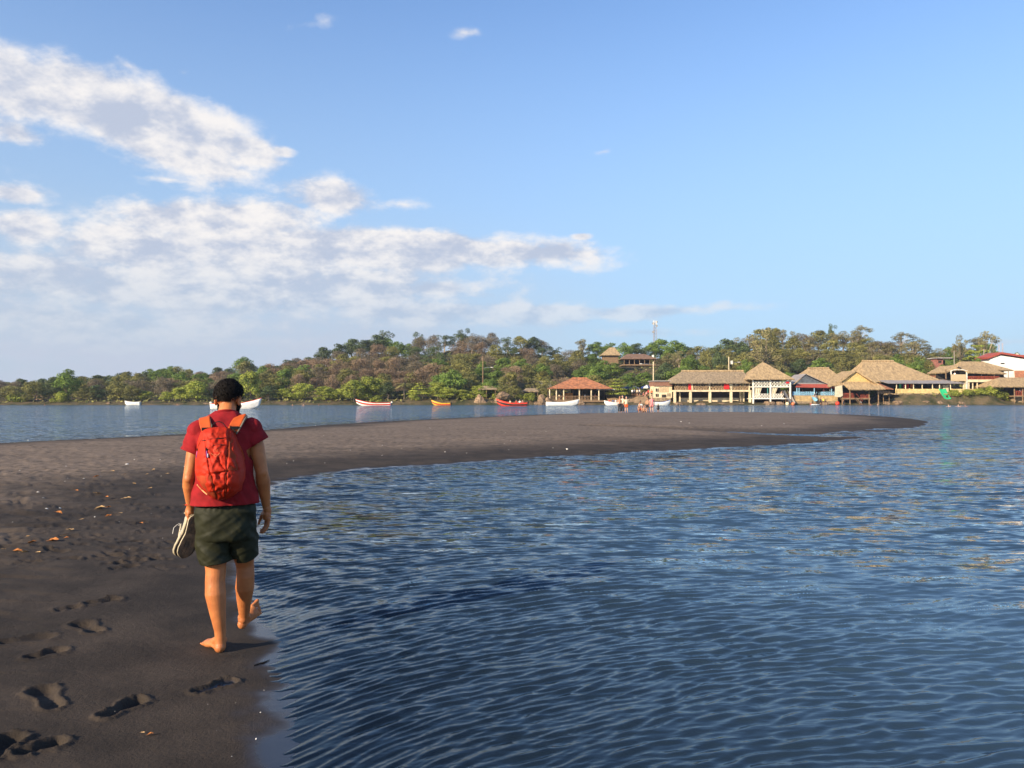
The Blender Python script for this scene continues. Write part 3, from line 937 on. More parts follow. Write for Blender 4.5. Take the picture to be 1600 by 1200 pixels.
def zone(px):
    return ('far left point' if px < 230 else 'left slope' if px < 480 else 'main hill crest' if px < 880 else 'above the pavilion' if px < 1040 else 'behind the long restaurant' if px < 1180 else 'behind the square pavilion' if px < 1340 else 'behind the big thatched roof' if px < 1480 else 'behind the right village')
    return ('on the low wooded point at far left' if px < 230 else 'on the slope left of the hill crest' if px < 480 else 'on the wooded hill crest' if px < 880 else
            'on the hill above the pavilion' if px < 1040 else 'behind the long thatched restaurant' if px < 1180 else 'behind the square thatched pavilion' if px < 1340 else
            'behind the big thatched roof' if px < 1480 else 'behind the far right village')

def pick(row, px):
    """what grows where, as in the photograph"""
    if row == 2:
        t = [(230, 'olive dark olive grey'), (420, 'olive grey green dry'), (480, 'olive dry green'), (650, 'dry dry dry olive grey'), (690, 'green dry'), (760, 'green olive'), (860, 'olive green dry'), (900, 'dry grey'), (1010, 'green green olive'), (1110, 'green green dark'), (1180, 'green olive'), (1260, 'green dark olive'), (1400, 'olive green olive'), (9999, 'green green olive')]
    elif row == 3:
        t = [(230, 'dark olive grey'), (420, 'grey olive dry green'), (650, 'dry dry grey olive'), (860, 'grey dry olive airygreen'), (920, 'olive grey'), (1010, 'green dark olive'), (1110, 'olive green airy'), (1180, 'olive dark'), (1400, 'olive airy olive'), (1460, 'airy olive'), (9999, 'green olive')]
    else:
        t = [(230, 'dark dark grey'), (480, 'dark grey green dark'), (560, 'dark green'), (640, 'dark green dark airygreen'), (880, 'dark dark olive grey airygreen'), (930, 'grey airy'), (1020, 'dark green'), (1060, 'airygreen green'), (1150, 'dark olive'), (1280, 'airy olive grey'), (1400, 'airy olive airy grey'), (1460, 'airy'), (9999, 'airy green')]
    for lim, ks in t:
        if px < lim: return rnd.choice(ks.split())

def shore_labels():
    by = {}
    for t, kind, side, px in SH: by.setdefault((kind, side), []).append((px, t))
    for (kind, side), lst in by.items():
        lst.sort(key=lambda a: a[0])
        if len(lst) > 1:
            for i, (px, t) in enumerate(lst):
                t['label'] = '%s %s from left %s' % (ORD[i], LAB[kind][1], side)
ORD = 'first second third fourth fifth sixth seventh eighth ninth tenth eleventh twelfth'.split()
shore_labels()
count = 0
WOODS = []; WT = []
for row, P, D0, step, pxs in ((2, R2, 214, 25, range(-90, 1700, 1)), (3, R3, 246, 22, range(-90, 1700, 1)), (4, R4, 288, 19, range(-80, 1690, 1))):
    px = -95.0
    while px < 1700:
        px += step * rnd.uniform(.75, 1.25)
        if row == 2 and px > 1520: continue
        if row == 3 and px > 1535: continue
        if row == 4 and 1555 < px: continue
        if row in (3,) and 962 < px < 1030: continue
        if row in (2,) and 1455 < px < 1492: continue
        kind = pick(row, px)
        D = D0 + rnd.uniform(-9, 9)
        top = float(prof(P, px)) + rnd.uniform(-1, 7) + (8 if row == 4 and rnd.random() < .25 else 0)
        if row == 2: top += 2
        if row == 2 and 958 < px < 1036: top = max(top, 563 + rnd.uniform(0, 4)); D = 218
        lb = None
        wt = tree(kind, px, D, top, ((42 if 'airy' in kind else 52) if row == 4 else 46) * rnd.uniform(.85, 1.25) * (230 / D), 'x')
        WOODS.append((kind, {2: 'front row', 3: 'middle row', 4: 'skyline'}[row], px))
        WT.append(wt)
        count += 1
# fillers half way between the rows so that no bare slope shows
for D0, PA, PB, dz in ((202, None, R2, 14), (230, R2, R3, 8), (266, R3, R4, 8)):
    px = -60.0
    while px < 1640:
        px += 30 * rnd.uniform(.7, 1.3)
        if D0 == 202 and (px > 860 or px < 0): continue
        if D0 > 202 and px > 1520: continue
        if D0 in (230, 266) and 955 < px < 1035: continue
        b = float(prof(PB, px)); a = 596.0 if PA is None else float(prof(PA, px))
        kind = pick(2 if D0 < 240 else 3, px)
        WT.append(tree(kind, px, D0 + rnd.uniform(-4, 4), (a + b) / 2 + rnd.uniform(-3, 7), 42 * rnd.uniform(.8, 1.2), 'x'))
        WOODS.append((kind, {202: 'lowest row', 230: 'lower middle row', 266: 'upper middle row'}[D0], px))
        count += 1
ORD = 'first second third fourth fifth sixth seventh eighth ninth tenth eleventh twelfth thirteenth fourteenth fifteenth sixteenth seventeenth eighteenth nineteenth twentieth'.split()
def order_labels(things, keys, short):
    """alike things in one stretch: tell them apart by their order from the left"""
    by = {}
    for t, k in zip(things, keys): by.setdefault(k[:-1], []).append((k[-1], t))
    for k, lst in by.items():
        lst.sort(key=lambda a: a[0])
        for i, (px, t) in enumerate(lst):
            t['label'] = short(k, i, len(lst))
            t['group'] = '%s trees %s' % (SHORT[k[0]], k[2]) if len(k) > 2 else t.get('group', '')
SHORT = dict(mangrove='bright green', green='mid-green', dark='dark green', olive='dusty olive', dry='dry brown', grey='bare grey', airy='tall pale-limbed', airygreen='tall dark', layered='layered', bush='low', palm='palm', yellow='yellow')
def nm(k, i, n):
    if n == 1: return 'the only %s tree in the %s, %s' % (SHORT[k[0]], k[1], k[2])
    return '%s %s tree from left, %s, %s' % (ORD[min(i, 19)], SHORT[k[0]], k[1], k[2])
order_labels(WT, [(k, r_, zone(px), px) for k, r_, px in WOODS], nm)
# singular trees that stand out against the sky or the houses
for kind, px, D, top, wd, lb in [
        ('airy', 1198, 226, 512, 66, 'spreading tree with pale forked limbs behind the square thatched pavilion'),
        ('airygreen', 600, 300, 514, 30, 'lone dark tree poking above the left end of the hill crest'),
        ('airygreen', 655, 292, 514, 28, 'tall pale-trunked tree on the crest above the palm'),
        ('airygreen', 722, 292, 509, 34, 'tallest dark tree in the middle of the hill crest'),
        ('airygreen', 1299, 292, 502, 24, 'slim grey-green tree poking above the woods behind the gabled hut'),
        ('airy', 1345, 292, 508, 34, 'loose grey tree with arching limbs behind the big thatched roof'),
        ('airy', 1500, 262, 523, 30, 'windswept tree on the skyline left of the white hall'),
        ('airy', 1540, 262, 517, 40, 'tall windswept tree nearest to the white hall'),
        ('layered', 1528, 236, 536, 56, 'layered light green tree below the windswept tree near the white hall'),
        ('green', 1062, 215, 572, 50, 'bright leafy tree behind the left end of the long thatched restaurant'),
        ('yellow', 1173, 207, 572, 17, 'yellow flowering shrub between the long roof and the square pavilion roof'),
        ('yellow', 846, 208, 587, 26, 'golden yellow shrub behind the grey wall left of the pavilion'),
        ('green', 1365, 199, 582, 26, 'small green tree between the gabled hut and the big thatched roof'),
        ('green', 1474, 208, 568, 30, 'green tree hiding the foot of the tiny pink hut'),
        ('olive', 1452, 209, 562, 34, 'olive tree left of the tiny pink hut above the big thatch'),
        ('green', 1527, 211, 556, 34, 'green tree in front of the left end of the red hall roof'),
        ('green', 1590, 300, 548, 30, 'dark green tree on the skyline behind the red roof')]:
    tree(kind, px, D, top, wd, lb)

# low scrub that covers the slope between the trees: nobody could count it
def undergrowth():
    rg = np.random.RandomState(4)
    n = 30000
    y = rg.uniform(186.5, 300, n); x = (rg.uniform(-150, 1750, n) - 800) / 1200 * y
    px = 800 + 1200 * x / y
    keep = ~((px > 1000) & (px < 1390) & (y < 206)) & ~((px > 850) & (px < 1060) & (y < 200)) & ~((px > 1380) & (y > 190) & (y < 206))
    x, y = x[keep], y[keep]
    z = terrain_z(x, y) + rg.uniform(.0, .9, len(x)) * np.where(y < 190, .5, 1.3)
    nn = np.stack([rg.normal(size=len(x)) * .7, rg.normal(size=len(x)) * .7 - .3, np.ones(len(x))], 1)
    co = leaf_quads(rg, np.stack([x, y, z], 1), nn, rg.uniform(.25, .55, len(x)), .9)
    me = mesh_np('scrub', co, np.arange(len(co)).reshape(-1, 4))
    attr(me, 'tone', rg.uniform(.6, 1.3, len(x)), 'FACE')
    return me
link('scrub', undergrowth(), F_OLIVE, kind='stuff', label='low dry scrub covering the far shore between the trees', category='scrub')

# ---------------------------------------------------------------- village on the far shore
THATCH = pm('palm_thatch', (.40, .285, .155), .95, .35, 1.4, .10, 3.0, .1, stretch=(2.2, 1.0, .55), col2=(.23, .165, .095))
THATCH_OLD = pm('old_thatch', (.31, .235, .150), .95, .35, 1.4, .10, 3.0, .1, stretch=(2.2, 1.0, .55), col2=(.19, .145, .095))
TILE = pm('clay_tile', (.38, .150, .070), .9, .45, 1.6, .05, 5, .2, col2=(.20, .095, .055))
CREAM = pm('cream_plaster', (.66, .55, .36), .85, .25, .9, .01, 8, .3)
WHITE = pm('white_paint', (.72, .69, .60), .7, .2, 1.2)
STONE = pm('shore_stone', (.25, .17, .105), .95, .5, 1.8, .12, 3, .1, rand=.2, col2=(.09, .065, .045))
STONEW = pm('stone_wall', (.30, .225, .14), .95, .55, 2.6, .12, 4, .1, col2=(.12, .09, .06))
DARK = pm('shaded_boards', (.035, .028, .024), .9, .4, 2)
WOOD = pm('weathered_wood', (.22, .145, .085), .9, .35, 3, .01, 9, .2)
REDW = pm('red_painted_wood', (.30, .065, .035), .8, .3, 3)
RED = pm('red_cloth', (.62, .02, .02), .8, .2, 2)
BLUEP = pm('pale_blue_paint', (.24, .44, .58), .7, .25, 2)
NAVY = pm('navy_canvas', (.025, .05, .20), .8, .2, 2)
METAL = pm('corrugated_sheet', (.30, .27, .25), .55, .35, 1.2, .02, 14, .4, stretch=(6, .6, 1))
REDM = pm('red_roof_sheet', (.36, .075, .05), .7, .3, 1.5, .02, 10, .3, stretch=(5, .6, 1))
GREY = pm('grey_concrete', (.33, .29, .24), .9, .3, .8)
YEL = pm('yellow_painted_boards', (.62, .47, .20), .8, .25, 1.5)
CURT = pm('cream_curtain', (.70, .62, .44), .9, .15, 3, trans=.25)
GREENP = pm('green_plastic', (.03, .42, .17), .5, .15, 2)
STEEL = pm('galvanised_steel', (.30, .30, .30), .5, .2, 3, metallic=.6)
PINKP = pm('faded_pink_wall', (.30, .12, .09), .85, .3, 2)

class House:
    def __init__(s, name, label, cat, px, D, base=0.0, group=None):
        s.D = D; s.t = thing(name, label, cat, (X(px, D), D, base), 0, group); s.o = (X(px, D), D, base)
    def x(s, px): return X(px, s.D)
    def z(s, py): return Z(py, s.D)
    def part(s, name, mat, px0, px1, pyb, pyt, d0, d1, parent=None, **kw):
        m = MB().box(s.x(px0), s.x(px1), s.D + d0, s.D + d1, s.z(pyb), s.z(pyt))
        return m.build(name, mat, parent or s.t, origin=s.o, **kw)
    def posts(s, mat, pxs, pyb, pyt, w=.14, d=0.0, name='post', zb=None):
        for p in pxs:
            x = s.x(p)
            MB().tube([(x, s.D + d, s.z(pyb) if zb is None else zb), (x, s.D + d, s.z(pyt))], [w, w * .9], 8).build(name, mat, s.t, origin=s.o)
    def add(s, name, mb, mat, parent=None, **kw):
        return mb.build(name, mat, parent or s.t, origin=s.o, **kw)
    def lattice(s, name, mat, px0, px1, pyb, pyt, d, n, parent=None, w=.055):
        """a railing of crossed slats between two rails"""
        m = MB(); x0, x1, z0, z1 = s.x(px0), s.x(px1), s.z(pyb), s.z(pyt); y = s.D + d
        m.box(x0, x1, y - .05, y + .05, z0 - .05, z0 + .05); m.box(x0, x1, y - .05, y + .05, z1 - .05, z1 + .05)
        st = (x1 - x0) / n
        for i in range(n):
            a = x0 + i * st
            m.bar((a, y, z0), (a + st, y, z1), w, seg=4); m.bar((a + st, y + .02, z0), (a, y + .02, z1), w, seg=4)
            m.bar((a, y, z0), (a, y, z1), w, seg=4)
        return s.add(name, m, mat, parent)
    def balusters(s, name, mat, px0, px1, pyb, pyt, d, n, w=.05, parent=None):
        m = MB(); x0, x1, z0, z1 = s.x(px0), s.x(px1), s.z(pyb), s.z(pyt); y = s.D + d
        m.box(x0, x1, y - .05, y + .05, z1 - .06, z1 + .05); m.box(x0, x1, y - .04, y + .04, z0 - .02, z0 + .08)
        for i in range(n + 1):
            a = x0 + (x1 - x0) * i / n
            m.box(a - w, a + w, y - .03, y + .03, z0, z1)
        return s.add(name, m, mat, parent)

def slope(m, e0, e1, r0, r1, nu, nv, jag=.12, amp=.07, sag=.0, seed=0):
    e0, e1, r0, r1 = map(Vector, (e0, e1, r0, r1))
    nrm = (e1 - e0).cross((r0 + r1) / 2 - (e0 + e1) / 2)
    nrm = nrm.normalized() if nrm.length > 0 else Vector((0, 0, 1))
    if nrm.z < 0: nrm = -nrm
    rr = random.Random(seed)
    jj = [rr.uniform(-jag, jag * .3) for _ in range(nu + 1)]
    dn = ((e0 + e1) / 2 - (r0 + r1) / 2).normalized()
    def fn(u, v):
        p = e0.lerp(e1, u).lerp(r0.lerp(r1, u), v)
        n_ = float(fbm(np.array([p.x * .9 + p.y * .3]), np.array([p.z * 2.5 + p.y * .5]), 77, 3)[0]) - .5
        edge = min(u, 1 - u, .08) / .08
        p = p + nrm * n_ * amp * 2 * (1 if 0 < v < 1 and 0 < u < 1 else .25) - nrm * sag * math.sin(pi * v)
        if v == 0: p = p - dn * jj[int(round(u * nu))]
        return p
    m.grid(fn, nu, nv)

def hip(h, mat, px0, px1, d0, d1, pye, ra, rb, dr, pyr, name='roof', th=.26, parent=None, hipped=True, jag=.14, pye_r=None, **kw):
    """hipped roof: eaves px0..px1 at height pye, ridge ra..rb at pyr; d = metres behind the front line"""
    x0, x1, ze, zr = h.x(px0), h.x(px1), h.z(pye), h.z(pyr); a, b = h.x(ra), h.x(rb)
    ze2 = ze if pye_r is None else h.z(pye_r)
    y0, y1, yr = h.D + d0, h.D + d1, h.D + dr
    m = MB(); n = max(6, int((x1 - x0) / .45)); k = 7
    A, B_, C_, D_ = (x0, y0, ze), (x1, y0, ze2), (x1, y1, ze2), (x0, y1, ze)
    R0, R1 = (a, yr, zr), (b, yr, zr)
    slope(m, A, B_, R0, R1, n, k, jag, seed=n)
    slope(m, C_, D_, R1, R0, n, k, jag, seed=n + 1)
    if hipped:
        slope(m, B_, C_, R1, R1, max(6, n // 2), k, jag, seed=n + 2)
        slope(m, D_, A, R0, R0, max(6, n // 2), k, jag, seed=n + 3)
    o = h.add(name, m, mat, parent, sm=False, **kw)
    md = o.modifiers.new('thickness', 'SOLIDIFY'); md.thickness = th; md.offset = -1
    return o

def ridge_cap(h, roof, mat, ra, rb, dr, pyr, w=.28):
    m = MB(); x0, x1 = h.x(ra) - .1, h.x(rb) + .1; y = h.D + dr; z = h.z(pyr)
    rr = random.Random(int(ra)); pts = [(x0 + (x1 - x0) * i / 8, y + rr.uniform(-.05, .05), z + .02 + rr.uniform(-.04, .05)) for i in range(9)]
    m.tube(pts, w, 7)
    h.add('ridge', m, mat, roof)

def chairs(h, px0, px1, pyb, d, n, mat):
    """dining sets on a deck: each table with two chairs"""
    rr = random.Random(int(px0))
    for i in range(n):
        x = h.x(px0 + (px1 - px0) * (i + .5) / n); z = h.z(pyb); y = h.D + d + rr.uniform(-.3, .3)
        t = thing('dining_table', 'x', 'table', (x, y, z), 0, 'dining tables on the restaurant decks')
        FURN.append((t, px0 + (px1 - px0) * (i + .5) / n, h.t['label']))
        MB().box(-.45, .45, -.4, .4, .70, .75).build('table_top', mat, t, origin=(0, 0, 0))
        for sx in (-.38, .38):
            for sy in (-.33, .33):
                MB().box(sx - .03, sx + .03, sy - .03, sy + .03, 0, .7).build('leg', mat, t, origin=(0, 0, 0))
        for sx in (-.8, .8):
            c = thing('dining_chair', 'x', 'chair', (x + sx, y, z), 0, 'dining chairs on the restaurant decks')
            FURN.append((c, px0 + (px1 - px0) * (i + .5) / n + sx * 6, h.t['label']))
            MB().box(-.22, .22, -.22, .22, .42, .47).build('seat', mat, c, origin=(0, 0, 0))
            s = 1 if sx > 0 else -1
            MB().box(s * .20 - .02, s * .20 + .02, -.22, .22, .47, .98).build('backrest', mat, c, origin=(0, 0, 0))
            for ax in (-.19, .19):
                for ay in (-.19, .19):
                    MB().box(ax - .025, ax + .025, ay - .025, ay + .025, 0, .42).build('leg', mat, c, origin=(0, 0, 0))
FURN = []

# 1 pavilion with clay tile roof on a rocky base
h = House('pavilion', 'open pavilion with reddish clay tile roof and wooden posts on a rocky base', 'pavilion', 906, 187, .2)
rf = hip(h, TILE, 857, 957, -.6, 8.5, 607, 896, 919, 4.0, 590, th=.12, jag=.03)
ridge_cap(h, rf, TILE, 896, 919, 4.0, 590, .14)
h.part('side_roof', METAL, 934, 962, 609.5, 608, 1.0, 8)
h.part('deck', WOOD, 857, 958, 628, 625.5, 0, 8)
h.posts(CREAM, [859, 869.5, 881, 905.5, 924, 936], 627, 606.5, .16, .2)
h.posts(WOOD, [875, 899, 915, 931, 950], 627, 606.5, .12, 7.5)
h.balusters('railing', WOOD, 858, 936, 625, 619, .1, 34)
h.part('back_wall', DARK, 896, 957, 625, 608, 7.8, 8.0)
h.part('orange_panel', pm('orange_board', (.50, .22, .06), .8), 880, 897, 624, 614, 4.0, 4.15)
h.part('base_wall', STONEW, 902, 950, 634, 628, .6, 7.5)
chairs(h, 900, 935, 625.5, 3.0, 3, WOOD)

# 2 small cream house
h = House('cream_house', 'small cream house with decorated front wall left of the long thatched restaurant', 'house', 1036, 188, .3)
h.part('wall', CREAM, 1021, 1050, 621.5, 603, 0, 5.5)
h.part('roof_band', pm('rusty_band', (.24, .12, .08), .9), 1020.5, 1050, 603, 596, -.35, 5.7)
h.part('roof', METAL, 1019, 1052, 596, 594.5, -.7, 6)
h.part('base_wall', STONEW, 1021, 1048, 634, 621.5, -.3, 5.5)
wn = h.part('window', DARK, 1034, 1041, 621, 616.5, -.06, .04)
h.part('panel', pm('straw_panel', (.48, .36, .22), .9, .3, 4), 1030, 1045, 613, 604.5, -.05, .02)
for a in (1024.5, 1026, 1028):
    h.part('wall_motif', DARK, a, a + 1.2, 612, 607, -.04, .02)
    h.part('wall_motif', DARK, a, a + 1.4, 620, 615.5, -.04, .02)
for a in (1043, 1046): h.part('wall_motif', DARK, a, a + 1.3, 619.5, 614.5, -.04, .02)

# 3 long two-storey restaurant
RAILT = pm('tan_rail_wood', (.42, .29, .17), .85, .4, 3)
h = House('long_restaurant', 'long two-storey cream restaurant with thatched roof and open bays over the water', 'restaurant', 1112, 186, .0)
rf = hip(h, THATCH_OLD, 1047, 1176, -.9, 9.5, 598, 1072, 1170, 4.5, 579)
ridge_cap(h, rf, THATCH, 1072, 1170, 4.5, 579)
h.part('floor_slab', CREAM, 1053, 1174, 612, 609.5, -.1, 9)
for a in (1054.5, 1079, 1109.5, 1142.5, 1172):
    h.part('column', CREAM, a - 1.8, a + 1.8, 634.5, 612.02, -.05, .45)
for a in (1066, 1083.5, 1112, 1161.5, 1167):
    h.part('rear_column', CREAM, a - 1.0, a + 1.0, 628, 612.02, 2.5, 2.8)
for a in (1081.5, 1109, 1143, 1171): h.part('upper_post', CREAM, a - .9, a + .9, 609.5, 596, .05, .3)
h.part('terrace', STONEW, 1052, 1174, 634.5, 628, 1.2, 9)
h.part('low_wall', CREAM, 1066, 1166, 628, 621.5, 3.2, 3.4)
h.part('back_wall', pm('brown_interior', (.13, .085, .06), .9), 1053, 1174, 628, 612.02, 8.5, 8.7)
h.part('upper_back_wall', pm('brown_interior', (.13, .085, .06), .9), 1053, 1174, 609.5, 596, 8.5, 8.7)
for a, b in ((1055, 1080), (1083, 1108), (1110, 1141), (1144, 1170)):
    h.lattice('railing', RAILT, a, b, 608.8, 601.5, .15, max(4, int((b - a) / 4)), w=.06)
h.part('red_banner', RED, 1075.5, 1080, 609, 595.5, -.04, .0)
h.part('red_banner', RED, 1131, 1139.5, 608, 596, -.04, .0)
def curtain(h, a0, a1, b0, b1, zt, zb, d, mat=CURT):
    m = MB()
    def fn(u, v):
        x = (a0 + (a1 - a0) * u) * (1 - v) + (b0 + (b1 - b0) * u) * v
        return (h.x(x), h.D + d + .07 * math.sin(u * 22), h.z(zt + (zb - zt) * v))
    m.grid(fn, 22, 4)
    h.add('curtain', m, mat)
curtain(h, 1139, 1146, 1141, 1144, 597, 608, .02)
curtain(h, 1150, 1154, 1149, 1152, 597, 605, .4)
chairs(h, 1056, 1106, 609.5, 1.5, 4, WOOD); chairs(h, 1112, 1168, 609.5, 1.5, 4, WOOD)

# 4 square pavilion, hip roof to a point
h = House('square_restaurant', 'square two-storey thatched pavilion with white lattice railings and tied curtains on stilts', 'restaurant', 1206, 184.5, .0)
rf = hip(h, THATCH, 1166, 1239.5, -.9, 9.5, 592.5, 1200, 1203.5, 4.3, 565, jag=.12)
for a in (1177, 1204, 1235):
    h.part('column', WHITE, a - 1.0, a + 1.0, 634.5 if a != 1235 else 623.5, 592.5, 0, .3)
h.part('floor_slab', WHITE, 1176, 1236.2, 605.2, 603.8, -.02, 8.5)
h.part('lower_deck', WHITE, 1176, 1236.2, 623.6, 622.1, -.02, 8.5)
h.lattice('upper_railing', WHITE, 1177, 1203.6, 603.2, 596.2, .05, 6); h.lattice('upper_railing', WHITE, 1205, 1234.6, 603.2, 596.2, .05, 6)
h.part('red_sign', RED, 1228, 1233, 599, 596, -.12, -.08)
h.lattice('railing', WHITE, 1178, 1203.6, 622, 615.5, .05, 6); h.lattice('railing', WHITE, 1205, 1224.6, 622, 615.5, .05, 5)
curtain(h, 1177.5, 1191, 1177.5, 1186, 605.5, 621, .3); curtain(h, 1204.6, 1216, 1204.6, 1209.5, 605.5, 621, .3)
curtain(h, 1199.5, 1201, 1199.5, 1201, 605.5, 618, .3, pm('teal_curtain', (.10, .36, .34), .9))
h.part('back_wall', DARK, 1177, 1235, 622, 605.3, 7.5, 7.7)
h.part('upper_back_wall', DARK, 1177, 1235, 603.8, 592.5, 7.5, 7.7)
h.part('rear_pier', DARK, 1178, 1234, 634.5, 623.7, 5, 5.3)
def slide(name, label, D, xt, yt, xb, yb, mat, w=.6, dback=2.2, side=.22):
    """a water slide: trough on a sloping frame reaching the water"""
    p0 = Vector((X(xt, D + dback), D + dback, Z(yt, D + dback))); p1 = Vector((X(xb, D), D, max(Z(yb, D), .1)))
    t = thing(name, label, 'slide', tuple(p1))
    dirv = (p1 - p0); sd = Vector((-dirv.y, dirv.x, 0)).normalized()
    m = MB()
    def fn(u, v):
        a = (u - .5) * 2
        p = p0.lerp(p1, v) + sd * a * w + Vector((0, 0, side * a * a * (1.6 if abs(a) > .7 else .6) - .25 * math.sin(pi * v)))
        return p
    m.grid(fn, 8, 12)
    o = m.build('chute', mat, t, origin=tuple(p1), sm=True)
    md = o.modifiers.new('thickness', 'SOLIDIFY'); md.thickness = .05
    for v in (.15, .5, .85):
        for sg in (-1, 1):
            q = p0.lerp(p1, v) + sd * sg * w * .8
            MB().bar((q.x, q.y, -.8), (q.x, q.y, q.z - .1), .05).build('support', WOOD, t, origin=tuple(p1))
    return t
slide('grey_slide', 'dark grey water slide dropping from the right corner of the square pavilion', 183.5, 1224, 611, 1235, 630, pm('grey_plastic', (.12, .12, .13), .4), .42)
slide('wooden_slide', 'pale timber slide beside the dark grey one at the square pavilion', 183.5, 1232, 612, 1241, 631, pm('pale_plank', (.30, .26, .22), .7), .32)

# 5 gabled bar with red awning
h = House('awning_bar', 'dark gabled bar with red awning and pale blue railing above a stone wall', 'bar', 1270, 186.5, .2)
m = MB(); g = [(1238, 601), (1260, 584), (1304, 604)]
x0, xm, x1 = (h.x(a) for a, _ in g); za, zb, zc = (h.z(b) for _, b in g)
y0, y1 = h.D + .3, h.D + 8
m.add([(x0, y0, za), (xm, y0, zb), (x1, y0, zc), (x0, y1, za), (xm, y1, zb), (x1, y1, zc)], [(0, 1, 4, 3), (1, 2, 5, 4)])
o = h.add('roof', m, METAL); md = o.modifiers.new('thickness', 'SOLIDIFY'); md.thickness = .1
m = MB(); m.add([(x0 + .6, y0 + .25, za), (xm, y0 + .25, zb - .3), (x1 - 1.2, y0 + .25, zc + .1)], [(0, 2, 1)])
m.add([(x0 + .6, y0 + .35, za), (xm, y0 + .35, zb - .3), (x1 - 1.2, y0 + .35, zc + .1)], [(0, 1, 2)])
h.add('gable', m, pm('blue_grey_boards', (.085, .10, .115), .8, .4, 3))
m = MB(); m.add([(h.x(1240), h.D - 1.2, h.z(604.8)), (h.x(1305), h.D - 1.2, h.z(606)), (h.x(1290), h.D + .3, h.z(600)), (h.x(1247), h.D + .3, h.z(599.5))], [(0, 1, 2, 3)])
o = h.add('awning', m, REDM); md = o.modifiers.new('thickness', 'SOLIDIFY'); md.thickness = .12
m = MB(); m.add([(h.x(1247), h.D + .15, h.z(599.6)), (h.x(1290), h.D + .15, h.z(600)), (h.x(1281), h.D + 1.2, h.z(596)), (h.x(1251), h.D + 1.2, h.z(596))], [(0, 1, 2, 3)])
o = h.add('upper_sheet', m, METAL); md = o.modifiers.new('thickness', 'SOLIDIFY'); md.thickness = .06
h.posts(BLUEP, [1243, 1246.5, 1270, 1297], 617.5, 605, .12, -.9)
h.lattice('railing', BLUEP, 1240, 1268, 617.3, 612.5, -1.0, 8); h.lattice('railing', BLUEP, 1280, 1303, 617.3, 612.5, -1.0, 7)
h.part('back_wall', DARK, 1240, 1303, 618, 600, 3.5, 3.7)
h.part('blue_hoarding', BLUEP, 1236.5, 1243, 618, 612, -.9, -.8)
h.part('retaining_wall', STONEW, 1238, 1306, 634.5, 617.6, -1.2, 8)
h.part('plaster_band', pm('ochre_plaster', (.46, .32, .15), .9, .35, 2), 1240, 1305, 627, 618.5, -1.27, -1.2)
chairs(h, 1246, 1296, 617.6, .6, 3, BLUEP)
slide('blue_slide', 'pale blue water slide below the red awning', 184.0, 1269, 613, 1274, 627, pm('blue_plastic', (.25, .52, .65), .35), .55)

# 6 thatch behind it
h = House('rear_thatched_hall', 'wide thatched hall behind the red awning bar', 'restaurant', 1286, 197, .8)
rf = hip(h, THATCH, 1243, 1335, 0, 12, 603, 1277, 1310, 6, 574)
ridge_cap(h, rf, THATCH, 1277, 1310, 6, 574)
h.posts(WOOD, [1250, 1272, 1294, 1316], 622, 601, .14, .8)
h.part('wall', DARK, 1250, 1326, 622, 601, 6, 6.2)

# 7 gabled hut on stilts
h = House('stilt_hut', 'thatched gable-front hut on stilts with red railing and stairs to the water', 'hut', 1340, 184.5, .0)
m = MB(); yf, yb = h.D - .9, h.D + 9
pk_f = (h.x(1340), yf + 1.6, h.z(578.5)); pk_b = (h.x(1340), yb, h.z(578.5))
L0, L1 = (h.x(1296), yf + .4, h.z(603)), (h.x(1296), yb, h.z(603))
R0, R1 = (h.x(1379), yf, h.z(605.5)), (h.x(1379), yb, h.z(605.5))
slope(m, L1, L0, pk_b, pk_f, 16, 7, .12, seed=3); slope(m, R0, R1, pk_f, pk_b, 16, 7, .12, seed=4)
o = h.add('roof', m, THATCH); md = o.modifiers.new('thickness', 'SOLIDIFY'); md.thickness = .28; md.offset = -1
m = MB()
gl, gr = (h.x(1318), yf + 1.9, h.z(596)), (h.x(1368), yf + 1.9, h.z(596.5))
slope(m, (h.x(1322), yf - 1.0, h.z(608.5)), (h.x(1378), yf - 1.0, h.z(607.8)), gl, gr, 20, 5, .12, seed=5)
o2 = h.add('front_roof', m, THATCH); md = o2.modifiers.new('thickness', 'SOLIDIFY'); md.thickness = .26; md.offset = -1
m = MB(); m.add([gl, gr, (h.x(1341), yf + 2.0, h.z(581))], [(0, 1, 2)]); m.add([(gl[0], gl[1] + .12, gl[2]), (gr[0], gr[1] + .12, gr[2]), (h.x(1341), yf + 2.12, h.z(581))], [(0, 2, 1)])
h.add('gable', m, pm('straw_gable', (.56, .40, .16), .95, .3, 3, .06, 6))
h.posts(WOOD, [1316, 1328, 1358, 1372.5], 635, 606, .15, 0, zb=-1.0)
h.posts(WOOD, [1316, 1344, 1372], 635, 606, .13, 7, 'rear_post', zb=-1.0)
h.part('deck', WOOD, 1314.5, 1359.5, 624, 621.8, -.1, 7.5)
h.balusters('railing', REDW, 1316, 1334, 621.8, 614.5, .0, 9); h.balusters('railing', REDW, 1345, 1358, 621.8, 616, .0, 7)
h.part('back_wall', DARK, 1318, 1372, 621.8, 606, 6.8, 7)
m = MB()
for sg in (0, 1.0): m.bar((h.x(1334), h.D - .3 - sg, h.z(621.5)), (h.x(1344), h.D - .3 - sg, h.z(633)), .08)
h.add('stringer', m, WOOD)
for i in range(7):
    f = (i + .5) / 7
    MB().box(h.x(1334 + 10 * f) - .16, h.x(1334 + 10 * f) + .16, h.D - 1.35, h.D - .25, h.z(621.5 + 11.5 * f) - .03, h.z(621.5 + 11.5 * f) + .03).build('step', WOOD, h.t, origin=h.o)
h.add('handrail', MB().bar((h.x(1334), h.D - 1.3, h.z(615)), (h.x(1344), h.D - 1.3, h.z(627)), .05), REDW)
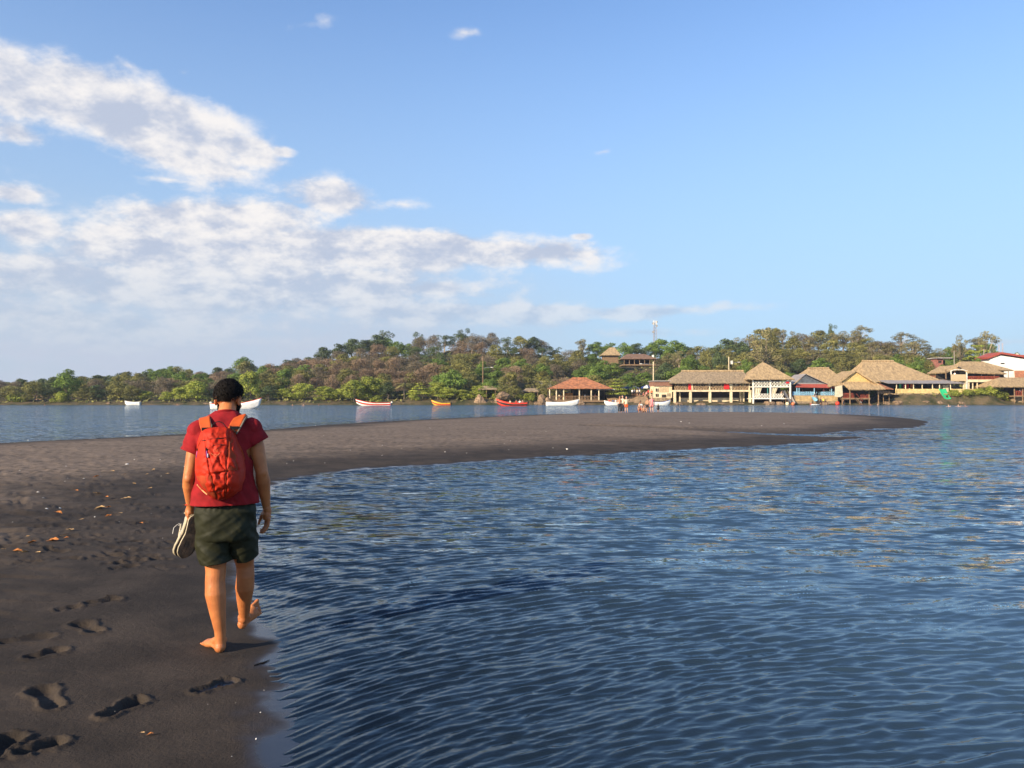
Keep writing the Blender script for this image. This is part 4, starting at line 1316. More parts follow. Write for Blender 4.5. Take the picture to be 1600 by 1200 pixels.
m = MB(); slope(m, (h.x(1368), yf + .8, h.z(606.5)), (h.x(1396), yf + .8, h.z(608)), (h.x(1366), yf + 5, h.z(597)), (h.x(1388), yf + 5, h.z(599)), 10, 4, .1, seed=9)
o = h.add('lean_to_roof', m, TILE); md = o.modifiers.new('thickness', 'SOLIDIFY'); md.thickness = .12
h.posts(WOOD, [1384, 1393], 632, 607, .09, 1.2, zb=.2)
h.add('cream_tarp', MB().add([(h.x(1304), h.D - .3, h.z(604)), (h.x(1315), h.D - .3, h.z(602)), (h.x(1316), h.D - .35, h.z(618)), (h.x(1312), h.D - .45, h.z(620.5)), (h.x(1303), h.D - .4, h.z(620))], [(0, 4, 3, 2, 1)]), CURT)

# 8 the big thatch with the yellow fence
h = House('big_thatched_restaurant', 'largest thatched restaurant with long verandah and yellow fence above the bank', 'restaurant', 1425, 190, 1.6)
rf = hip(h, THATCH, 1352, 1482, 1.5, 17, 596, 1374, 1424, 9, 561.5, pye_r=596)
ridge_cap(h, rf, THATCH, 1374, 1424, 9, 561.5)
m = MB(); slope(m, (h.x(1384), h.D - 1.2, h.z(599)), (h.x(1507), h.D - 1.2, h.z(599)), (h.x(1376), h.D + 3, h.z(592)), (h.x(1482), h.D + 3, h.z(592.5)), 40, 4, .05, .04, seed=12)
o = h.add('verandah_roof', m, METAL); md = o.modifiers.new('thickness', 'SOLIDIFY'); md.thickness = .08
h.posts(CREAM, [1399, 1413, 1425.5, 1439, 1455, 1466, 1483, 1503], 609, 598.5, .12, -.6)
h.part('terrace_edge', STONEW, 1397, 1522, 617, 614.6, -.9, 12)
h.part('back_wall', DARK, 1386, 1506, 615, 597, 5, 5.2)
for a, b, n in ((1400, 1418, 12), (1419, 1456, 22), (1458, 1472, 9), (1485, 1521, 22)):
    h.balusters('fence_panel', YEL, a, b, 614.8, 608, -.8, n, .13)
for a, mt in ((1408, GREENP), (1415, RED), (1420, RED), (1426, pm('orange_cloth', (.55, .13, .03), .9))):
    h.part('hanging_cloth', mt, a, a + 3.6, 607, 600.5, 1.0, 1.06)
h.part('wall', CREAM, 1476, 1484, 613, 602, .5, 4)
for a in (1397.5, 1418.5, 1457, 1484.5, 1521.5): h.part('fence_post', YEL, a - .6, a + .6, 615, 607, -.85, -.65)
slide('green_slide', 'bright green water slide leaning on the bank below the yellow fence', 186.5, 1472, 608, 1481, 624, GREENP, .85, 2.5, .12)

# 9 two-storey with gable balcony
h = House('balcony_restaurant', 'two-storey thatched restaurant with gable front, balcony tables and red railing at right', 'restaurant', 1525, 193, 2.0)
m = MB(); yf, yb = h.D - .5, h.D + 9
L0, P0 = (h.x(1478), yf, h.z(581.5)), (h.x(1497), yf, h.z(569.5))
P1 = (h.x(1551), h.D + 3.5, h.z(571))
slope(m, (h.x(1511), yf - .3, h.z(582)), (h.x(1570), yf - .3, h.z(583.5)), (h.x(1499), yf + 2.5, h.z(570)), P1, 24, 6, .14, seed=21)
slope(m, (h.x(1478), yb, h.z(581.5)), (h.x(1478), yf + .3, h.z(581.5)), (h.x(1499), yb, h.z(570)), (h.x(1499), yf + .3, h.z(569.8)), 12, 5, .12, seed=22)
slope(m, (h.x(1570), yf, h.z(583.5)), (h.x(1570), yb, h.z(583.5)), P1, P1, 10, 6, .14, seed=23)
o = h.add('roof', m, THATCH); md = o.modifiers.new('thickness', 'SOLIDIFY'); md.thickness = .28; md.offset = -1
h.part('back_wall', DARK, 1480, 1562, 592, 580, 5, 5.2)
h.part('balcony_floor', CREAM, 1508, 1562, 597, 593, -.2, 8)
h.balusters('railing', REDW, 1509, 1561, 592.6, 588.2, -.1, 26, .06)
h.part('balcony_wall', pm('bamboo_panel', (.52, .40, .24), .9, .35, 5, stretch=(6, 1, .5)), 1485, 1508.5, 595.5, 585, -.4, -.2)
for a in (1485.5, 1510): h.part('post', WHITE, a - .8, a + .8, 585 if a < 1500 else 608, 579, -.3, -.1)
m = MB(); pts = [(h.x(1485), h.D - .3, h.z(579.5)), (h.x(1491), h.D - .3, h.z(577.8)), (h.x(1505), h.D - .3, h.z(577.8)), (h.x(1510), h.D - .3, h.z(580))]
m.tube(pts, .1, 6); h.add('arch_rail', m, WHITE)
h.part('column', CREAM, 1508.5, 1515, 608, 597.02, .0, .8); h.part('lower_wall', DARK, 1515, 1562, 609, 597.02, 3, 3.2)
for a in (1521, 1528, 1540, 1556): h.part('lower_post', CREAM, a - .7, a + .7, 609, 597.02, .2, .4)
h.part('flag_pole', WOOD, 1475.5, 1477, 592, 577, -.6, -.5)
chairs(h, 1514, 1558, 593, 1.6, 4, WOOD)
# 10 hall roofs behind
h = House('rear_orange_thatch', 'smaller golden thatched roof behind the balcony restaurant', 'restaurant', 1548, 206, 3.0)
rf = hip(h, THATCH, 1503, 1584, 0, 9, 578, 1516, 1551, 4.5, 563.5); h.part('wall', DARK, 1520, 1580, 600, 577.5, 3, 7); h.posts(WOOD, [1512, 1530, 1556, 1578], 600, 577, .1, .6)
h = House('red_sheet_shed', 'low shed with rusty red roof between the big thatch and the balcony restaurant', 'shed', 1465, 207, 3.0)
hip(h, TILE, 1448, 1482, 0, 7, 590, 1452, 1474, 3.5, 580.5, th=.08, jag=.02); h.part('wall', PINKP, 1452, 1484, 610, 589.6, .6, 6)
# 11 white hall with red roof
h = House('white_hall', 'long white hall with red roof rising above the village at far right', 'hall', 1600, 214, 4.0)
x0, xm, x1 = h.x(1547), h.x(1564), h.x(1680); y0, y1 = h.D, h.D + 5
zl, zr, zp = h.z(561), h.z(573), h.z(555.5)
m = MB(); m.add([(x0, y0, 2), (x1, y0, 2), (x1, y0, zr), (xm, y0, zp), (x0, y0, zl), (x0, y1, 2), (x1, y1, 2), (x1, y1, zr), (xm, y1, zp), (x0, y1, zl)], [(0, 1, 2, 3, 4), (9, 8, 7, 6, 5), (0, 4, 9, 5), (1, 6, 7, 2)])
h.add('wall', m, pm('white_wall', (.80, .77, .70), .8, .1, .5))
m = MB(); m.add([(x0 - .8, y0 - .5, zl), (xm, y0 - .5, zp + .4), (x1 + .8, y0 - .5, zr + .3), (x0 - .8, y1 + .5, zl), (xm, y1 + .5, zp + .4), (x1 + .8, y1 + .5, zr + .3)], [(0, 1, 4, 3), (1, 2, 5, 4)])
o = h.add('roof', m, REDM); md = o.modifiers.new('thickness', 'SOLIDIFY'); md.thickness = .55; md.offset = 1
wn = h.part('window', DARK, 1564, 1570, 568.8, 567, -.05, .05)
m = MB(); slope(m, (h.x(1575), h.D - 3, h.z(590)), (h.x(1640), h.D - 3, h.z(590)), (h.x(1585), h.D - .1, h.z(579)), (h.x(1640), h.D - .1, h.z(579)), 20, 5, .05, seed=31)
o = h.add('lean_to_roof', m, TILE); md = o.modifiers.new('thickness', 'SOLIDIFY'); md.thickness = .12
h = House('tiled_rear_house', 'house with clay roof standing behind the white hall at the right edge', 'house', 1597, 240, 5.0)
hip(h, TILE, 1580, 1640, 0, 10, 558.5, 1588, 1630, 5, 553, th=.1, jag=.02); h.part('wall', CREAM, 1584, 1636, 580, 558, .6, 9)
# 12 right hut
h = House('right_edge_hut', 'thatched hut on posts with red railing at the right edge above the water', 'hut', 1592, 185.5, .2)
hip(h, THATCH, 1557, 1640, -.8, 10, 603.5, 1580, 1625, 4.5, 589)
h.posts(WOOD, [1585, 1598, 1622], 635, 602.5, .14, .0, zb=-.8)
h.part('deck', WOOD, 1584, 1636, 620, 618, -.1, 8); h.balusters('railing', REDW, 1586, 1636, 618, 611, .0, 20, .06)
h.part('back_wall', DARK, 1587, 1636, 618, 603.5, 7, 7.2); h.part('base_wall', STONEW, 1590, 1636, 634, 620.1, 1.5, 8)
# 13 small hut on the slope
h = House('hillside_hut', 'tiny pink hut with flat metal roof among trees above the big thatch', 'hut', 1470, 212, 3.0)
h.part('wall', PINKP, 1463.5, 1474, 576, 560.5, 0, 3); h.part('window', DARK, 1466.5, 1471.5, 567, 563.5, -.05, .05); h.part('roof', METAL, 1461, 1486, 560.2, 558.6, -.8, 4)
h.part('lower_wall', DARK, 1475, 1482, 572, 562, 1.5, 3)
# 14 hill palapas
h = House('hilltop_pavilion', 'open pavilion with brown tiled roof on the hill beside the street lamp', 'pavilion', 998, 236, Z(572, 236))
hip(h, pm('brown_old_tile', (.21, .125, .08), .9, .4, 1.6, .05), 972, 1027, 0, 10, 560.5, 984, 1012, 5, 551.5, th=.15, jag=.04); h.part('floor', WOOD, 974, 1025, 571, 569, .3, 9)
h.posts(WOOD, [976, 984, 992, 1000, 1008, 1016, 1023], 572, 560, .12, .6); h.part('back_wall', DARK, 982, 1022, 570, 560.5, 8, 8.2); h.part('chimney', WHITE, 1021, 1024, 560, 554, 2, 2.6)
h = House('hilltop_thatch', 'small golden thatched roof peeking out of the hilltop trees', 'hut', 955, 262, Z(556, 262))
hip(h, THATCH, 940, 970, 0, 8, 554.5, 955, 963, 4, 541.5, jag=.1); h.part('wall', WOOD, 944, 967, 580, 554, 1, 7)
# grey garden wall
h = House('garden_wall', 'long grey concrete wall on the slope left of the tile-roofed pavilion', 'wall', 845, 203, 1.0)
for i in range(3): h.part('wall_panel', GREY, 823 + i * 13.2, 836 + i * 13.2, 612, 594.6 + i * .5, 0, .25)
h = House('thatch_shelter', 'low thatched shelter on posts above the brown boulders left of the red boat', 'shelter', 761, 188.5, .8)
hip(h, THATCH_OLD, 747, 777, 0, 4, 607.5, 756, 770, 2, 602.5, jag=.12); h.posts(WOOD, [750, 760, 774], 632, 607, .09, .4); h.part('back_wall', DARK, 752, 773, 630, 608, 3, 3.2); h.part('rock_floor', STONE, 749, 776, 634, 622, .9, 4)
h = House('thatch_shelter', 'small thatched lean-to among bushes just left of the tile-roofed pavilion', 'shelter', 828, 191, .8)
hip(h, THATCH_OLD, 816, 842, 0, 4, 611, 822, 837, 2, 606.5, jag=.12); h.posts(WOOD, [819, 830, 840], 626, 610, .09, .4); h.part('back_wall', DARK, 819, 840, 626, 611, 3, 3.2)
h = House('shore_ruin', 'low tan house wall hidden among the trees on the left shore', 'wall', 62, 197, .8)
h.part('wall', pm('pink_clay', (.42, .26, .17), .9, .4, 2), 54, 66, 626, 618, 0, 3)

# street lamps, poles, mast
def lamp(name, label, px, D, top, base, arm, head_py, mat=CREAM):
    z0 = tz(X(px, D), D) if base is None else Z(base, D)
    t = thing(name, label, 'lamp post', (X(px, D), D, z0)); o = (X(px, D), D, z0)
    MB().tube([(o[0], D, z0 - 1), (o[0], D, Z(top, D))], [.16, .12], 8).build('pole', mat, t, origin=o)
    a = (X(px, D), D, Z(head_py + 1.4, D)); b = (X(px + arm, D), D, Z(head_py, D))
    MB().tube([a, ((a[0] + b[0]) / 2, D, Z(head_py + .3, D)), b], .06, 6).build('arm', STEEL, t, origin=o)
    s = -1 if arm < 0 else 1
    MB().ell((b[0] + s * .35, D, b[2]), (.45, .16, .10)).build('lamp_head', WHITE, t, origin=o, sm=True)
    return t
lamp('street_lamp', 'tall pale street lamp standing left of the cream house', 1021, 196, 565, None, -17, 568.5)
t = lamp('street_lamp', 'street lamp with white box above the long thatched roof', 1139, 206, 557.5, None, 14, 566)
MB().box(X(1142, 206), X(1145, 206), 205.8, 206.2, Z(569, 206), Z(563.5, 206)).build('meter_box', WHITE, t, origin=tuple(t.location))
t = lamp('street_lamp', 'weathered wooden lamp pole among the trees above the rocky shore', 754.5, 198, 556, None, 12, 574, WOOD)
for px, top, D, lb in ((1491.5, 548, 222, 'wooden utility pole above the roof left of the layered tree'), (1538, 545, 222, 'wooden utility pole in front of the windswept tree near the white hall')):
    t = thing('utility_pole', lb, 'utility pole', (X(px, D), D, tz(X(px, D), D)), 0, 'utility poles behind the village')
    MB().tube([(0, 0, -1), (0, 0, Z(top, D) - t.location.z)], [.16, .11], 8).build('pole', GREY, t, origin=(0, 0, 0))
    MB().box(-.9, .9, -.06, .06, Z(top + 1.2, D) - t.location.z, Z(top + .4, D) - t.location.z).build('cross_arm', WOOD, t, origin=(0, 0, 0))
def lattice_mast(name, label, px, D, top, wb, wt, zb, dishes=True):
    t = thing(name, label, 'mast', (X(px, D), D, zb)); H = Z(top, D) - zb
    w = lambda z: wb + (wt - wb) * z / H
    cs = [(cos(a), sin(a)) for a in (pi / 2, pi / 2 + 2.094, pi / 2 + 4.189)]
    for c in cs: MB().bar((c[0] * wb, c[1] * wb, 0), (c[0] * wt, c[1] * wt, H), .07, .05, 5).build('leg', pm('mast_red_white', (.40, .27, .25), .6, .2, 1.0), t, origin=(0, 0, 0))
    m = MB(); n = int(H / 1.3)
    for i in range(n):
        za, zb_ = H * i / n, H * (i + 1) / n
        for k in range(3):
            a, b = cs[k], cs[(k + 1) % 3]
            m.bar((a[0] * w(za), a[1] * w(za), za), (b[0] * w(zb_), b[1] * w(zb_), zb_), .035, seg=4); m.bar((a[0] * w(za), a[1] * w(za), za), (b[0] * w(za), b[1] * w(za), za), .035, seg=4)
    m.build('bracing', STEEL, t, origin=(0, 0, 0))
    if dishes:
        for dz, sx in ((.3, 1), (.9, -1), (2.0, 1), (4.6, -1)):
            MB().tube([(sx * wt * 1.3, -.5, H - dz), (sx * wt * 1.3, -.25, H - dz)], [.42, .42], 12).build('dish', GREY, t, origin=(0, 0, 0))
        for sx in (-1, 0, 1): MB().box(sx * .7 - .12, sx * .7 + .12, -.7, -.5, H - 1.6, H + .3).build('antenna_panel', WHITE, t, origin=(0, 0, 0))
    return t
lattice_mast('radio_mast', 'lattice radio mast rising above the hill beside the hilltop pavilion', 1023.5, 330, 502, 1.1, .6, tz(X(1023, 330), 330))
lattice_mast('thin_antenna', 'left one of two thin antennas above the white hall roof', 1561.5, 300, 538, .3, .2, 6, False)
lattice_mast('thin_antenna', 'right one of two thin antennas above the white hall roof', 1567, 300, 536, .3, .2, 6, False)
for i, (px, w, lb) in enumerate(((1575.5, 3, 'left white water tank on the roof line at far right'), (1590, 4, 'right white water tank on the roof line at far right'))):
    D = 232
    t = thing('water_tank', lb, 'water tank', (X(px, D), D, Z(558, D)))
    MB().tube([(0, 0, -5), (0, 0, 0)], .5, 8).build('stand', GREY, t, origin=(0, 0, 0)); MB().tube([(0, 0, 0), (0, 0, .9), (0, 0, 1.1)], [.5, .5, .2], 12).build('tank', WHITE, t, origin=(0, 0, 0))

# umbrellas / canopies on the landing
def parasol(label, px, D, top, r, mat):
    z0 = tz(X(px, D), D); H = Z(top, D) - z0
    t = thing('market_umbrella', label, 'umbrella', (X(px, D), D, z0), 0, 'market umbrellas on the landing')
    MB().tube([(0, 0, 0), (0, 0, H)], .05, 6).build('pole', WOOD, t, origin=(0, 0, 0))
    m = MB(); n = 8
    vs = [(0, 0, H)] + [(cos(2 * pi * k / n) * r, sin(2 * pi * k / n) * r, H - r * .42) for k in range(n)] + [(cos(2 * pi * k / n) * r, sin(2 * pi * k / n) * r, H - r * .42 - .3) for k in range(n)]
    for k in range(n):
        k2 = (k + 1) % n
        m2 = MB().add([vs[0], vs[1 + k], vs[1 + k2], vs[1 + n + k], vs[1 + n + k2]], [(0, 1, 2), (1, 3, 4, 2)])
        m2.build('canopy_panel', mat if k % 2 else NAVY, t, origin=(0, 0, 0))
parasol('blue and white umbrella left on the sandy landing', 981, 194, 602, 1.6, NAVY)
parasol('blue umbrella with a white panel in the middle of the sandy landing', 990, 196, 602.5, 1.5, WHITE)
parasol('blue umbrella beside the street lamp and cream house', 1011, 194, 601, 1.5, WHITE)
parasol('dark umbrella at the right end of the landing', 1017, 196, 602, 1.3, NAVY)
# sandy landing ramp
m = MB(); m.grid(lambda u, v: (X(952 + 66 * u, 185), 184.0 + 12 * v, -.15 + 3.0 * v ** .8 + .15 * sin(u * 9)), 16, 8)
m.build('landing_ramp', pm('brown_earth', (.32, .215, .12), .95, .4, 1.2, .05), None, origin=(0, 0, 0), kind='structure')

# rocks along the shore
def rock(label, px, py, wpx, hpx, D, seed):
    rg = np.random.RandomState(seed); m = MB(); w = wpx / 1200 * D / 2; hh = hpx / 1200 * D
    m.ell((0, 0, 0), (1, 1, 1), nu=14, nv=10)
    v = np.array(m.v); n = fbm(v[:, 0] * 2 + seed, v[:, 1] * 2 + v[:, 2] * 3, seed, 3)
    v *= (.72 + .6 * n)[:, None]; v[:, 0] *= w; v[:, 1] *= w * .8; v[:, 2] *= hh * .75
    me = MB(); me.v = [tuple(a) for a in v]; me.f = m.f; me.t = m.t
    o = me.build('shore_rock', STONE, None, origin=(0, 0, 0)); o.location = (X(px, D), D, Z(py, D))
    tag(o, label, 'rock', 'rocks along the far shore'); return o
RK = [(749, 629, 15, 15, 'tall brown boulder left of the cave below the small thatched shelter'), (756, 631, 10, 8, 'low boulder at the foot of the tall one'), (770, 632, 8, 7, 'small rock right of the dark cave'),
      (786, 619, 20, 9, 'yellowish boulder above the red and black boat'), (778, 628, 12, 10, 'brown boulder beside the bow of the red boat'),
      (846, 629, 13, 16, 'big brown rock at the left corner of the pavilion base'), (856, 630, 12, 12, 'brown rock under the left pavilion post'), (838, 632, 8, 6, 'small rock left of the white motor boat'),
      (908, 632, 12, 8, 'dark rock under the pavilion deck'), (1202, 632, 22, 7, 'wide brown rock between the square pavilion stilts'), (1218, 632, 14, 6, 'brown rock beside the grey slide'),
      (1060, 633, 16, 6, 'dark rock under the left bay of the long restaurant'), (1095, 633.5, 20, 5, 'dark rock under the second bay of the long restaurant'), (1126, 633.5, 22, 5, 'dark rock under the third bay of the long restaurant'), (1158, 633.5, 18, 5, 'dark rock under the last bay of the long restaurant'),
      (1403, 630, 14, 6, 'tan rock at the foot of the bank right of the stilt hut'), (1422, 631, 10, 5, 'small tan rock below the fence left end'), (1445, 630, 16, 6, 'tan rock below the middle of the yellow fence'), (1468, 630.5, 12, 5, 'tan rock left of the green slide'), (1500, 631, 14, 5, 'tan rock right of the green slide'),
      (322, 632, 12, 4, 'low rock on the shore left of the man'), (170, 631, 8, 4, 'pale rock left of the small white boat'), (1288, 632, 14, 6, 'rock at the foot of the wall below the red awning'), (1385, 632, 12, 6, 'rock under the lean-to roof')]
for i, (px, py, w, hh, lb) in enumerate(RK): rock(lb, px, py, w, hh, 186.0 - (1.0 if 1050 < px < 1300 else 0), 100 + i)

# ---------------------------------------------------------------- boats
def boat(name, label, px0, px1, py_w, D, bow, hull, trim, rise=.9, h=.55, beam=1.5, bottom=None, extra=None, rz=0.0):
    """open fishing skiff: px0..px1 its length, bow = -1 left or 1 right"""
    L = (px1 - px0) / 1200 * D; cx = X((px0 + px1) / 2, D)
    t = thing(name, label, 'boat', (cx, D, 0), rz, 'open boats along the lagoon')
    n = 24; k = 10
    def sec(u):   # u 0 stern .. 1 bow
        w = beam / 2 * (.86 + .14 * math.sin(u * pi * .8)) * (1 - max(0, (u - .5) / .5) ** 2.4 * .97)
        top = h * (1 + .25 * (1 - u) ** 2) + rise * max(0, (u - .35) / .65) ** 2.0
        bot = -.22 + (.35 + rise * .35) * max(0, (u - .72) / .28) ** 2
        return w, top, bot
    def pt(u, v, s=1.0, inset=0.0, zt=None):
        w, top, bot = sec(u)
        a = (v - .5) * 2
        x = bow * (u - .5) * L + bow * (.12 * L * 0) + bow * .35 * rise * max(0, (u - .7) / .3) * (1 - abs(1 - abs(a)))
        y = math.copysign(abs(a) ** .55, a) * (w - inset)
        z = bot + (top - bot) * abs(a) ** 1.8
        return x, y, z
    m = MB(); m.grid(lambda u, v: pt(u, v), n, k)
    # transom
    hl = m.build('hull', hull, t, origin=(0, 0, 0), sm=True)
    md = hl.modifiers.new('thickness', 'SOLIDIFY'); md.thickness = .05
    m = MB(); vs = [pt(0, v / 10) for v in range(11)]; m.add(vs, [tuple(range(11))]); m.build('transom', hull, t, origin=(0, 0, 0))
    for s in (0, 1):
        m = MB(); pts = []
        for i in range(n + 1):
            x, y, z = pt(i / n, s); pts.append((x, y, z + .02))
        m.tube(pts, .055, 5); m.build('gunwale', trim, t, origin=(0, 0, 0))
    if bottom is not None:     # painted boot stripe standing proud of the planks
        for s in (-1, 1):
            m = MB()
            def fb(u, v, s=s):
                x, y, z = pt(u, .5 + s * (.30 + .125 * v)); return (x, y * 1.015 + s * .012, z)
            m.grid(fb, n, 4); m.build('boot_stripe', bottom, t, origin=(0, 0, 0), sm=True)
    for u in (.18, .42, .64):
        w, top, bot = sec(u); x = bow * (u - .5) * L
        MB().box(x - .14, x + .14, -w * .93, w * .93, top * .62, top * .62 + .05).build('thwart', WOOD, t, origin=(0, 0, 0))
    x = -bow * .5 * L
    m = MB(); m.tube([(x - bow * .15, 0, -.4), (x - bow * .15, 0, h * 1.2)], [.06, .08], 6); m.build('motor_leg', DARK, t, origin=(0, 0, 0))
    MB().ell((x - bow * .15, 0, h * 1.45), (.22, .14, .2)).build('outboard_motor', DARK if extra != 'pale_motor' else WHITE, t, origin=(0, 0, 0), sm=True)
    return t
BW = pm('white_hull_paint', (.80, .78, .72), .4, .1, 2)
BR = pm('red_hull_paint', (.62, .05, .025), .45, .2, 2)
BY = pm('yellow_hull_paint', (.75, .42, .03), .45, .2, 2)
BK_ = pm('black_hull_paint', (.03, .03, .03), .4, .2, 2)
BB = pm('blue_hull_paint', (.05, .10, .30), .45, .2, 2)
boat('fishing_boat', 'white boat with red trim and raised red bow half hidden behind the man', 331, 405, 641, 118, 1, BW, BR, 1.0, .62, 1.7, BR, 'pale_motor')
boat('fishing_boat', 'small plain white rowing boat on the left shore', 196, 220, 634, 181, -1, BW, BW, .35, .6, 1.4)
boat('fishing_boat', 'long white boat with red bow below the big mangrove', 558, 611, 634, 168, -1, BW, BR, .9, .5, 1.6, BR, 'pale_motor')
boat('fishing_boat', 'yellow boat with red sides moored below the rounded green tree', 676, 704, 633, 176, -1, BY, BY, .8, .4, 1.4, BR)
boat('fishing_boat', 'orange-red and black boat carrying people off the rocky shore', 778, 824, 637, 158, -1, BR, BR, .9, .55, 1.6, BK_)
boat('fishing_boat', 'long white boat with high bow in front of the pavilion', 853, 903, 635, 172, 1, BW, BW, .75, .6, 1.5)
boat('fishing_boat', 'white boat in front of the sandy landing left of the standing people', 945, 973, 635, 178, -1, BW, BW, .5, .55, 1.5)
boat('fishing_boat', 'white boat with blue rail moored right of the bathers', 1019, 1046, 634, 180, 1, BW, BB, .6, .6, 1.5)

# ---------------------------------------------------------------- small people far away
SKINS = [pm('tan_skin', (.46, .24, .14), .6, .1), pm('brown_skin', (.27, .13, .075), .6, .1), pm('fair_skin', (.60, .36, .25), .6, .1)]
HAIR = pm('black_hair', (.012, .010, .009), .5, .3, 20)
CL = dict(white=pm('white_cotton', (.75, .74, .72), .9), red=pm('red_cotton', (.55, .05, .04), .9), orange=pm('orange_cotton', (.75, .15, .05), .9), dark=pm('dark_cotton', (.03, .03, .035), .9),
          blue=pm('blue_cotton', (.06, .16, .38), .9), yellow=pm('yellow_cotton', (.72, .55, .08), .9), pink=pm('pink_cotton', (.68, .25, .25), .9), grey=pm('grey_cotton', (.30, .30, .32), .9), cream=pm('cream_cotton', (.65, .55, .38), .9))
POSES = {
    'stand': dict(hip=.90, kneeL=(-.10, .02, .48), kneeR=(.10, -.02, .48), footL=(-.11, 0, .05), footR=(.12, 0, .05), handL=(-.27, .05, .78), handR=(.27, .05, .78)),
    'point': dict(hip=.90, kneeL=(-.10, .02, .48), kneeR=(.10, -.02, .48), footL=(-.13, 0, .05), footR=(.14, 0, .05), handL=(-.30, .10, .95), handR=(.52, .15, 1.25)),
    'wade': dict(hip=.62, kneeL=(-.10, .02, .20), kneeR=(.10, -.02, .20), footL=(-.11, 0, -.2), footR=(.12, 0, -.2), handL=(-.32, .05, .62), handR=(.32, .05, .62)),
    'sit': dict(hip=.16, kneeL=(-.16, -.36, .36), kneeR=(.16, -.38, .34), footL=(-.14, -.62, .05), footR=(.14, -.64, .05), handL=(-.30, -.15, .15), handR=(.30, -.18, .20)),
    'seat': dict(hip=.46, kneeL=(-.12, -.40, .48), kneeR=(.12, -.40, .48), footL=(-.12, -.42, .05), footR=(.12, -.44, .05), handL=(-.25, -.30, .55), handR=(.25, -.30, .58)),
    'crouch': dict(hip=.32, kneeL=(-.18, -.28, .46), kneeR=(.18, -.26, .46), footL=(-.16, -.10, .05), footR=(.16, -.10, .05), handL=(-.25, -.35, .20), handR=(.25, -.35, .25)),
    'swim': dict(hip=-.45, kneeL=(-.10, .1, -.8), kneeR=(.10, .1, -.8), footL=(-.11, .2, -1.1), footR=(.12, .2, -1.1), handL=(-.42, -.15, .02), handR=(.40, .10, .10))}
PM = {}
def person_mesh(pose):
    if pose in PM: return PM[pose]
    P = POSES[pose]; hz = P['hip']; m = MB()
    lean = -.10 if pose in ('sit', 'crouch') else 0
    ch = Vector((0, lean, hz + .40)); sh = hz + .52
    m.tube([(0, 0, hz - .06), (0, 0, hz + .04), (0, lean * .5, hz + .2), ch, (0, lean, sh + .04)], [.13, .165, .135, .175, .08], 10, flat=.65, side=(1, 0, 0))
    m.tube([(0, lean, sh), (0, lean, sh + .14)], [.06, .055], 8)
    m.ell((0, lean - .01, sh + .24), (.085, .10, .125))
    m.ell((0, lean - .11, sh + .225), (.015, .02, .025), nu=6, nv=5)
    for s in (-1, 1): m.ell((s * .087, lean, sh + .23), (.014, .022, .032), nu=6, nv=5)
    for s, hn in ((-1, 'handL'), (1, 'handR')):
        a = Vector((s * .18, lean, sh - .03)); c = Vector(P[hn]); b = (a + c) / 2 + Vector((s * .05, .05, -.02))
        m.tube([a, b, c], [.055, .042, .028], 8)
        d = (c - b).normalized()
        m.ell(c + d * .045, (.035, .025, .05), nu=8, nv=6)
        for f in range(4): m.tube([c + d * .06 + Vector(((f - 1.5) * .018, 0, 0)), c + d * .13 + Vector(((f - 1.5) * .020, -.01, 0))], [.010, .007], 5)
    for s, kn, fn in ((-1, 'kneeL', 'footL'), (1, 'kneeR', 'footR')):
        a = Vector((s * .09, 0, hz)); k = Vector(P[kn]); f = Vector(P[fn])
        m.tube([a, a.lerp(k, .5), k], [.095, .082, .055], 9); m.tube([k, k.lerp(f, .35), f], [.055, .058, .034], 8)
        m.ell(f + Vector((0, -.07, -.01)), (.045, .13, .035), nu=8, nv=6)
    me = m.mesh('person_body', sm=True)
    # clothes
    P_ = {}
    s1 = MB(); s1.tube([(0, 0, hz - .03), (0, 0, hz + .06), (0, lean * .5, hz + .2), ch, (0, lean, sh + .02)], [.175, .18, .155, .195, .10], 12, flat=.72, side=(1, 0, 0))
    for s, hn in ((-1, 'handL'), (1, 'handR')):
        a = Vector((s * .15, lean, sh - .03)); c = Vector(P[hn]); b = (a + c) / 2 + Vector((s * .05, .05, -.02)); s1.tube([a, a.lerp(b, .75)], [.075, .065], 8)
    P_['shirt'] = s1.mesh('shirt', sm=True)
    s2 = MB(); s2.tube([(0, 0, hz - .1), (0, 0, hz + .07)], [.185, .17], 12, flat=.75, side=(1, 0, 0))
    for s, kn in ((-1, 'kneeL'), (1, 'kneeR')):
        a = Vector((s * .09, 0, hz)); k = Vector(P[kn]); s2.tube([a, a.lerp(k, .72)], [.115, .10], 10)
    P_['shorts'] = s2.mesh('shorts', sm=True)
    s3 = MB()
    for s, kn, fn in ((-1, 'kneeL', 'footL'), (1, 'kneeR', 'footR')):
        a = Vector((s * .09, 0, hz)); k = Vector(P[kn]); f = Vector(P[fn]); s3.tube([a, k, k.lerp(f, .9)], [.115, .08, .06], 10)
    s3.tube([(0, 0, hz - .1), (0, 0, hz + .07)], [.185, .17], 12, flat=.75, side=(1, 0, 0)); P_['trousers'] = s3.mesh('trousers', sm=True)
    s4 = MB(); s4.ell((0, lean + .015, sh + .27), (.098, .108, .11)); P_['hair'] = s4.mesh('hair', sm=True)
    s5 = MB(); s5.tube([(0, lean, sh + .30), (0, lean, sh + .31), (0, lean, sh + .40)], [.17, .10, .08], 12); P_['hat'] = s5.mesh('hat')
    P_['__body'] = me
    PM[pose] = P_; return P_
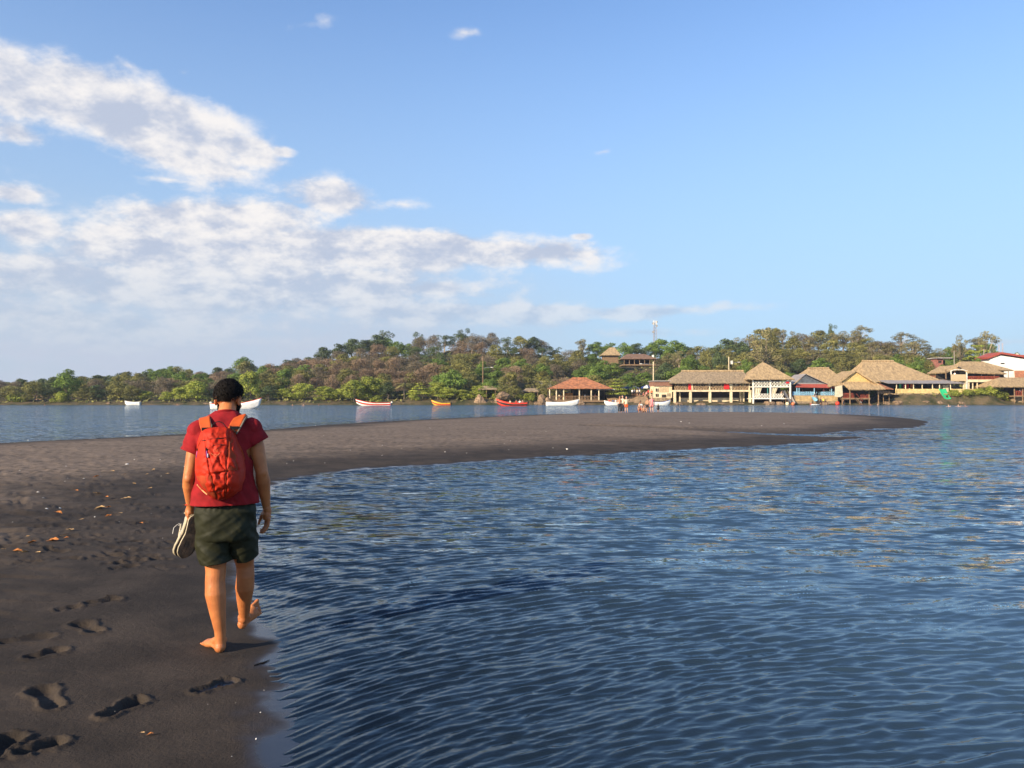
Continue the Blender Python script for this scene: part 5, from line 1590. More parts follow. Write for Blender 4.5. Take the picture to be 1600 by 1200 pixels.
def person(label, px, D, z, pose, skin, clothes, rz=0, sc=1.0, group=None, bare=False):
    t = thing('person', label, 'person', (X(px, D), D, z), rz, group); t.scale = (sc,) * 3
    P = person_mesh(pose)
    def put(n, me, mat):
        o = bpy.data.objects.new(n, me); C.objects.link(o); o.parent = t
        if not me.materials: me.materials.append(mat)
        o.material_slots[0].link = 'OBJECT'; o.material_slots[0].material = mat
        return o
    put('body', P['__body'], SKINS[skin])
    for k, c in clothes.items():
        put(k, P[k], CL[c] if k != 'hair' else HAIR)
    if 'hair' not in clothes and 'hat' not in clothes: put('hair', P['hair'], HAIR)
    return t
S = 'group of bathers standing at the far edge of the sandbar'
sb = .06
person('shirtless man in dark trousers, leftmost of the pair on the sandbar edge', 968.2, 84.5, sb, 'stand', 0, dict(trousers='dark'), .3, 1.02, S)
person('tall person in cream top and dark trousers beside the shirtless man', 972.8, 85.5, sb, 'stand', 2, dict(trousers='dark', shirt='cream'), -.6, 1.06, S)
person('person in orange shorts and pale top with one arm stretched out', 978.6, 84.6, sb, 'point', 2, dict(shorts='orange', shirt='cream'), .1, 1.0, S)
person('child in red crouching at the left of the seated bathers', 998.6, 84.3, sb, 'crouch', 0, dict(shorts='red'), .4, .95, S)
person('person with hat sitting on sand behind the crouching child', 1000.5, 86, sb, 'seat', 1, dict(shirt='white', hat='dark', shorts='dark'), .2, .95, S)
person('child in dark swimsuit sitting low on the sandbar edge', 1006, 84.2, sb, 'sit', 0, dict(shorts='dark'), .2, .8, S)
person('person bending down in dark shorts beside the pink bather', 1011.5, 85.5, sb, 'stand', 0, dict(shorts='dark'), -.5, .92, S)
person('tall bather in pink swimwear at right of the group', 1018.5, 84.6, sb, 'stand', 2, dict(shorts='pink', shirt='pink'), .1, 1.05, S)
person('small child in dark clothes wading right of the bathers', 1028.3, 88, -.05, 'stand', 1, dict(shorts='dark', shirt='dark'), .3, .62, S)
G2 = 'visitors standing on the far landing'
for px, D, c, pz, lb in ((952, 183, 'red', 'seat', 'person in red sitting by the boat at the landing'), (961.5, 179.5, 'white', 'seat', 'person in white sitting in the landing boat'), (957.5, 179, 'blue', 'seat', 'person in blue sitting in the landing boat'),
                      (988, 191, 'white', 'stand', 'person in white standing under the left umbrellas'), (991.5, 191.5, 'grey', 'stand', 'person in grey under the left umbrellas'), (995.5, 190.5, 'cream', 'stand', 'person in cream under the left umbrellas'),
                      (999, 191, 'white', 'stand', 'person in white between the umbrellas, rightmost of four'), (1010, 188, 'pink', 'seat', 'person in pink sitting left of the lamp post'), (1013, 189, 'red', 'stand', 'person in red standing beside the lamp post'),
                      (1005.5, 186.5, 'red', 'seat', 'person in red sitting lowest on the landing'), (1018, 188.5, 'orange', 'stand', 'person in orange right of the lamp post')):
    z = tz(X(px, D), D) + (1.3 if 975 < px < 1020 else 0) if D > 184.5 else .15
    if D > 184.5: z = max(z, -.15 + 3.0 * ((D - 184) / 12) ** .8)
    person(lb, px, D, z, pz, rnd.randrange(3), dict(shirt=c, shorts='dark'), rnd.uniform(-1, 1), 1.0, G2)
G3 = 'people in the boats and on the decks'
for px, D, py, c, pz, lb in ((797, 158, 634.5, 'cream', 'seat', 'person in cream sitting in the red and black boat'), (806.5, 158, 634.5, 'red', 'seat', 'person in red sitting in the middle of the red and black boat'), (812, 158.3, 634, 'white', 'seat', 'person in white sitting at the stern of the red and black boat'), (816.5, 158.3, 634.5, 'pink', 'seat', 'person in pink at the very stern of the red boat'),
                             (874, 189, 625.5, 'cream', 'stand', 'person in cream standing at the left pavilion posts'), (914, 190, 625.5, 'white', 'stand', 'person in white standing in the middle of the pavilion'), (930, 191, 625.5, 'pink', 'stand', 'person in pink standing at the right of the pavilion'), (885, 190.5, 625.5, 'orange', 'seat', 'person in orange seated inside the pavilion'),
                             (868, 172, 634, 'dark', 'seat', 'person in dark clothes in the long white boat'),
                             (1221, 184.9, 622, 'cream', 'stand', 'shirtless child at the top of the grey slide'), (1273, 184.6, 622, 'white', 'seat', 'child with white hat sliding on the pale blue slide'), (1286.5, 184.6, 632.5, 'yellow', 'stand', 'person in yellow standing at the foot of the wall'), (1282, 184.4, 632.5, 'dark', 'stand', 'person in dark clothes beside the blue slide'),
                             (1287, 187.2, 617.5, 'pink', 'stand', 'person in pink behind the pale blue railing'), (1254, 187.6, 617.5, 'red', 'seat', 'person in red seated behind the pale blue railing'), (1297, 187.2, 617.5, 'white', 'stand', 'person in white at the right end of the blue railing'),
                             (1072, 187.5, 609.5, 'grey', 'stand', 'person in grey on the upper floor left of the red banner'), (1107, 187.4, 609.5, 'white', 'stand', 'person in white leaning at the upper railing'), (1091, 187.8, 609.5, 'cream', 'seat', 'person in cream seated on the upper floor'), (1164, 187.4, 609.5, 'white', 'stand', 'person in white at the right end of the upper floor'),
                             (1492, 193.4, 589, 'white', 'seat', 'person in white on the gable balcony'), (1534, 194.3, 593, 'grey', 'stand', 'person in grey standing on the balcony'), (1594, 188, 618, 'white', 'stand', 'person in white behind the red railing at the right edge'),
                             (1318, 183.2, 634, 'dark', 'wade', 'person wading at the left stilts of the gabled hut'), (1344, 184, 632, 'white', 'sit', 'person in white sitting at the foot of the stairs')):
    cl = dict(shirt=c, shorts='dark') if 'shirtless' not in lb else dict(shorts='red')
    if 'white hat' in lb: cl = dict(shirt='dark', shorts='dark', hat='white')
    person(lb, px, D, Z(py, D), pz, rnd.randrange(3), cl, rnd.uniform(-.8, .8), .97, G3)
G4 = 'swimmers in the lagoon'
for px, D, c, lb in ((457, 168, 0, 'leftmost swimmer of the three right of the man'), (474, 160, 2, 'pale swimmer, middle of the three right of the man'), (498, 170, 1, 'dark-haired swimmer nearest the white and red boat'),
                  (1482, 150, 2, 'pale swimmer below the green slide, leftmost'), (1497, 150, 2, 'swimmer below the yellow fence, middle'), (1508, 150, 1, 'dark-haired swimmer at far right'),
                  (277, 178, 0, 'swimmer left of the man near the shore'), (70, 175, 1, 'lone dark swimmer at far left'), (1371, 178, 2, 'pale swimmer by the right stilts of the gabled hut'), (1360, 178, 1, 'dark swimmer by the gabled hut stairs')):
    person(lb, px, D, -.02, 'swim', c, {}, rnd.uniform(-1.5, 1.5), 1.0, G4)
for px, D, c, r_, lb, mt in ((1308.5, 182.5, 0, .5, 'big red buoy floating left of the gabled hut', BR), (1230, 181.5, 0, .42, 'cream ball at the foot of the grey slide', CREAM), (1239, 181.5, 0, .38, 'orange ball at the foot of the timber slide', pm('orange_vinyl', (.72, .20, .08), .4))):
    o = MB().ell((0, 0, 0), (r_, r_, r_), nu=20, nv=14).build('beach_ball', mt, None, origin=(0, 0, 0), sm=True); o.location = (X(px, D), D, r_ * .75); tag(o, lb, 'ball')
t = thing('inflatable_raft', 'pink and white inflatable raft in front of the pale blue slide', 'raft', (X(1273, 180), 180, .1))
for i in range(5): MB().tube([(-1.0, -.3 + i * .16, .03), (1.0, -.3 + i * .16, .03)], .10, 8).build('tube', CL['pink'] if i % 2 else CL['white'], t, origin=(0, 0, 0), sm=True)
MB().ell((-.95, 0, .15), (.2, .42, .12)).build('pillow', CL['red'], t, origin=(0, 0, 0), sm=True)

# furniture labels: order from the left on each deck
by = {}
for t, px, lb in FURN: by.setdefault((lb, t['category']), []).append((px, t))
PLACE = {'open pav': 'in the tile-roofed pavilion', 'long two': 'on the upper floor of the long restaurant', 'dark gab': 'behind the pale blue railing', 'two-stor': 'on the red-railed balcony at right'}
for (lb, cat), lst in by.items():
    lst.sort(key=lambda a: a[0])
    for i, (px, t) in enumerate(lst): t['label'] = '%s dining %s from the left %s' % (ORD[i], cat, PLACE[lb[:8]])

# ---------------------------------------------------------------- the walking man
ROOT = ground(343, 1021, .02)
HEAD_ANG = math.atan2(-ROOT[0], ROOT[1])          # he walks straight away along our line of sight
FWD = np.array([-sin(HEAD_ANG), cos(HEAD_ANG)]); RGT = np.array([cos(HEAD_ANG), sin(HEAD_ANG)])
Z0 = .02
def L(px, py, y=0.05):
    """a point of the man's own frame (x right, y forward, z up), y metres ahead of his standing heel"""
    d = ray(px, py)
    t = (y + ROOT @ FWD) / (d[:2] @ FWD)
    p = d[:2] * t - ROOT
    return Vector((float(p @ RGT), y, float(EYE + d[2] * t - Z0)))

def loft(m, rings, seg=28, pw=2.3):
    """rings: (cx, cy, z, rx, ry)"""
    vs = []
    for cx, cy, z, rx, ry in rings:
        for k in range(seg):
            t = 2 * pi * k / seg
            c, s_ = cos(t), sin(t)
            vs.append((cx + rx * math.copysign(abs(c) ** (2 / pw), c), cy + ry * math.copysign(abs(s_) ** (2 / pw), s_), z))
    fs = []
    for i in range(len(rings) - 1):
        for k in range(seg):
            k2 = (k + 1) % seg
            fs.append((i * seg + k, i * seg + k2, (i + 1) * seg + k2, (i + 1) * seg + k))
    fs.append(tuple(range(seg))[::-1]); fs.append(tuple(range((len(rings) - 1) * seg, len(rings) * seg)))
    return m.add(vs, fs)

def fused(m, voxel, it=4, fac=.5):
    """join overlapping closed shapes into one continuous surface"""
    me = bpy.data.meshes.new('tmp'); me.from_pydata([tuple(v) for v in m.v], [], m.f); me.update()
    o = bpy.data.objects.new('tmp', me); C.objects.link(o)
    md = o.modifiers.new('r', 'REMESH'); md.mode = 'VOXEL'; md.voxel_size = voxel
    if it:
        sm_ = o.modifiers.new('s', 'SMOOTH'); sm_.factor = fac; sm_.iterations = it
    dg = bpy.context.evaluated_depsgraph_get(); dg.update()
    out = bpy.data.meshes.new_from_object(o.evaluated_get(dg), depsgraph=dg)
    bpy.data.objects.remove(o); bpy.data.meshes.remove(me)
    return out

def get_v(me):
    v = np.empty(len(me.vertices) * 3, np.float32); me.vertices.foreach_get('co', v); return v.reshape(-1, 3).astype(float)
def get_n(me):
    v = np.empty(len(me.vertices) * 3, np.float32); me.vertices.foreach_get('normal', v); return v.reshape(-1, 3).astype(float)
def set_v(me, v): me.vertices.foreach_set('co', v.astype(np.float32).ravel()); me.update()
def fbm3(v, sc, seed=0, o=3):
    x, y, z = v[:, 0] * sc[0], v[:, 1] * sc[1], v[:, 2] * sc[2]
    return (fbm(x + .7 * y, z + .3 * y, seed, o) + fbm(y - .4 * x, z * .9 + x * .5, seed + 9, o)) / 2 - .5
def drop_faces(me, mask):
    """keep only faces where mask is False"""
    n = len(me.polygons)
    lv = np.empty(len(me.loops), np.int32); me.loops.foreach_get('vertex_index', lv)
    lt = np.empty(n, np.int32); me.polygons.foreach_get('loop_total', lt)
    ls = np.empty(n, np.int32); me.polygons.foreach_get('loop_start', ls)
    v = get_v(me); faces = [tuple(lv[a:a + b]) for a, b, k in zip(ls, lt, mask) if not k]
    used = sorted({i for f in faces for i in f}); mp = {a: i for i, a in enumerate(used)}
    out = bpy.data.meshes.new(me.name); out.from_pydata([tuple(v[i]) for i in used], [], [tuple(mp[i] for i in f) for f in faces]); out.update()
    return out
def bisect(me, cuts):
    """clean straight hems: cut away what lies beyond each plane, near its centre only"""
    import bmesh
    bm = bmesh.new(); bm.from_mesh(me)
    for co, no, rad in cuts:
        co, no = Vector(co), Vector(no)
        vs = {v for v in bm.verts if (v.co - co).length < rad or rad > 9}
        fs = [f for f in bm.faces if all(v in vs for v in f.verts)]
        es = {e for f in fs for e in f.edges}; vv = {v for f in fs for v in f.verts}
        bmesh.ops.bisect_plane(bm, geom=list(vv) + list(es) + fs, plane_co=co, plane_no=no, clear_outer=True)
    out = bpy.data.meshes.new(me.name); bm.to_mesh(out); bm.free(); out.update(); return out
def face_cn(me):
    n = len(me.polygons)
    c = np.empty(n * 3, np.float32); me.polygons.foreach_get('center', c); nn = np.empty(n * 3, np.float32); me.polygons.foreach_get('normal', nn)
    return c.reshape(-1, 3), nn.reshape(-1, 3)

def skin_mat(name, col, col2):
    mt = pm(name, col, .48, .12, 9, .0012, 160, spec=.4, col2=col2)
    bs = mt.node_tree.nodes['Principled BSDF']
    bs.inputs['Subsurface Weight'].default_value = .12
    bs.inputs['Subsurface Radius'].default_value = (1.0, .35, .2); bs.inputs['Subsurface Scale'].default_value = .012
    return mt
SKIN = skin_mat('sunlit_skin', (.50, .175, .056), (.40, .130, .040))
def cloth(name, col, var=.18, rough=.85, weave=700, bump=.0006, col2=None):
    mt = pm(name, col, rough, var, 14, bump, weave, spec=.2, col2=col2)
    return mt
SHIRT = cloth('crimson_cotton', (.26, .011, .014), .25)
SHORTS = cloth('olive_nylon', (.021, .022, .010), .2, .65)
PACK = cloth('red_orange_nylon', (.46, .024, .006), .18, .6, 900)
PACK2 = cloth('orange_nylon', (.50, .085, .016), .15, .65, 900)
PACKD = cloth('dark_red_mesh', (.34, .045, .014), .3, .8, 400, .001)
BLACKW = cloth('black_webbing', (.012, .012, .014), .2, .7)
TAPE = cloth('grey_tape', (.22, .18, .13), .2, .7)

rootv = (float(ROOT[0]), float(ROOT[1]), Z0)
man = thing('person', 'man in crimson shirt and dark olive shorts walking barefoot away along the wet sand', 'person', rootv, HEAD_ANG)

def build_body():
    m = MB()
    # torso and neck
    tr = []
    for px, py, y, rx, ry in [(352, 832, .06, .11, .09), (352, 812, .06, .165, .115), (352, 790, .06, .160, .11), (351, 760, .06, .142, .10), (350, 730, .06, .150, .105),
                              (349, 700, .07, .168, .112), (349, 680, .075, .172, .108), (350, 664, .08, .145, .09), (351, 655, .09, .105, .075), (353, 648, .10, .066, .062)]:
        p = L(px, py, y); tr.append((p.x, p.y, p.z, rx, ry))
    loft(m, tr)
    nk = L(354, 655, .09); hd = L(357, 624, .165)
    m.tube([nk, L(354, 646, .10), L(356, 636, .13), hd], [.062, .056, .054, .05], 18)
    R = Matrix.Rotation(-.48, 3, 'Z') @ Matrix.Rotation(-.34, 3, 'X')
    def H(x, y, z): return hd + R @ Vector((x, y, z))
    m.ell(H(0, -.005, .025), (.076, .092, .092), R, 28, 18)
    m.ell(H(0, .035, -.055), (.056, .062, .062), R, 20, 14)
    m.ell(H(0, .050, -.085), (.034, .042, .028), R, 16, 10)
    m.ell(H(0, .078, .035), (.050, .020, .030), R, 16, 10)
    for s in (-1, 1):
        m.ell(H(s * .080, -.005, -.012), (.010, .022, .034), R, 12, 10); m.ell(H(s * .086, -.012, .000), (.008, .016, .024), R, 10, 8)
        m.ell(H(s * .045, .058, -.025), (.022, .026, .024), R, 12, 8); m.ell(H(s * .030, .088, .022), (.020, .010, .008), R, 10, 8)
        m.ell(H(s * .011, .102, -.030), (.008, .010, .008), R, 8, 6); m.ell(H(0, .092, -.060 - s * .005), (.024, .010, .006), R, 12, 8)
    m.tube([H(0, .090, .018), H(0, .112, -.024)], [.009, .014], 10)
    # arms
    shL, elL, wrL = L(309, 676, .06), L(295, 748, .03), L(298, 791, .13)
    shR, elR, wrR = L(396, 673, .06), L(409, 738, .03), L(416, 790, .14)
    m.tube([shL + Vector((.03, 0, .01)), shL, shL.lerp(elL, .4), elL.lerp(shL, .12), elL, elL.lerp(wrL, .25), elL.lerp(wrL, .7), wrL], [.040, .046, .046, .038, .036, .042, .032, .026], 18)
    m.tube([shR + Vector((-.03, 0, .01)), shR, shR.lerp(elR, .4), elR.lerp(shR, .12), elR, elR.lerp(wrR, .25), elR.lerp(wrR, .7), wrR], [.040, .047, .049, .042, .040, .047, .035, .027], 18)
    m.ell(elR + Vector((.005, -.012, 0)), (.032, .030, .035)); m.ell(elL + Vector((0, -.012, 0)), (.030, .028, .033))
    # right hand: hangs open, palm towards the thigh
    y0 = .16
    pr_ = L(416, 803, y0)
    m.tube([wrR, L(417.5, 797, y0), pr_, L(417, 812, y0)], [.025, .028, .031, .025], 14, flat=1.35, side=(1, 0, 0))
    for i, (dy, bx, by, mx, my, tx, ty) in enumerate([(.036, 416, 812, 414.5, 821, 407, 829), (.014, 418, 813, 416, 824, 407, 832), (-.008, 419.5, 812.5, 418, 823, 409.5, 833), (-.029, 420, 811, 419, 820, 412.5, 830)]):
        b, k, t = L(bx, by, y0 + dy), L(mx, my, y0 + dy * 1.1), L(tx, ty, y0 + dy * 1.15)
        k2 = k.lerp(t, .5) + Vector((.003, 0, -.005))
        m.tube([pr_.lerp(b, .5), b, k, k2, t], [.011, .0115, .0098, .0088, .0066], 10); m.ell(t, (.0068,) * 3, None, 8, 6); m.ell(b, (.0125,) * 3, None, 8, 6)
    m.tube([L(414, 799, y0 + .030), L(409, 806, y0 + .045), L(406, 813, y0 + .048), L(403.5, 820, y0 + .046)], [.015, .0135, .0105, .0075], 10)
    # left hand: closed round the heels of the shoes
    q0 = .14
    pl = L(296.5, 800, q0)
    m.tube([wrL, L(297, 795, q0), pl, L(296, 806, q0)], [.0245, .026, .030, .024], 14, flat=1.25, side=(1, 0, 0))
    for dy in (-.034, -.012, .010, .031):
        b, k, k2, t = L(294, 806, q0 + dy), L(295.5, 813, q0 + dy), L(300, 815.5, q0 + dy), L(303.5, 812, q0 + dy)
        m.tube([pl.lerp(b, .4), b, k, k2, t], [.011, .011, .0095, .0088, .007], 10); m.ell(b, (.012,) * 3, None, 8, 6)
    m.tube([L(298, 797, q0 + .035), L(303, 803, q0 + .045), L(304.5, 810, q0 + .040)], [.0135, .0115, .0085], 10)
    # legs
    hL, kL, aL = L(333, 818, .06), L(337, 895, .055), L(344.5, 1000, .035)
    m.tube([hL, hL.lerp(kL, .5), L(337, 885, .06), kL, L(336, 908, .05), L(336.5, 928, .04), L(340, 955, .035), L(344, 985, .035), aL, L(344, 1012, .035)],
           [.098, .082, .064, .062, .061, .064, .051, .036, .033, .036], 22)
    m.ell(L(334, 922, .022), (.044, .040, .075)); m.ell(kL + Vector((0, .02, 0)), (.05, .045, .055))
    m.ell(Vector((0.002, .028, .030)), (.036, .040, .034)); 
    for s in (-1, 1): m.ell(L(344, 1000, .04) + Vector((s * .030, .006, 0)), (.012, .018, .018))
    # standing foot, toes turned a little outwards
    ft = Vector((-.38, .925, 0)).normalized(); fs = Vector((ft.y, -ft.x, 0))
    c0 = Vector((.002, .028, .028))
    m.tube([c0, c0 + ft * .07 + Vector((0, 0, .008)), c0 + ft * .14 + Vector((0, 0, -.004)), c0 + ft * .185 + Vector((0, 0, -.010))], [.032, .036, .046, .042], 16, flat=.62, side=fs)
    m.tube([aL, c0 + ft * .05 + Vector((0, 0, .030)), c0 + ft * .12 + Vector((0, 0, .008))], [.033, .032, .026], 12)
    for i, (o, ln, r_) in enumerate([(.036, .064, .0130), (.014, .060, .0088), (-.005, .054, .0082), (-.023, .046, .0080), (-.040, .036, .0075)]):
        b = c0 + ft * .175 + fs * o + Vector((0, 0, -.014)); t = b + ft * ln
        m.tube([b, b.lerp(t, .6) + Vector((0, 0, .004)), t], [r_, r_ * .95, r_ * .9], 9); m.ell(t, (r_ * .92,) * 3, None, 8, 6)
    # swinging right leg
    hR, kR, aR = L(374, 818, .06), L(383, 885, .19), L(381.5, 962, .28)
    m.tube([hR, hR.lerp(kR, .5), L(382, 876, .185), kR, L(383.5, 900, .185), L(382.5, 918, .20), L(381.5, 940, .24), aR, L(379.5, 970, .285)],
           [.098, .082, .062, .058, .058, .061, .047, .033, .034], 22)
    m.ell(L(382.5, 914, .175), (.040, .036, .07))
    he, to = L(378.5, 975, .285), L(399, 953, .385)
    ax = (to - he).normalized(); vw = Vector((0, -1, 0)); sdv = ax.cross(vw).normalized()      # across the sole
    up = sdv.cross(ax)
    m.ell(he, (.032, .030, .034)); m.tube([he, he.lerp(to, .35) + vw * -.006, he.lerp(to, .75), to], [.030, .033, .045, .044], 16, flat=.55, side=sdv)
    m.tube([aR, he.lerp(to, .3) + vw * -.03, he.lerp(to, .6) + vw * -.018], [.033, .030, .024], 12)
    for s in (-1, 1): m.ell(aR + Vector((s * .030, 0, -.008)), (.012, .018, .018))
    big = -1 if (sdv.x > 0) else 1
    for i, (o, ln, r_) in enumerate([(.037, .062, .0145), (.013, .054, .0086), (-.007, .047, .0082), (-.026, .038, .0080), (-.044, .028, .0078)]):
        b = to - ax * .012 + sdv * (o * big); t = b + ax * (ln + .008) + vw * .010
        m.tube([b, b.lerp(t, .6), t], [r_, r_ * .85, r_], 9); m.ell(t, (r_,) * 3, None, 8, 6)
    me = fused(m, .0040, 3, .5)
    v = get_v(me); n = get_n(me)
    v += n * (fbm3(v, (30, 30, 20), 3) * .003)[:, None]
    set_v(me, v); smooth(me)
    return me, H, R, hd
body_me, HF, HR, HD = build_body()
link('body', body_me, SKIN, man)
# eyes
for s in (-1, 1):
    e = MB().ell(HF(s * .031, .082, .008), (.0125, .0115, .0115), HR, 14, 10).build('eye', pm('eye_white', (.8, .78, .74), .2), man, origin=(0, 0, 0), sm=True)
    MB().ell(HF(s * .031, .0925, .008), (.0055, .003, .0055), HR, 12, 8).build('iris', pm('brown_iris', (.05, .02, .01), .2), e, origin=(0, 0, 0), sm=True)

def build_hair():
    m = MB(); m.ell((0, 0, 0), (1, 1, 1), nu=110, nv=80)
    v = np.array(m.v)
    cx = np.array([0, -.006, .028])
    rad = np.array([.0815, .099, .098])
    x, y, z = v[:, 0], v[:, 1], v[:, 2]
    curl = fbm3(v, (5, 5, 5), 12, 3) * .16 + np.abs(fbm3(v, (16, 16, 16), 22, 2)) * .10
    r_ = 1 + curl * 1.0
    pts = v * rad * r_[:, None] + cx
    # nape hangs lower at the back
    back = np.clip(-y, 0, 1); low = np.clip(-z, 0, 1)
    pts[:, 2] -= .022 * back * low
    pts[:, 0] *= 1 - .24 * np.clip(.15 - z, 0, 1); pts[:, 1] *= 1 - .10 * low
    fcs = []
    for f in m.f:
        c = v[list(f)].mean(0)
        hairline = (c[1] > .30 and c[2] < .42) or c[2] < -.60 or (abs(c[0]) > .70 and c[2] < -.30 and c[1] > -.55) or (c[1] > -.05 and c[2] < -.25 and abs(c[0]) < .93) or (c[1] > .12 and c[2] < -.05)
        if not hairline: fcs.append(f)
    mm = MB(); mm.v = [tuple(HD + HR @ Vector(p)) for p in pts]; mm.f = fcs; mm.t = [1] * len(fcs)
    # curls: short bent ribbons
    rg = random.Random(2); out = MB()
    for i in range(2600):
        d = Vector((rg.gauss(0, 1), rg.gauss(-.35, 1), rg.gauss(.45, 1))).normalized()
        if (d.y > .30 and d.z < .42) or d.z < -.50 or (d.y > -.4 and d.z < -.2): continue
        p = Vector((d.x * rad[0], d.y * rad[1], d.z * rad[2])) + Vector(cx)
        t = Vector((rg.uniform(-1, 1), rg.uniform(-1, 1), rg.uniform(-1.2, .4))); t = (t - d * t.dot(d)).normalized(); b = d.cross(t)
        l = rg.uniform(.010, .022); wd = rg.uniform(.0012, .0024)
        q = [p + d * .000, p + d * l * .8 + t * l * .4, p + d * l * .7 + t * l * 1.1]
        vs = []
        for a in q: vs += [a - b * wd, a + b * wd]
        out.add([HD + HR @ a for a in vs], [(0, 1, 3, 2), (2, 3, 5, 4)])
    return mm, out
HAIRM = pm('man_black_hair', (.009, .007, .006), .75, .4, 60, .002, 300, spec=.15)
hs_, hc_ = build_hair()
ho = hs_.build('hair', HAIRM, man, origin=(0, 0, 0), sm=True); hc_.build('curls', HAIRM, ho, origin=(0, 0, 0), kind='stuff')
bd = MB()
bd.ell(HF(0, .040, -.066), (.0600, .064, .052), HR, 24, 16)
for s in (-1, 1): bd.tube([HF(s * .074, .010, -.005), HF(s * .066, .022, -.055), HF(s * .046, .045, -.085)], [.010, .014, .020], 8)
bme = fused(bd, .004, 1); v = get_v(bme); v += get_n(bme) * (fbm3(v, (160, 160, 160), 4, 2) * .008)[:, None]; set_v(bme, v); smooth(bme)
link('beard', bme, HAIRM, man)
ebm = MB()
for s in (-1, 1): ebm.tube([HF(s * .014, .098, .030), HF(s * .032, .096, .036), HF(s * .050, .084, .030)], [.004, .005, .003], 6)
ebm.build('eyebrows', HAIRM, man, origin=(0, 0, 0), sm=True)

def build_shirt():
    m = MB(); tr = []
    for px, py, y, rx, ry in [(352.5, 790, .06, .188, .132), (352, 776, .06, .181, .128), (350.5, 755, .06, .168, .124), (349.5, 730, .06, .165, .122), (349, 706, .06, .170, .122), (349, 690, .065, .178, .120),
                              (349.5, 676, .07, .185, .118), (350.5, 666, .075, .160, .104), (351.5, 658, .08, .125, .088), (353, 651, .09, .092, .075), (354, 646, .10, .072, .066)]:
        p = L(px, py, y); tr.append((p.x, p.y, p.z, rx, ry))
    loft(m, tr)
    a, b = L(318, 670, .06), L(298.5, 709, .05)
    m.ell(L(311, 672, .06), (.055, .07, .050)); m.tube([a + Vector((.04, 0, -.01)), a, a.lerp(b, .5), b], [.052, .059, .060, .059], 20)
    c, d = L(386, 667, .06), L(403, 694, .05)
    m.ell(L(393, 669, .06), (.055, .07, .050)); m.tube([c + Vector((-.04, 0, -.01)), c, c.lerp(d, .5), d], [.052, .059, .061, .060], 20)
    me = fused(m, .0065, 16, .6)
    v = get_v(me); n = get_n(me)
    low = np.clip((1.25 - v[:, 2]) / .3, 0, 1)
    f1 = np.abs(fbm3(v * np.array([1, 1, 1]) + v[:, [2, 0, 1]] * .55, (11, 6, 3.2), 5, 3)) * 2
    f2 = np.abs(fbm3(v - v[:, [2, 2, 0]] * .6, (7, 5, 4.5), 15, 3)) * 2
    side = np.clip((np.abs(v[:, 0] - .03) - .08) / .1, 0, 1)
    v += n * ((.5 - f1) * .030 * (.55 + .5 * low + .4 * side) + (.5 - f2) * .022)[:, None]
    # hem flares out a little at the left, as it swings
    v[:, 0] -= .010 * np.clip((1.02 - v[:, 2]) / .15, 0, 1) * np.clip((-v[:, 0]) / .15, 0, 1)
    set_v(me, v)
    cc, nn = face_cn(me)
    zh = L(352, 789, .06).z
    hem = (nn[:, 2] < -.45) & (cc[:, 2] < zh + .03)
    dl = np.array((b - a).normalized()); dr = np.array((d - c).normalized())
    sl = (nn @ dl > .6) & (((cc - np.array(b)) @ dl) > -.02) & (np.linalg.norm(cc - np.array(b), axis=1) < .1)
    sr = (nn @ dr > .6) & (((cc - np.array(d)) @ dr) > -.02) & (np.linalg.norm(cc - np.array(d), axis=1) < .1)
    me = bisect(me, [((0, 0, zh + .012), (0, 0, -1), 99), (b - (b - a).normalized() * .004, b - a, .115), (d - (d - c).normalized() * .004, d - c, .115)]); smooth(me)
    return me
so = link('shirt', build_shirt(), SHIRT, man)
md = so.modifiers.new('thickness', 'SOLIDIFY'); md.thickness = .003
# ribbed collar
m = MB(); pts = []
for k in range(25):
    t = 2 * pi * k / 24; pc = L(354, 647, .10); pts.append((pc.x + .066 * cos(t), pc.y + .062 * sin(t), pc.z + .006 - .020 * sin(t)))
m.tube(pts, .0075, 8, cap=False); m.build('collar', SHIRT, so, origin=(0, 0, 0), sm=True)

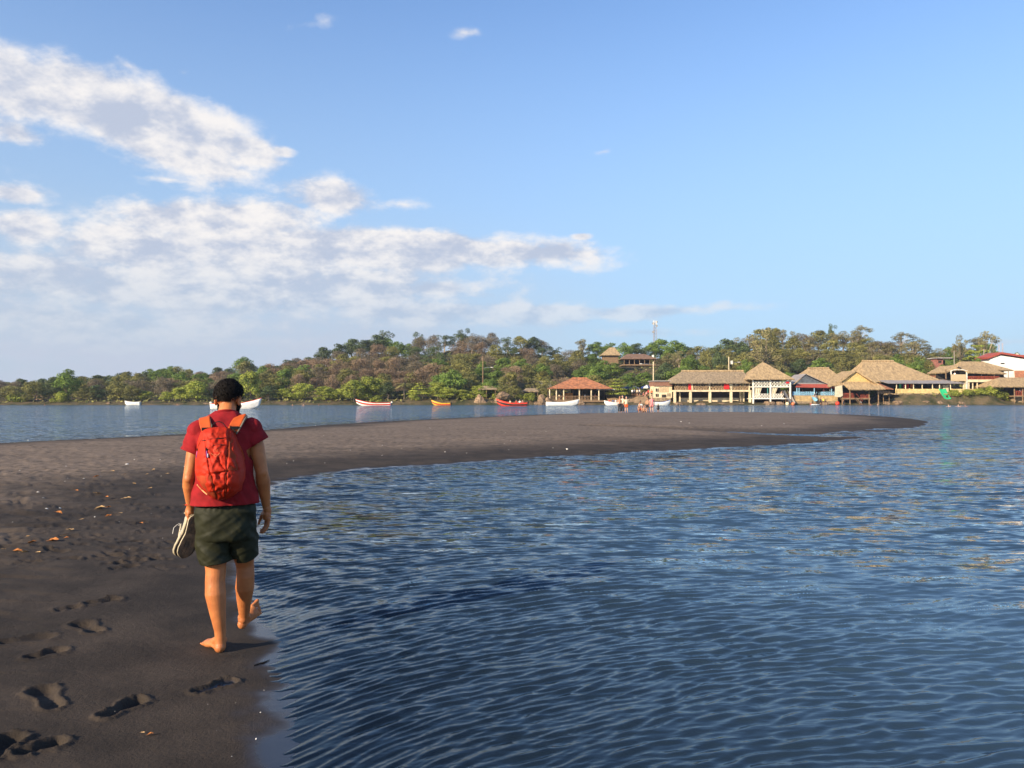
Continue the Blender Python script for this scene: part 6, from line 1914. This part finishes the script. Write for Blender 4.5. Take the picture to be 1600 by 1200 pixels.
def build_shorts():
    m = MB(); tr = []
    for px, py, y, rx, ry in [(352, 838, .06, .150, .118), (352, 822, .06, .166, .122), (352, 804, .06, .167, .120), (352, 790, .06, .170, .116), (352, 779, .06, .155, .104)]:
        p = L(px, py, y); tr.append((p.x, p.y, p.z, rx, ry))
    loft(m, tr, pw=2.6)
    a, b = L(331, 818, .06), L(337, 879, .06); c, d = L(374, 816, .07), L(380, 869, .13)
    m.tube([a, a.lerp(b, .5), b], [.092, .087, .077], 26, flat=1.12, side=(1, 0, 0)); m.tube([c, c.lerp(d, .5), d], [.093, .088, .080], 26, flat=1.15, side=(1, 0, 0))
    me = fused(m, .0065, 4, .5)
    v = get_v(me); n = get_n(me)
    f1 = np.abs(fbm3(v + v[:, [2, 0, 0]] * np.array([.9, 0, 0]), (9, 5, 3.5), 35, 3)) * 2
    f2 = np.abs(fbm3(v - v[:, [2, 0, 0]] * np.array([1.3, 0, 0]), (8, 5, 4), 45, 3)) * 2
    top = np.clip((v[:, 2] - .90) / .06, 0, 1)
    gather = np.sin(v[:, 0] * 190 + np.sin(v[:, 2] * 30) * 1.5) * .0035 * top
    v += n * (((.45 - f1) * .036 + (.45 - f2) * .030) * (1 - .8 * top) + gather)[:, None]
    set_v(me, v)
    cc, nn = face_cn(me)
    k = np.zeros(len(cc), bool)
    for p, q in ((a, b), (c, d)):
        dd = np.array((q - p).normalized())
        k |= (nn @ dd > .55) & (((cc - np.array(q)) @ dd) > -.03) & (np.linalg.norm(cc - np.array(q), axis=1) < .14)
    k |= (nn[:, 2] > .7) & (cc[:, 2] > L(352, 783, .06).z - .01)
    me = drop_faces(me, (nn[:, 2] > .7) & (cc[:, 2] > L(352, 783, .06).z - .01))
    me = bisect(me, [(b - (b - a).normalized() * .006, (b - a).normalized(), .13), (d - (d - c).normalized() * .006, (d - c).normalized(), .13)]); smooth(me); return me
sh = link('shorts', build_shorts(), SHORTS, man)
md = sh.modifiers.new('thickness', 'SOLIDIFY'); md.thickness = .003
for (x1_, y1_, r_), (px, py, y) in (((0, 0, .0925), (334.5, 877, .06)), ((0, 0, .0895), (381, 867.5, .13))):
    pass
# bracelet
wc = L(298, 788, .125); pts = []
for k in range(21):
    t = 2 * pi * k / 20; pts.append(wc + Vector((.031 * cos(t), .031 * sin(t), .006 * cos(t + 1))))
MB().tube(pts, .0048, 6, cap=False).build('bracelet', pm('red_band', (.65, .05, .02), .5), man, origin=(0, 0, 0), sm=True)

# ---------------------------------------------------------------- backpack
pack = thing('backpack', "red-orange hiking backpack worn on the walking man's back", 'backpack', rootv, HEAD_ANG)
YP = -.045
left_e = [(668, 328), (671, 318), (676, 313), (690, 308), (705, 306), (720, 304), (738, 303.5), (752, 307), (764, 314), (773, 321), (780, 329), (784, 338)]
right_e = [(668, 354), (671, 362), (676, 367), (690, 372), (705, 377), (720, 382), (738, 384.5), (752, 384), (764, 379), (773, 373), (780, 364), (784, 353)]
dep_e = [(668, .03), (671, .075), (676, .10), (690, .13), (710, .165), (735, .195), (755, .20), (768, .175), (777, .13), (782, .08), (784, .03)]
def pk_param(py):
    l = np.interp(py, *zip(*left_e)); r_ = np.interp(py, *zip(*right_e)); d = np.interp(py, *zip(*dep_e))
    pl_, pr2 = L(l, py, -.15), L(r_, py, -.15)
    return (pl_.x + pr2.x) / 2, (pr2.x - pl_.x) / 2, float(d), pl_.z
def pk_surf(px, py, off=0.0):
    """point of the pack's outer face seen at this pixel"""
    cx, w, d, z = pk_param(py)
    y = -.2
    for _ in range(3):
        x = L(px, py, y).x
        u = min(.995, abs((x - cx) / w)); y = YP - d * (1 - u ** 2.7) ** (1 / 2.1)
    p = L(px, py, y - off); return p
SEAMS = [[(320, 684), (324, 712), (328, 736), (334, 760), (340, 783)], [(357, 676), (358, 695), (354, 715), (353, 740), (352, 783)], [(327, 739), (340, 739), (353, 736)],
         [(341, 716), (345, 726), (352, 733)], [(360, 700), (368, 725), (376, 745), (370, 765)], [(306, 745), (318, 755), (330, 778)], [(327, 770), (341, 766), (352, 763)], [(353, 737), (362, 730), (370, 738), (380, 732)]]
def seam_depth(px, py):
    g = 0
    for s_ in SEAMS:
        for (a, b), (c, d) in zip(s_[:-1], s_[1:]):
            dx, dy = c - a, d - b; t = max(0, min(1, ((px - a) * dx + (py - b) * dy) / (dx * dx + dy * dy)))
            q = math.hypot(px - a - t * dx, py - b - t * dy); g = max(g, math.exp(-(q / 1.5) ** 2))
    return g
def build_pack():
    nu, nv = 120, 110; vs = []; pys = np.linspace(668.2, 783.8, nv + 1)
    uu = np.linspace(-1, 1, nu + 1); uu = np.sin(uu * pi / 2)
    for py in pys:
        cx, w, d, z = pk_param(py)
        for u in uu:
            x = cx + w * u; y = YP - d * (1 - abs(u) ** 2.7) ** (1 / 2.1) if abs(u) < 1 else YP
            ppx = 343 + x / .0036
            lr = np.interp(u, [-1, 1], [np.interp(py, *zip(*left_e)), np.interp(py, *zip(*right_e))])
            g = seam_depth(lr, py)
            panel = (fbm(np.array([lr * .09 + py * .03]), np.array([py * .10 - lr * .05]), 61, 2)[0] - .5) * .022
            crease = abs(fbm(np.array([lr * .05 - py * .08]), np.array([py * .05 + lr * .09]), 62, 2)[0] - .5) * .030
            cen = math.sqrt(max(0, 1 - u * u))
            vs.append((x * 1 + u * .0, y + (.011 * g - panel - .008 + crease) * cen, z))
    n = len(vs); k = nu + 1
    vs += [(v[0], YP + .012, v[2]) for v in vs[:]]
    fs = []
    for j in range(nv):
        for i in range(nu):
            a = j * k + i; fs.append((a, a + k, a + k + 1, a + 1)); fs.append((n + a, n + a + 1, n + a + k + 1, n + a + k))
        a = j * k; fs.append((a, n + a, n + a + k, a + k)); b = j * k + nu; fs.append((b, b + k, n + b + k, n + b))
    for i in range(nu):
        fs.append((i, i + 1, n + i + 1, n + i)); a = nv * k + i; fs.append((a, n + a, n + a + 1, a + 1))
    m = MB().add(vs, fs); return m
pk = build_pack().build('pack_body', PACK, pack, origin=(0, 0, 0), sm=True)
def on_pack(name, pts, r_, mat, off=.003, parent=None, sub=8):
    P = catmull(pts, sub); m = MB(); m.tube([pk_surf(a, b, off) for a, b in P], r_, 6)
    return m.build(name, mat, parent or pk, origin=(0, 0, 0), sm=True)
def patch(name, quad, mat, off=.006, n=14, parent=None):
    (a, b, c, d) = [np.array(q, float) for q in quad]; m = MB()
    def fn(u, v):
        p = (a * (1 - u) + b * u) * (1 - v) + (d * (1 - u) + c * u) * v
        e = min(u, 1 - u, v, 1 - v)
        q = pk_surf(p[0], p[1], off * min(1, e * 8 + .15)); w_ = (fbm(np.array([p[0] * .15]), np.array([p[1] * .12]), 8, 2)[0] - .5) * .008
        return q + Vector((0, w_, 0))
    m.grid(fn, n, n); return m.build(name, mat, parent or pack, origin=(0, 0, 0), sm=True)
patch('side_pocket', [(306, 744), (329, 742), (340, 779), (322, 770)], PACKD)
patch('side_pocket', [(358, 690), (366, 684), (372, 735), (356, 735)], PACKD, .004)
patch('side_pocket', [(356, 745), (383, 730), (378, 766), (354, 778)], PACK, .007)
for pts in ([(315, 689), (330, 686), (345, 684.5), (355, 684)], [(319, 703), (326, 698), (338, 695.5), (352, 695)]):
    on_pack('zipper', pts, .0022, BLACKW, .004, pack)
on_pack('piping', [(307, 712), (309, 700), (314, 688), (322, 676)], .0026, PACKD, .002); on_pack('piping', [(364, 677), (371, 690), (378, 704), (382, 718)], .0026, PACK2, .002)
on_pack('piping', [(357, 680), (358, 695), (354, 715), (353, 737), (352.5, 760), (352, 780)], .0016, PACKD, .0)
on_pack('piping', [(308, 757), (316, 766), (324, 773)], .004, pm('pale_orange_print', (.75, .35, .15), .6), .003)
PULL = pm('purple_cord', (.28, .06, .22), .5); PULLW = pm('pale_cord', (.70, .62, .66), .5)
for (a, b) in ((308.5, 703), (323, 703)):
    p, q = pk_surf(a, b, .008), pk_surf(a - 1.5 if a < 315 else a, b + 12, .010)
    t = MB().tube([p, p.lerp(q, .35), q], [.002, .0045, .004], 7).build('zipper_pull', PULL, pack, origin=(0, 0, 0), sm=True)
    d = Vector((.006, -.002, 0)); MB().tube([p.lerp(q, .5) + d, q + d], [.003, .0028], 6).build('pull_tip', PULLW, t, origin=(0, 0, 0), sm=True)
    MB().box(p.x - .005, p.x + .005, p.y - .004, p.y + .004, p.z - .006, p.z + .008).build('slider', BLACKW, t, origin=(0, 0, 0))
# stitched bird emblem
EMB = pm('stitched_emblem', (.78, .24, .10), .7)
em = MB()
for pts in ([(329.5, 708), (333, 711), (337, 710.3), (341, 711), (344.5, 705.5)], [(332, 709.5), (337, 712.6), (342, 709)], [(333, 703), (337, 701.5), (341, 703)], [(335, 712.8), (337, 713.8), (339.5, 712.6)]):
    P = catmull(pts, 5); em.tube([pk_surf(a, b, .0055) for a, b in P], .0009, 5)
for a in (333.5, 335.5, 337.5, 339.5): em.tube([pk_surf(a, 703.6, .0055), pk_surf(a + 1.2, 705.6, .0055), pk_surf(a + .2, 705.8, .0055)], .0007, 5)
em.build('emblem', EMB, pack, origin=(0, 0, 0))
def ribbon(name, pts, width, mat, side, th=.008, parent=None):
    P = [Vector(p) for p in catmull([tuple(p) for p in pts], 6)]; m = MB(); n = len(P); vs = []
    for i, p in enumerate(P):
        d = (P[min(i + 1, n - 1)] - P[max(i - 1, 0)]).normalized(); s_ = Vector(side); s_ = (s_ - d * s_.dot(d)).normalized(); b = d.cross(s_)
        w = width if not hasattr(width, '__len__') else np.interp(i / (n - 1), np.linspace(0, 1, len(width)), width)
        for u, v in ((-1, -.6), (-.85, -1), (.85, -1), (1, -.6), (1, .6), (.85, 1), (-.85, 1), (-1, .6)): vs.append(p + s_ * u * w / 2 + b * v * th / 2)
    fs = [(i * 8 + k, i * 8 + (k + 1) % 8, (i + 1) * 8 + (k + 1) % 8, (i + 1) * 8 + k) for i in range(n - 1) for k in range(8)]
    fs += [tuple(range(8))[::-1], tuple(range((n - 1) * 8, n * 8))]
    return m.add(vs, fs).build(name, mat, parent or pack, origin=(0, 0, 0), sm=False)
for s, pp in ((-1, [(325, 679, -.075), (322, 669, -.062), (320, 660, -.035), (319.5, 654.5, .01), (320, 653, .06), (319, 658, .135), (317, 680, .215), (315, 715, .215), (312, 745, .14)]),
              (1, [(360, 677, -.075), (366, 667, -.062), (371, 658, -.035), (375, 651.5, .01), (376.5, 650, .06), (378, 655, .135), (380, 680, .215), (382, 715, .215), (384, 745, .14)])):
    st = ribbon('shoulder_strap', [L(*p) for p in pp], [.056, .066, .068, .064, .055, .04], PACK2, (1, .12 * s, -.25 * s if s < 0 else .25), .014)
    ribbon('edge_tape', [L(p[0] + (9 if s < 0 else 9.3), p[1] + (1.5 if s < 0 else 1.0), p[2] - .006) for p in pp[:5]], .008, TAPE, (1, 0, 0), .018, st)
    q = L(*pp[1]) + Vector((0, -.013, -.006)); MB().box(q.x - .026, q.x + .026, q.y - .008, q.y + .004, q.z - .008, q.z + .010).build('buckle', BLACKW, st, origin=(0, 0, 0))
    a = q + Vector((-.012 * s, -.004, -.004)); MB().tube([a, a + Vector((.02 * s, -.012, -.02)), a + Vector((-.01 * s, -.02, -.028)), a + Vector((-.02, -.01, -.015))], .0035, 6).build('load_strap', BLACKW, pack, origin=(0, 0, 0), sm=True)
P = catmull([(330, 672), (333, 663), (340, 659), (348, 661), (355, 670)], 6)
MB().tube([L(a, b, -.085 - .01 * i / len(P)) for i, (a, b) in enumerate(P)], .0028, 6).build('haul_loop', BLACKW, pack, origin=(0, 0, 0), sm=True)

# ---------------------------------------------------------------- shoes held in the left hand
RUB = pm('dark_rubber_sole', (.040, .026, .018), .75, .5, 30, .002, 220, spec=.3, col2=(.012, .010, .010))
MID = pm('cream_midsole', (.46, .39, .26), .6, .2, 20)
UPP = pm('pale_grey_mesh', (.42, .38, .30), .85, .25, 60, .001, 500)
LAC = pm('white_lace', (.7, .68, .62), .8)
def shoe(label, mat_w, group='shoes held in the left hand'):
    t = thing('shoe', label, 'shoe', (0, 0, 0), 0, group)
    t.matrix_world = mat_w
    Ls = .275
    def wd(u): return np.interp(u, [0, .04, .12, .30, .45, .62, .76, .88, .96, 1], [.012, .026, .034, .033, .034, .044, .048, .042, .026, .006])
    def cxo(u): return np.interp(u, [0, .4, .7, 1], [0, .004, .002, -.010])
    def slab(m, z0, z1, grow=0.0, tread=False):
        n = 44; vs = []
        for i in range(n + 1):
            u = i / n; w = wd(u) + grow; c = cxo(u); toe = .014 * max(0, (u - .8) / .2) ** 2
            for x, z in ((-1, z0), (-.5, z0), (0, z0), (.5, z0), (1, z0), (1.06, (z0 + z1) / 2), (1, z1), (0, z1), (-1, z1), (-1.06, (z0 + z1) / 2)):
                arch = .004 * math.sin(pi * min(1, max(0, (u - .25) / .25))) if z == z0 else 0
                vs.append((c + x * w, u * Ls, z + toe + arch))
        fs = [(i * 10 + k, i * 10 + (k + 1) % 10, (i + 1) * 10 + (k + 1) % 10, (i + 1) * 10 + k) for i in range(n) for k in range(10)]
        fs += [tuple(range(10))[::-1], tuple(range(n * 10, n * 10 + 10))]
        return m.add(vs, fs)
    so_ = slab(MB(), -.006, .004, -.001).build('outsole', RUB, t, origin=(0, 0, 0), sm=False)
    m = MB()
    for i in range(17):
        u = .05 + .055 * i; w = wd(u) * .86
        if .40 < u < .52: continue
        for k in range(4):
            x = cxo(u) + (k - 1.5) * w * .5; toe = .014 * max(0, (u - .8) / .2) ** 2
            m.box(x - w * .17, x + w * .17, u * Ls - .005, u * Ls + .005, -.0095 + toe, -.004 + toe)
    m.build('tread', RUB, so_, origin=(0, 0, 0), kind='stuff')
    slab(MB(), .0042, .024, .002).build('midsole', MID, t, origin=(0, 0, 0), sm=True)
    m = MB(); n = 36; k = 14
    def up(u, v):
        a = pi * v; w = wd(u) * .98 + .001
        hgt = np.interp(u, [0, .06, .2, .34, .46, .6, .8, .95, 1], [.060, .072, .060, .066, .072, .056, .040, .026, .012])
        lean = .004 * math.sin(a) * (1 if u < .1 else 0)
        x = cxo(u) + math.cos(a) * w * (1 - .30 * math.sin(a) * min(1, u * 3)); z = .022 + math.sin(a) ** .8 * hgt + .014 * max(0, (u - .8) / .2) ** 2
        return (x, u * Ls + lean, z)
    vs = []; fs = []
    m.grid(up, n, k)
    keep = []
    for f in m.f:
        c = sum((Vector(m.v[i]) for i in f), Vector()) / len(f)
        if c.y / Ls < .33 and c.y / Ls > .03 and c.z > .062: continue
        keep.append(f)
    m.f = keep; m.t = [1] * len(keep)
    uo = m.build('upper', UPP, t, origin=(0, 0, 0), sm=True); md = uo.modifiers.new('thickness', 'SOLIDIFY'); md.thickness = .004
    m = MB(); m.grid(lambda u, v: (cxo(.4) + (u - .5) * .046, Ls * (.58 - .30 * v), .080 + .026 * v - .012 * (2 * u - 1) ** 2), 6, 8)
    to_ = m.build('tongue', MID, t, origin=(0, 0, 0), sm=True); md = to_.modifiers.new('thickness', 'SOLIDIFY'); md.thickness = .006
    m = MB()
    for i in range(5):
        y = Ls * (.38 + .055 * i); z = .098 - .008 * i
        m.tube([(cxo(.5) - .024, y, z - .012), (cxo(.5), y + .004, z + .002), (cxo(.5) + .024, y + .008, z - .012)], .0026, 5)
    for s in (-1, 1): m.tube([(0, Ls * .37, .102), (s * .03, Ls * .33, .125), (s * .05, Ls * .42, .115), (s * .055, Ls * .55, .090)], .0020, 5); m.tube([(0, Ls * .37, .102), (s * .02, Ls * .30, .135), (0, Ls * .36, .105)], .0020, 5)
    m.build('laces', LAC, t, origin=(0, 0, 0), sm=True)
    m = MB(); m.grid(lambda u, v: (cxo(u * .1) + cos(pi * (.15 + .7 * u)) * .036, -.002 + .02 * (1 - math.sin(pi * (.15 + .7 * u))), .025 + .060 * v), 8, 5)
    hc = m.build('heel_tab', MID, t, origin=(0, 0, 0), sm=True); md = hc.modifiers.new('thickness', 'SOLIDIFY'); md.thickness = .003
    return t
MW = Matrix.Translation(rootv) @ Matrix.Rotation(HEAD_ANG, 4, 'Z')
def shoe_mat(heel, toe, upv):
    y = (toe - heel).normalized(); z = Vector(upv); z = (z - y * z.dot(y)).normalized(); x = y.cross(z)
    M = Matrix((x, y, z)).transposed().to_4x4(); M.translation = heel
    return MW @ M
shoe('pale running shoe held by its heel with the dark tread facing us', shoe_mat(L(305.5, 806, .075), L(289, 868, .055), (-.06, .97, .12)))
shoe('pale running shoe mostly hidden behind the one with the visible tread', shoe_mat(L(303, 805, .175), L(284, 860, .16), (-.35, .9, .2)))

# ---------------------------------------------------------------- shells and leaves on the sand
SHELLM = pm('white_shell', (.75, .70, .62), .5, .25, 60, .0005, 200)
LEAFO = pm('orange_dead_leaf', (.46, .17, .045), .8, .45, 25, .001, 80)
LEAFT = pm('tan_dead_leaf', (.52, .33, .15), .8, .4, 25, .001, 80)
def sand_z(x, y):
    X_, Y_ = np.array([x]), np.array([y]); sd = shore_sd(X_, Y_); return float(sand_height(X_, Y_, sd)[0][0])
shell_me = []
for i in range(4):
    rg = random.Random(i); m = MB(); n = 10; vs = [(0, 0, .35)]
    for j, rr_ in enumerate((.5, .85, 1.0)):
        for k in range(n):
            t = 2 * pi * k / n; rad = rr_ * (1 + .12 * (k % 2) * rr_) * (1 if i < 3 else rg.uniform(.6, 1.1))
            vs.append((cos(t) * rad, sin(t) * rad * (.75, .6, .9, .45)[i], (.30, .16, -.05)[j]))
    fs = [(0, 1 + k, 1 + (k + 1) % n) for k in range(n)] + [(1 + j * n + k, 1 + (j + 1) * n + k, 1 + (j + 1) * n + (k + 1) % n, 1 + j * n + (k + 1) % n) for j in range(2) for k in range(n)]
    me = m.add(vs, fs).mesh('shell'); me.materials.append(SHELLM); smooth(me); shell_me.append(me)
leaf_me = []
for i, mt in enumerate((LEAFO, LEAFT, LEAFO, LEAFT)):
    rg = random.Random(20 + i); m = MB(); c1, c2 = rg.uniform(.3, .9), rg.uniform(-.5, .8)
    def fn(u, v, c1=c1, c2=c2):
        x = (u - .5) * 2; w = .42 * (1 - abs(x) ** 2.2) ** .8 if abs(x) < 1 else 0
        y = (v - .5) * 2 * w
        return (x, y, .10 + .35 * c1 * (y / .42) ** 2 + .22 * c2 * x * x + .05 * sin(x * 7))
    m.grid(fn, 12, 4); m.tube([(-1.35, 0, .12), (-1, 0, .12), (0, 0, .10), (1, 0, .2)], [.02, .02, .015, .005], 4)
    me = m.mesh('leaf', sm=True); me.materials.append(mt); leaf_me.append(me)
big_shells = [(223, 926, 3.2), (234, 928, 4.5), (99, 946, 3.5), (172, 913, 3), (126, 895, 2), (294, 911, 2), (294, 940, 1.8), (185, 989, 2), (224, 981, 1.6), (105, 971, 2), (11, 1029, 3), (112, 1065, 2.2), (163, 1043, 2.2),
              (162, 1135, 3), (100, 1123, 3), (213, 1159, 2.4), (338, 1142, 3), (400, 1155, 4.5), (362, 1182, 2.6), (349, 1190, 2.6), (427, 1071, 5.5), (433, 1108, 3), (407, 1113, 2.2), (103, 729, 3.4), (131, 748, 3), (60, 770, 6), (67, 779, 4.5), (73, 795, 4), (94, 794, 3),
              (148, 808, 4), (64, 853, 3), (114, 853, 4.2), (198, 726, 5), (217, 720, 3), (210, 718, 2.4), (23, 692, 2), (44, 688, 2), (340, 1030, 2), (90, 1009, 2), (88, 1011, 2), (20, 1057, 2), (448, 690, 2), (570, 669, 2.4), (672, 669, 2), (674, 672, 2), (737, 716, 3), (619, 725, 3), (640, 717, 2.4),
              (608, 722, 2), (886, 702, 5), (1077, 698, 3), (1077, 661, 2.4), (1064, 659, 2.2), (1190, 665, 1.8), (1225, 662, 1.8), (1340, 667, 1.6), (864, 700, 2), (785, 655, 2), (803, 656, 2), (493, 665, 2), (463, 673, 2)]
rg = random.Random(11)
sp = [(a, b, c, True) for a, b, c in big_shells]
for i in range(120):
    a = rg.uniform(-10, 1000) if rg.random() < .45 else rg.uniform(-10, 420); b = rg.uniform(705, 1190) if a < 280 else rg.uniform(668, 730) if rg.random() < .7 else rg.uniform(1040, 1190)
    sp.append((a, b, rg.uniform(.9, 1.9), False))
cnt = 0
for a, b, c, bigf in sp:
    p = ground(a, b, .06); 
    if b > 622: z = sand_z(p[0], p[1])
    if z < .004: continue
    p = ground(a, b, z); dist = math.hypot(*p)
    o = bpy.data.objects.new('shell', shell_me[cnt % 4]); C.objects.link(o)
    s_ = c / 1200 * dist * .5
    o.location = (p[0], p[1], z + s_ * .1); o.scale = (s_, s_, s_ * 1.1); o.rotation_euler = (rg.uniform(-.4, .4), rg.uniform(-.4, .4), rg.uniform(0, 6.3))
    if b > 880: lb = 'tiny white shell fragment on the dark sand near the footprints'
    elif a < 300: lb = 'tiny white shell fragment on the trampled beach left of the man'
    else: lb = 'tiny white shell fragment on the sandbar right of the man'
    if (a, b) == (427, 1071): lb = 'largest white shell at the waterline below the man'
    tag(o, lb, 'shell', 'shell fragments scattered over the sand'); cnt += 1
leaves = [(151, 746, 9, 0), (153, 772, 11, 1), (167, 778, 8, 0), (199, 780, 15, 1), (235, 764, 8, 1), (157, 796, 16, 3), (170, 794, 9, 0), (189, 803, 6, 1), (92, 803, 12, 2), (170, 808, 12, 0), (128, 813, 7, 1),
          (110, 830, 16, 1), (100, 838, 9, 1), (80, 843, 7, 1), (84, 847, 18, 0), (50, 850, 15, 0), (7, 860, 7, 1), (38, 865, 12, 3), (26, 864, 16, 2), (44, 840, 7, 3), (221, 819, 8, 2), (104, 842, 7, 2), (60, 865, 9, 1), (223, 1149, 9, 1), (235, 1151, 10, 2),
          (290, 790, 8, 0), (262, 741, 6, 1), (240, 735, 6, 3), (195, 742, 7, 1), (120, 768, 7, 2), (210, 757, 7, 3), (176, 737, 8, 1), (230, 742, 5, 3)]
leaves.sort()
for i, (a, b, c, k) in enumerate(leaves):
    p = ground(a, b, .07); z = sand_z(p[0], p[1]); p = ground(a, b, z); dist = math.hypot(*p)
    o = bpy.data.objects.new('dead_leaf', leaf_me[k]); C.objects.link(o); s_ = c / 1200 * dist * .42
    o.location = (p[0], p[1], z + .012); o.scale = (s_, s_ * 1.1, s_ * 1.2); o.rotation_euler = (rg.uniform(-.3, .3), rg.uniform(-.25, .25), rg.uniform(-.6, .6))
    kind_ = 'orange brown' if k in (0, 2) else 'pale tan'
    j = sum(1 for q in leaves[:i] if (q[3] in (0, 2)) == (k in (0, 2)))
    tag(o, '%s %s dead leaf from the left on the trampled dark sand' % ((ORD + ['last'])[min(j, 20)], kind_), 'leaf', 'dead leaves washed up on the beach')

TWIG = pm('wet_dark_twig', (.03, .022, .016), .8, .4, 30)
for i, (pts, lb) in enumerate([([(396, 1041), (404, 1038), (412, 1036), (421, 1032)], 'short dark twig at the waterline just below the man'), ([(258, 1046), (266, 1041), (276, 1038)], 'tiny dark twig left of the nearest footprint'),
                               ([(228, 1152), (240, 1150), (252, 1148)], 'dark twig beside the two leaves at the bottom'), ([(92, 948), (104, 951), (118, 949)], 'thin twig above the small print at left'), ([(150, 858), (162, 862), (172, 866)], 'curved twig among the leaves at left')]):
    P3 = []
    for a, b in pts:
        p = ground(a, b, .05); z = sand_z(p[0], p[1]); p = ground(a, b, z); P3.append((p[0], p[1], z + .004))
    o = MB().tube(P3, [.003] + [.0045] * (len(P3) - 2) + [.002], 5).build('twig', TWIG, None, origin=P3[0]); o.location = P3[0]; tag(o, lb, 'twig')

# ---------------------------------------------------------------- thin sea air
hz_ = MB().box(-1400, 1400, -30, 900, -3.2, 48).build('haze', None, None, origin=(0, 0, 0), kind='stuff')
hm = bpy.data.materials.new('sea_air'); hm.use_nodes = True
hn = hm.node_tree; hn.nodes.clear(); w_ = NT(hn)
ho_ = w_.n('ShaderNodeOutputMaterial'); pv = w_.n('ShaderNodeVolumePrincipled')
pv.inputs['Color'].default_value = (.80, .88, 1.0, 1); pv.inputs['Density'].default_value = HAZE; pv.inputs['Anisotropy'].default_value = .3
hn.links.new(pv.outputs[0], ho_.inputs['Volume'])
hz_.data.materials.append(hm)
tag(hz_, 'thin pale sea air over the whole lagoon', 'haze')
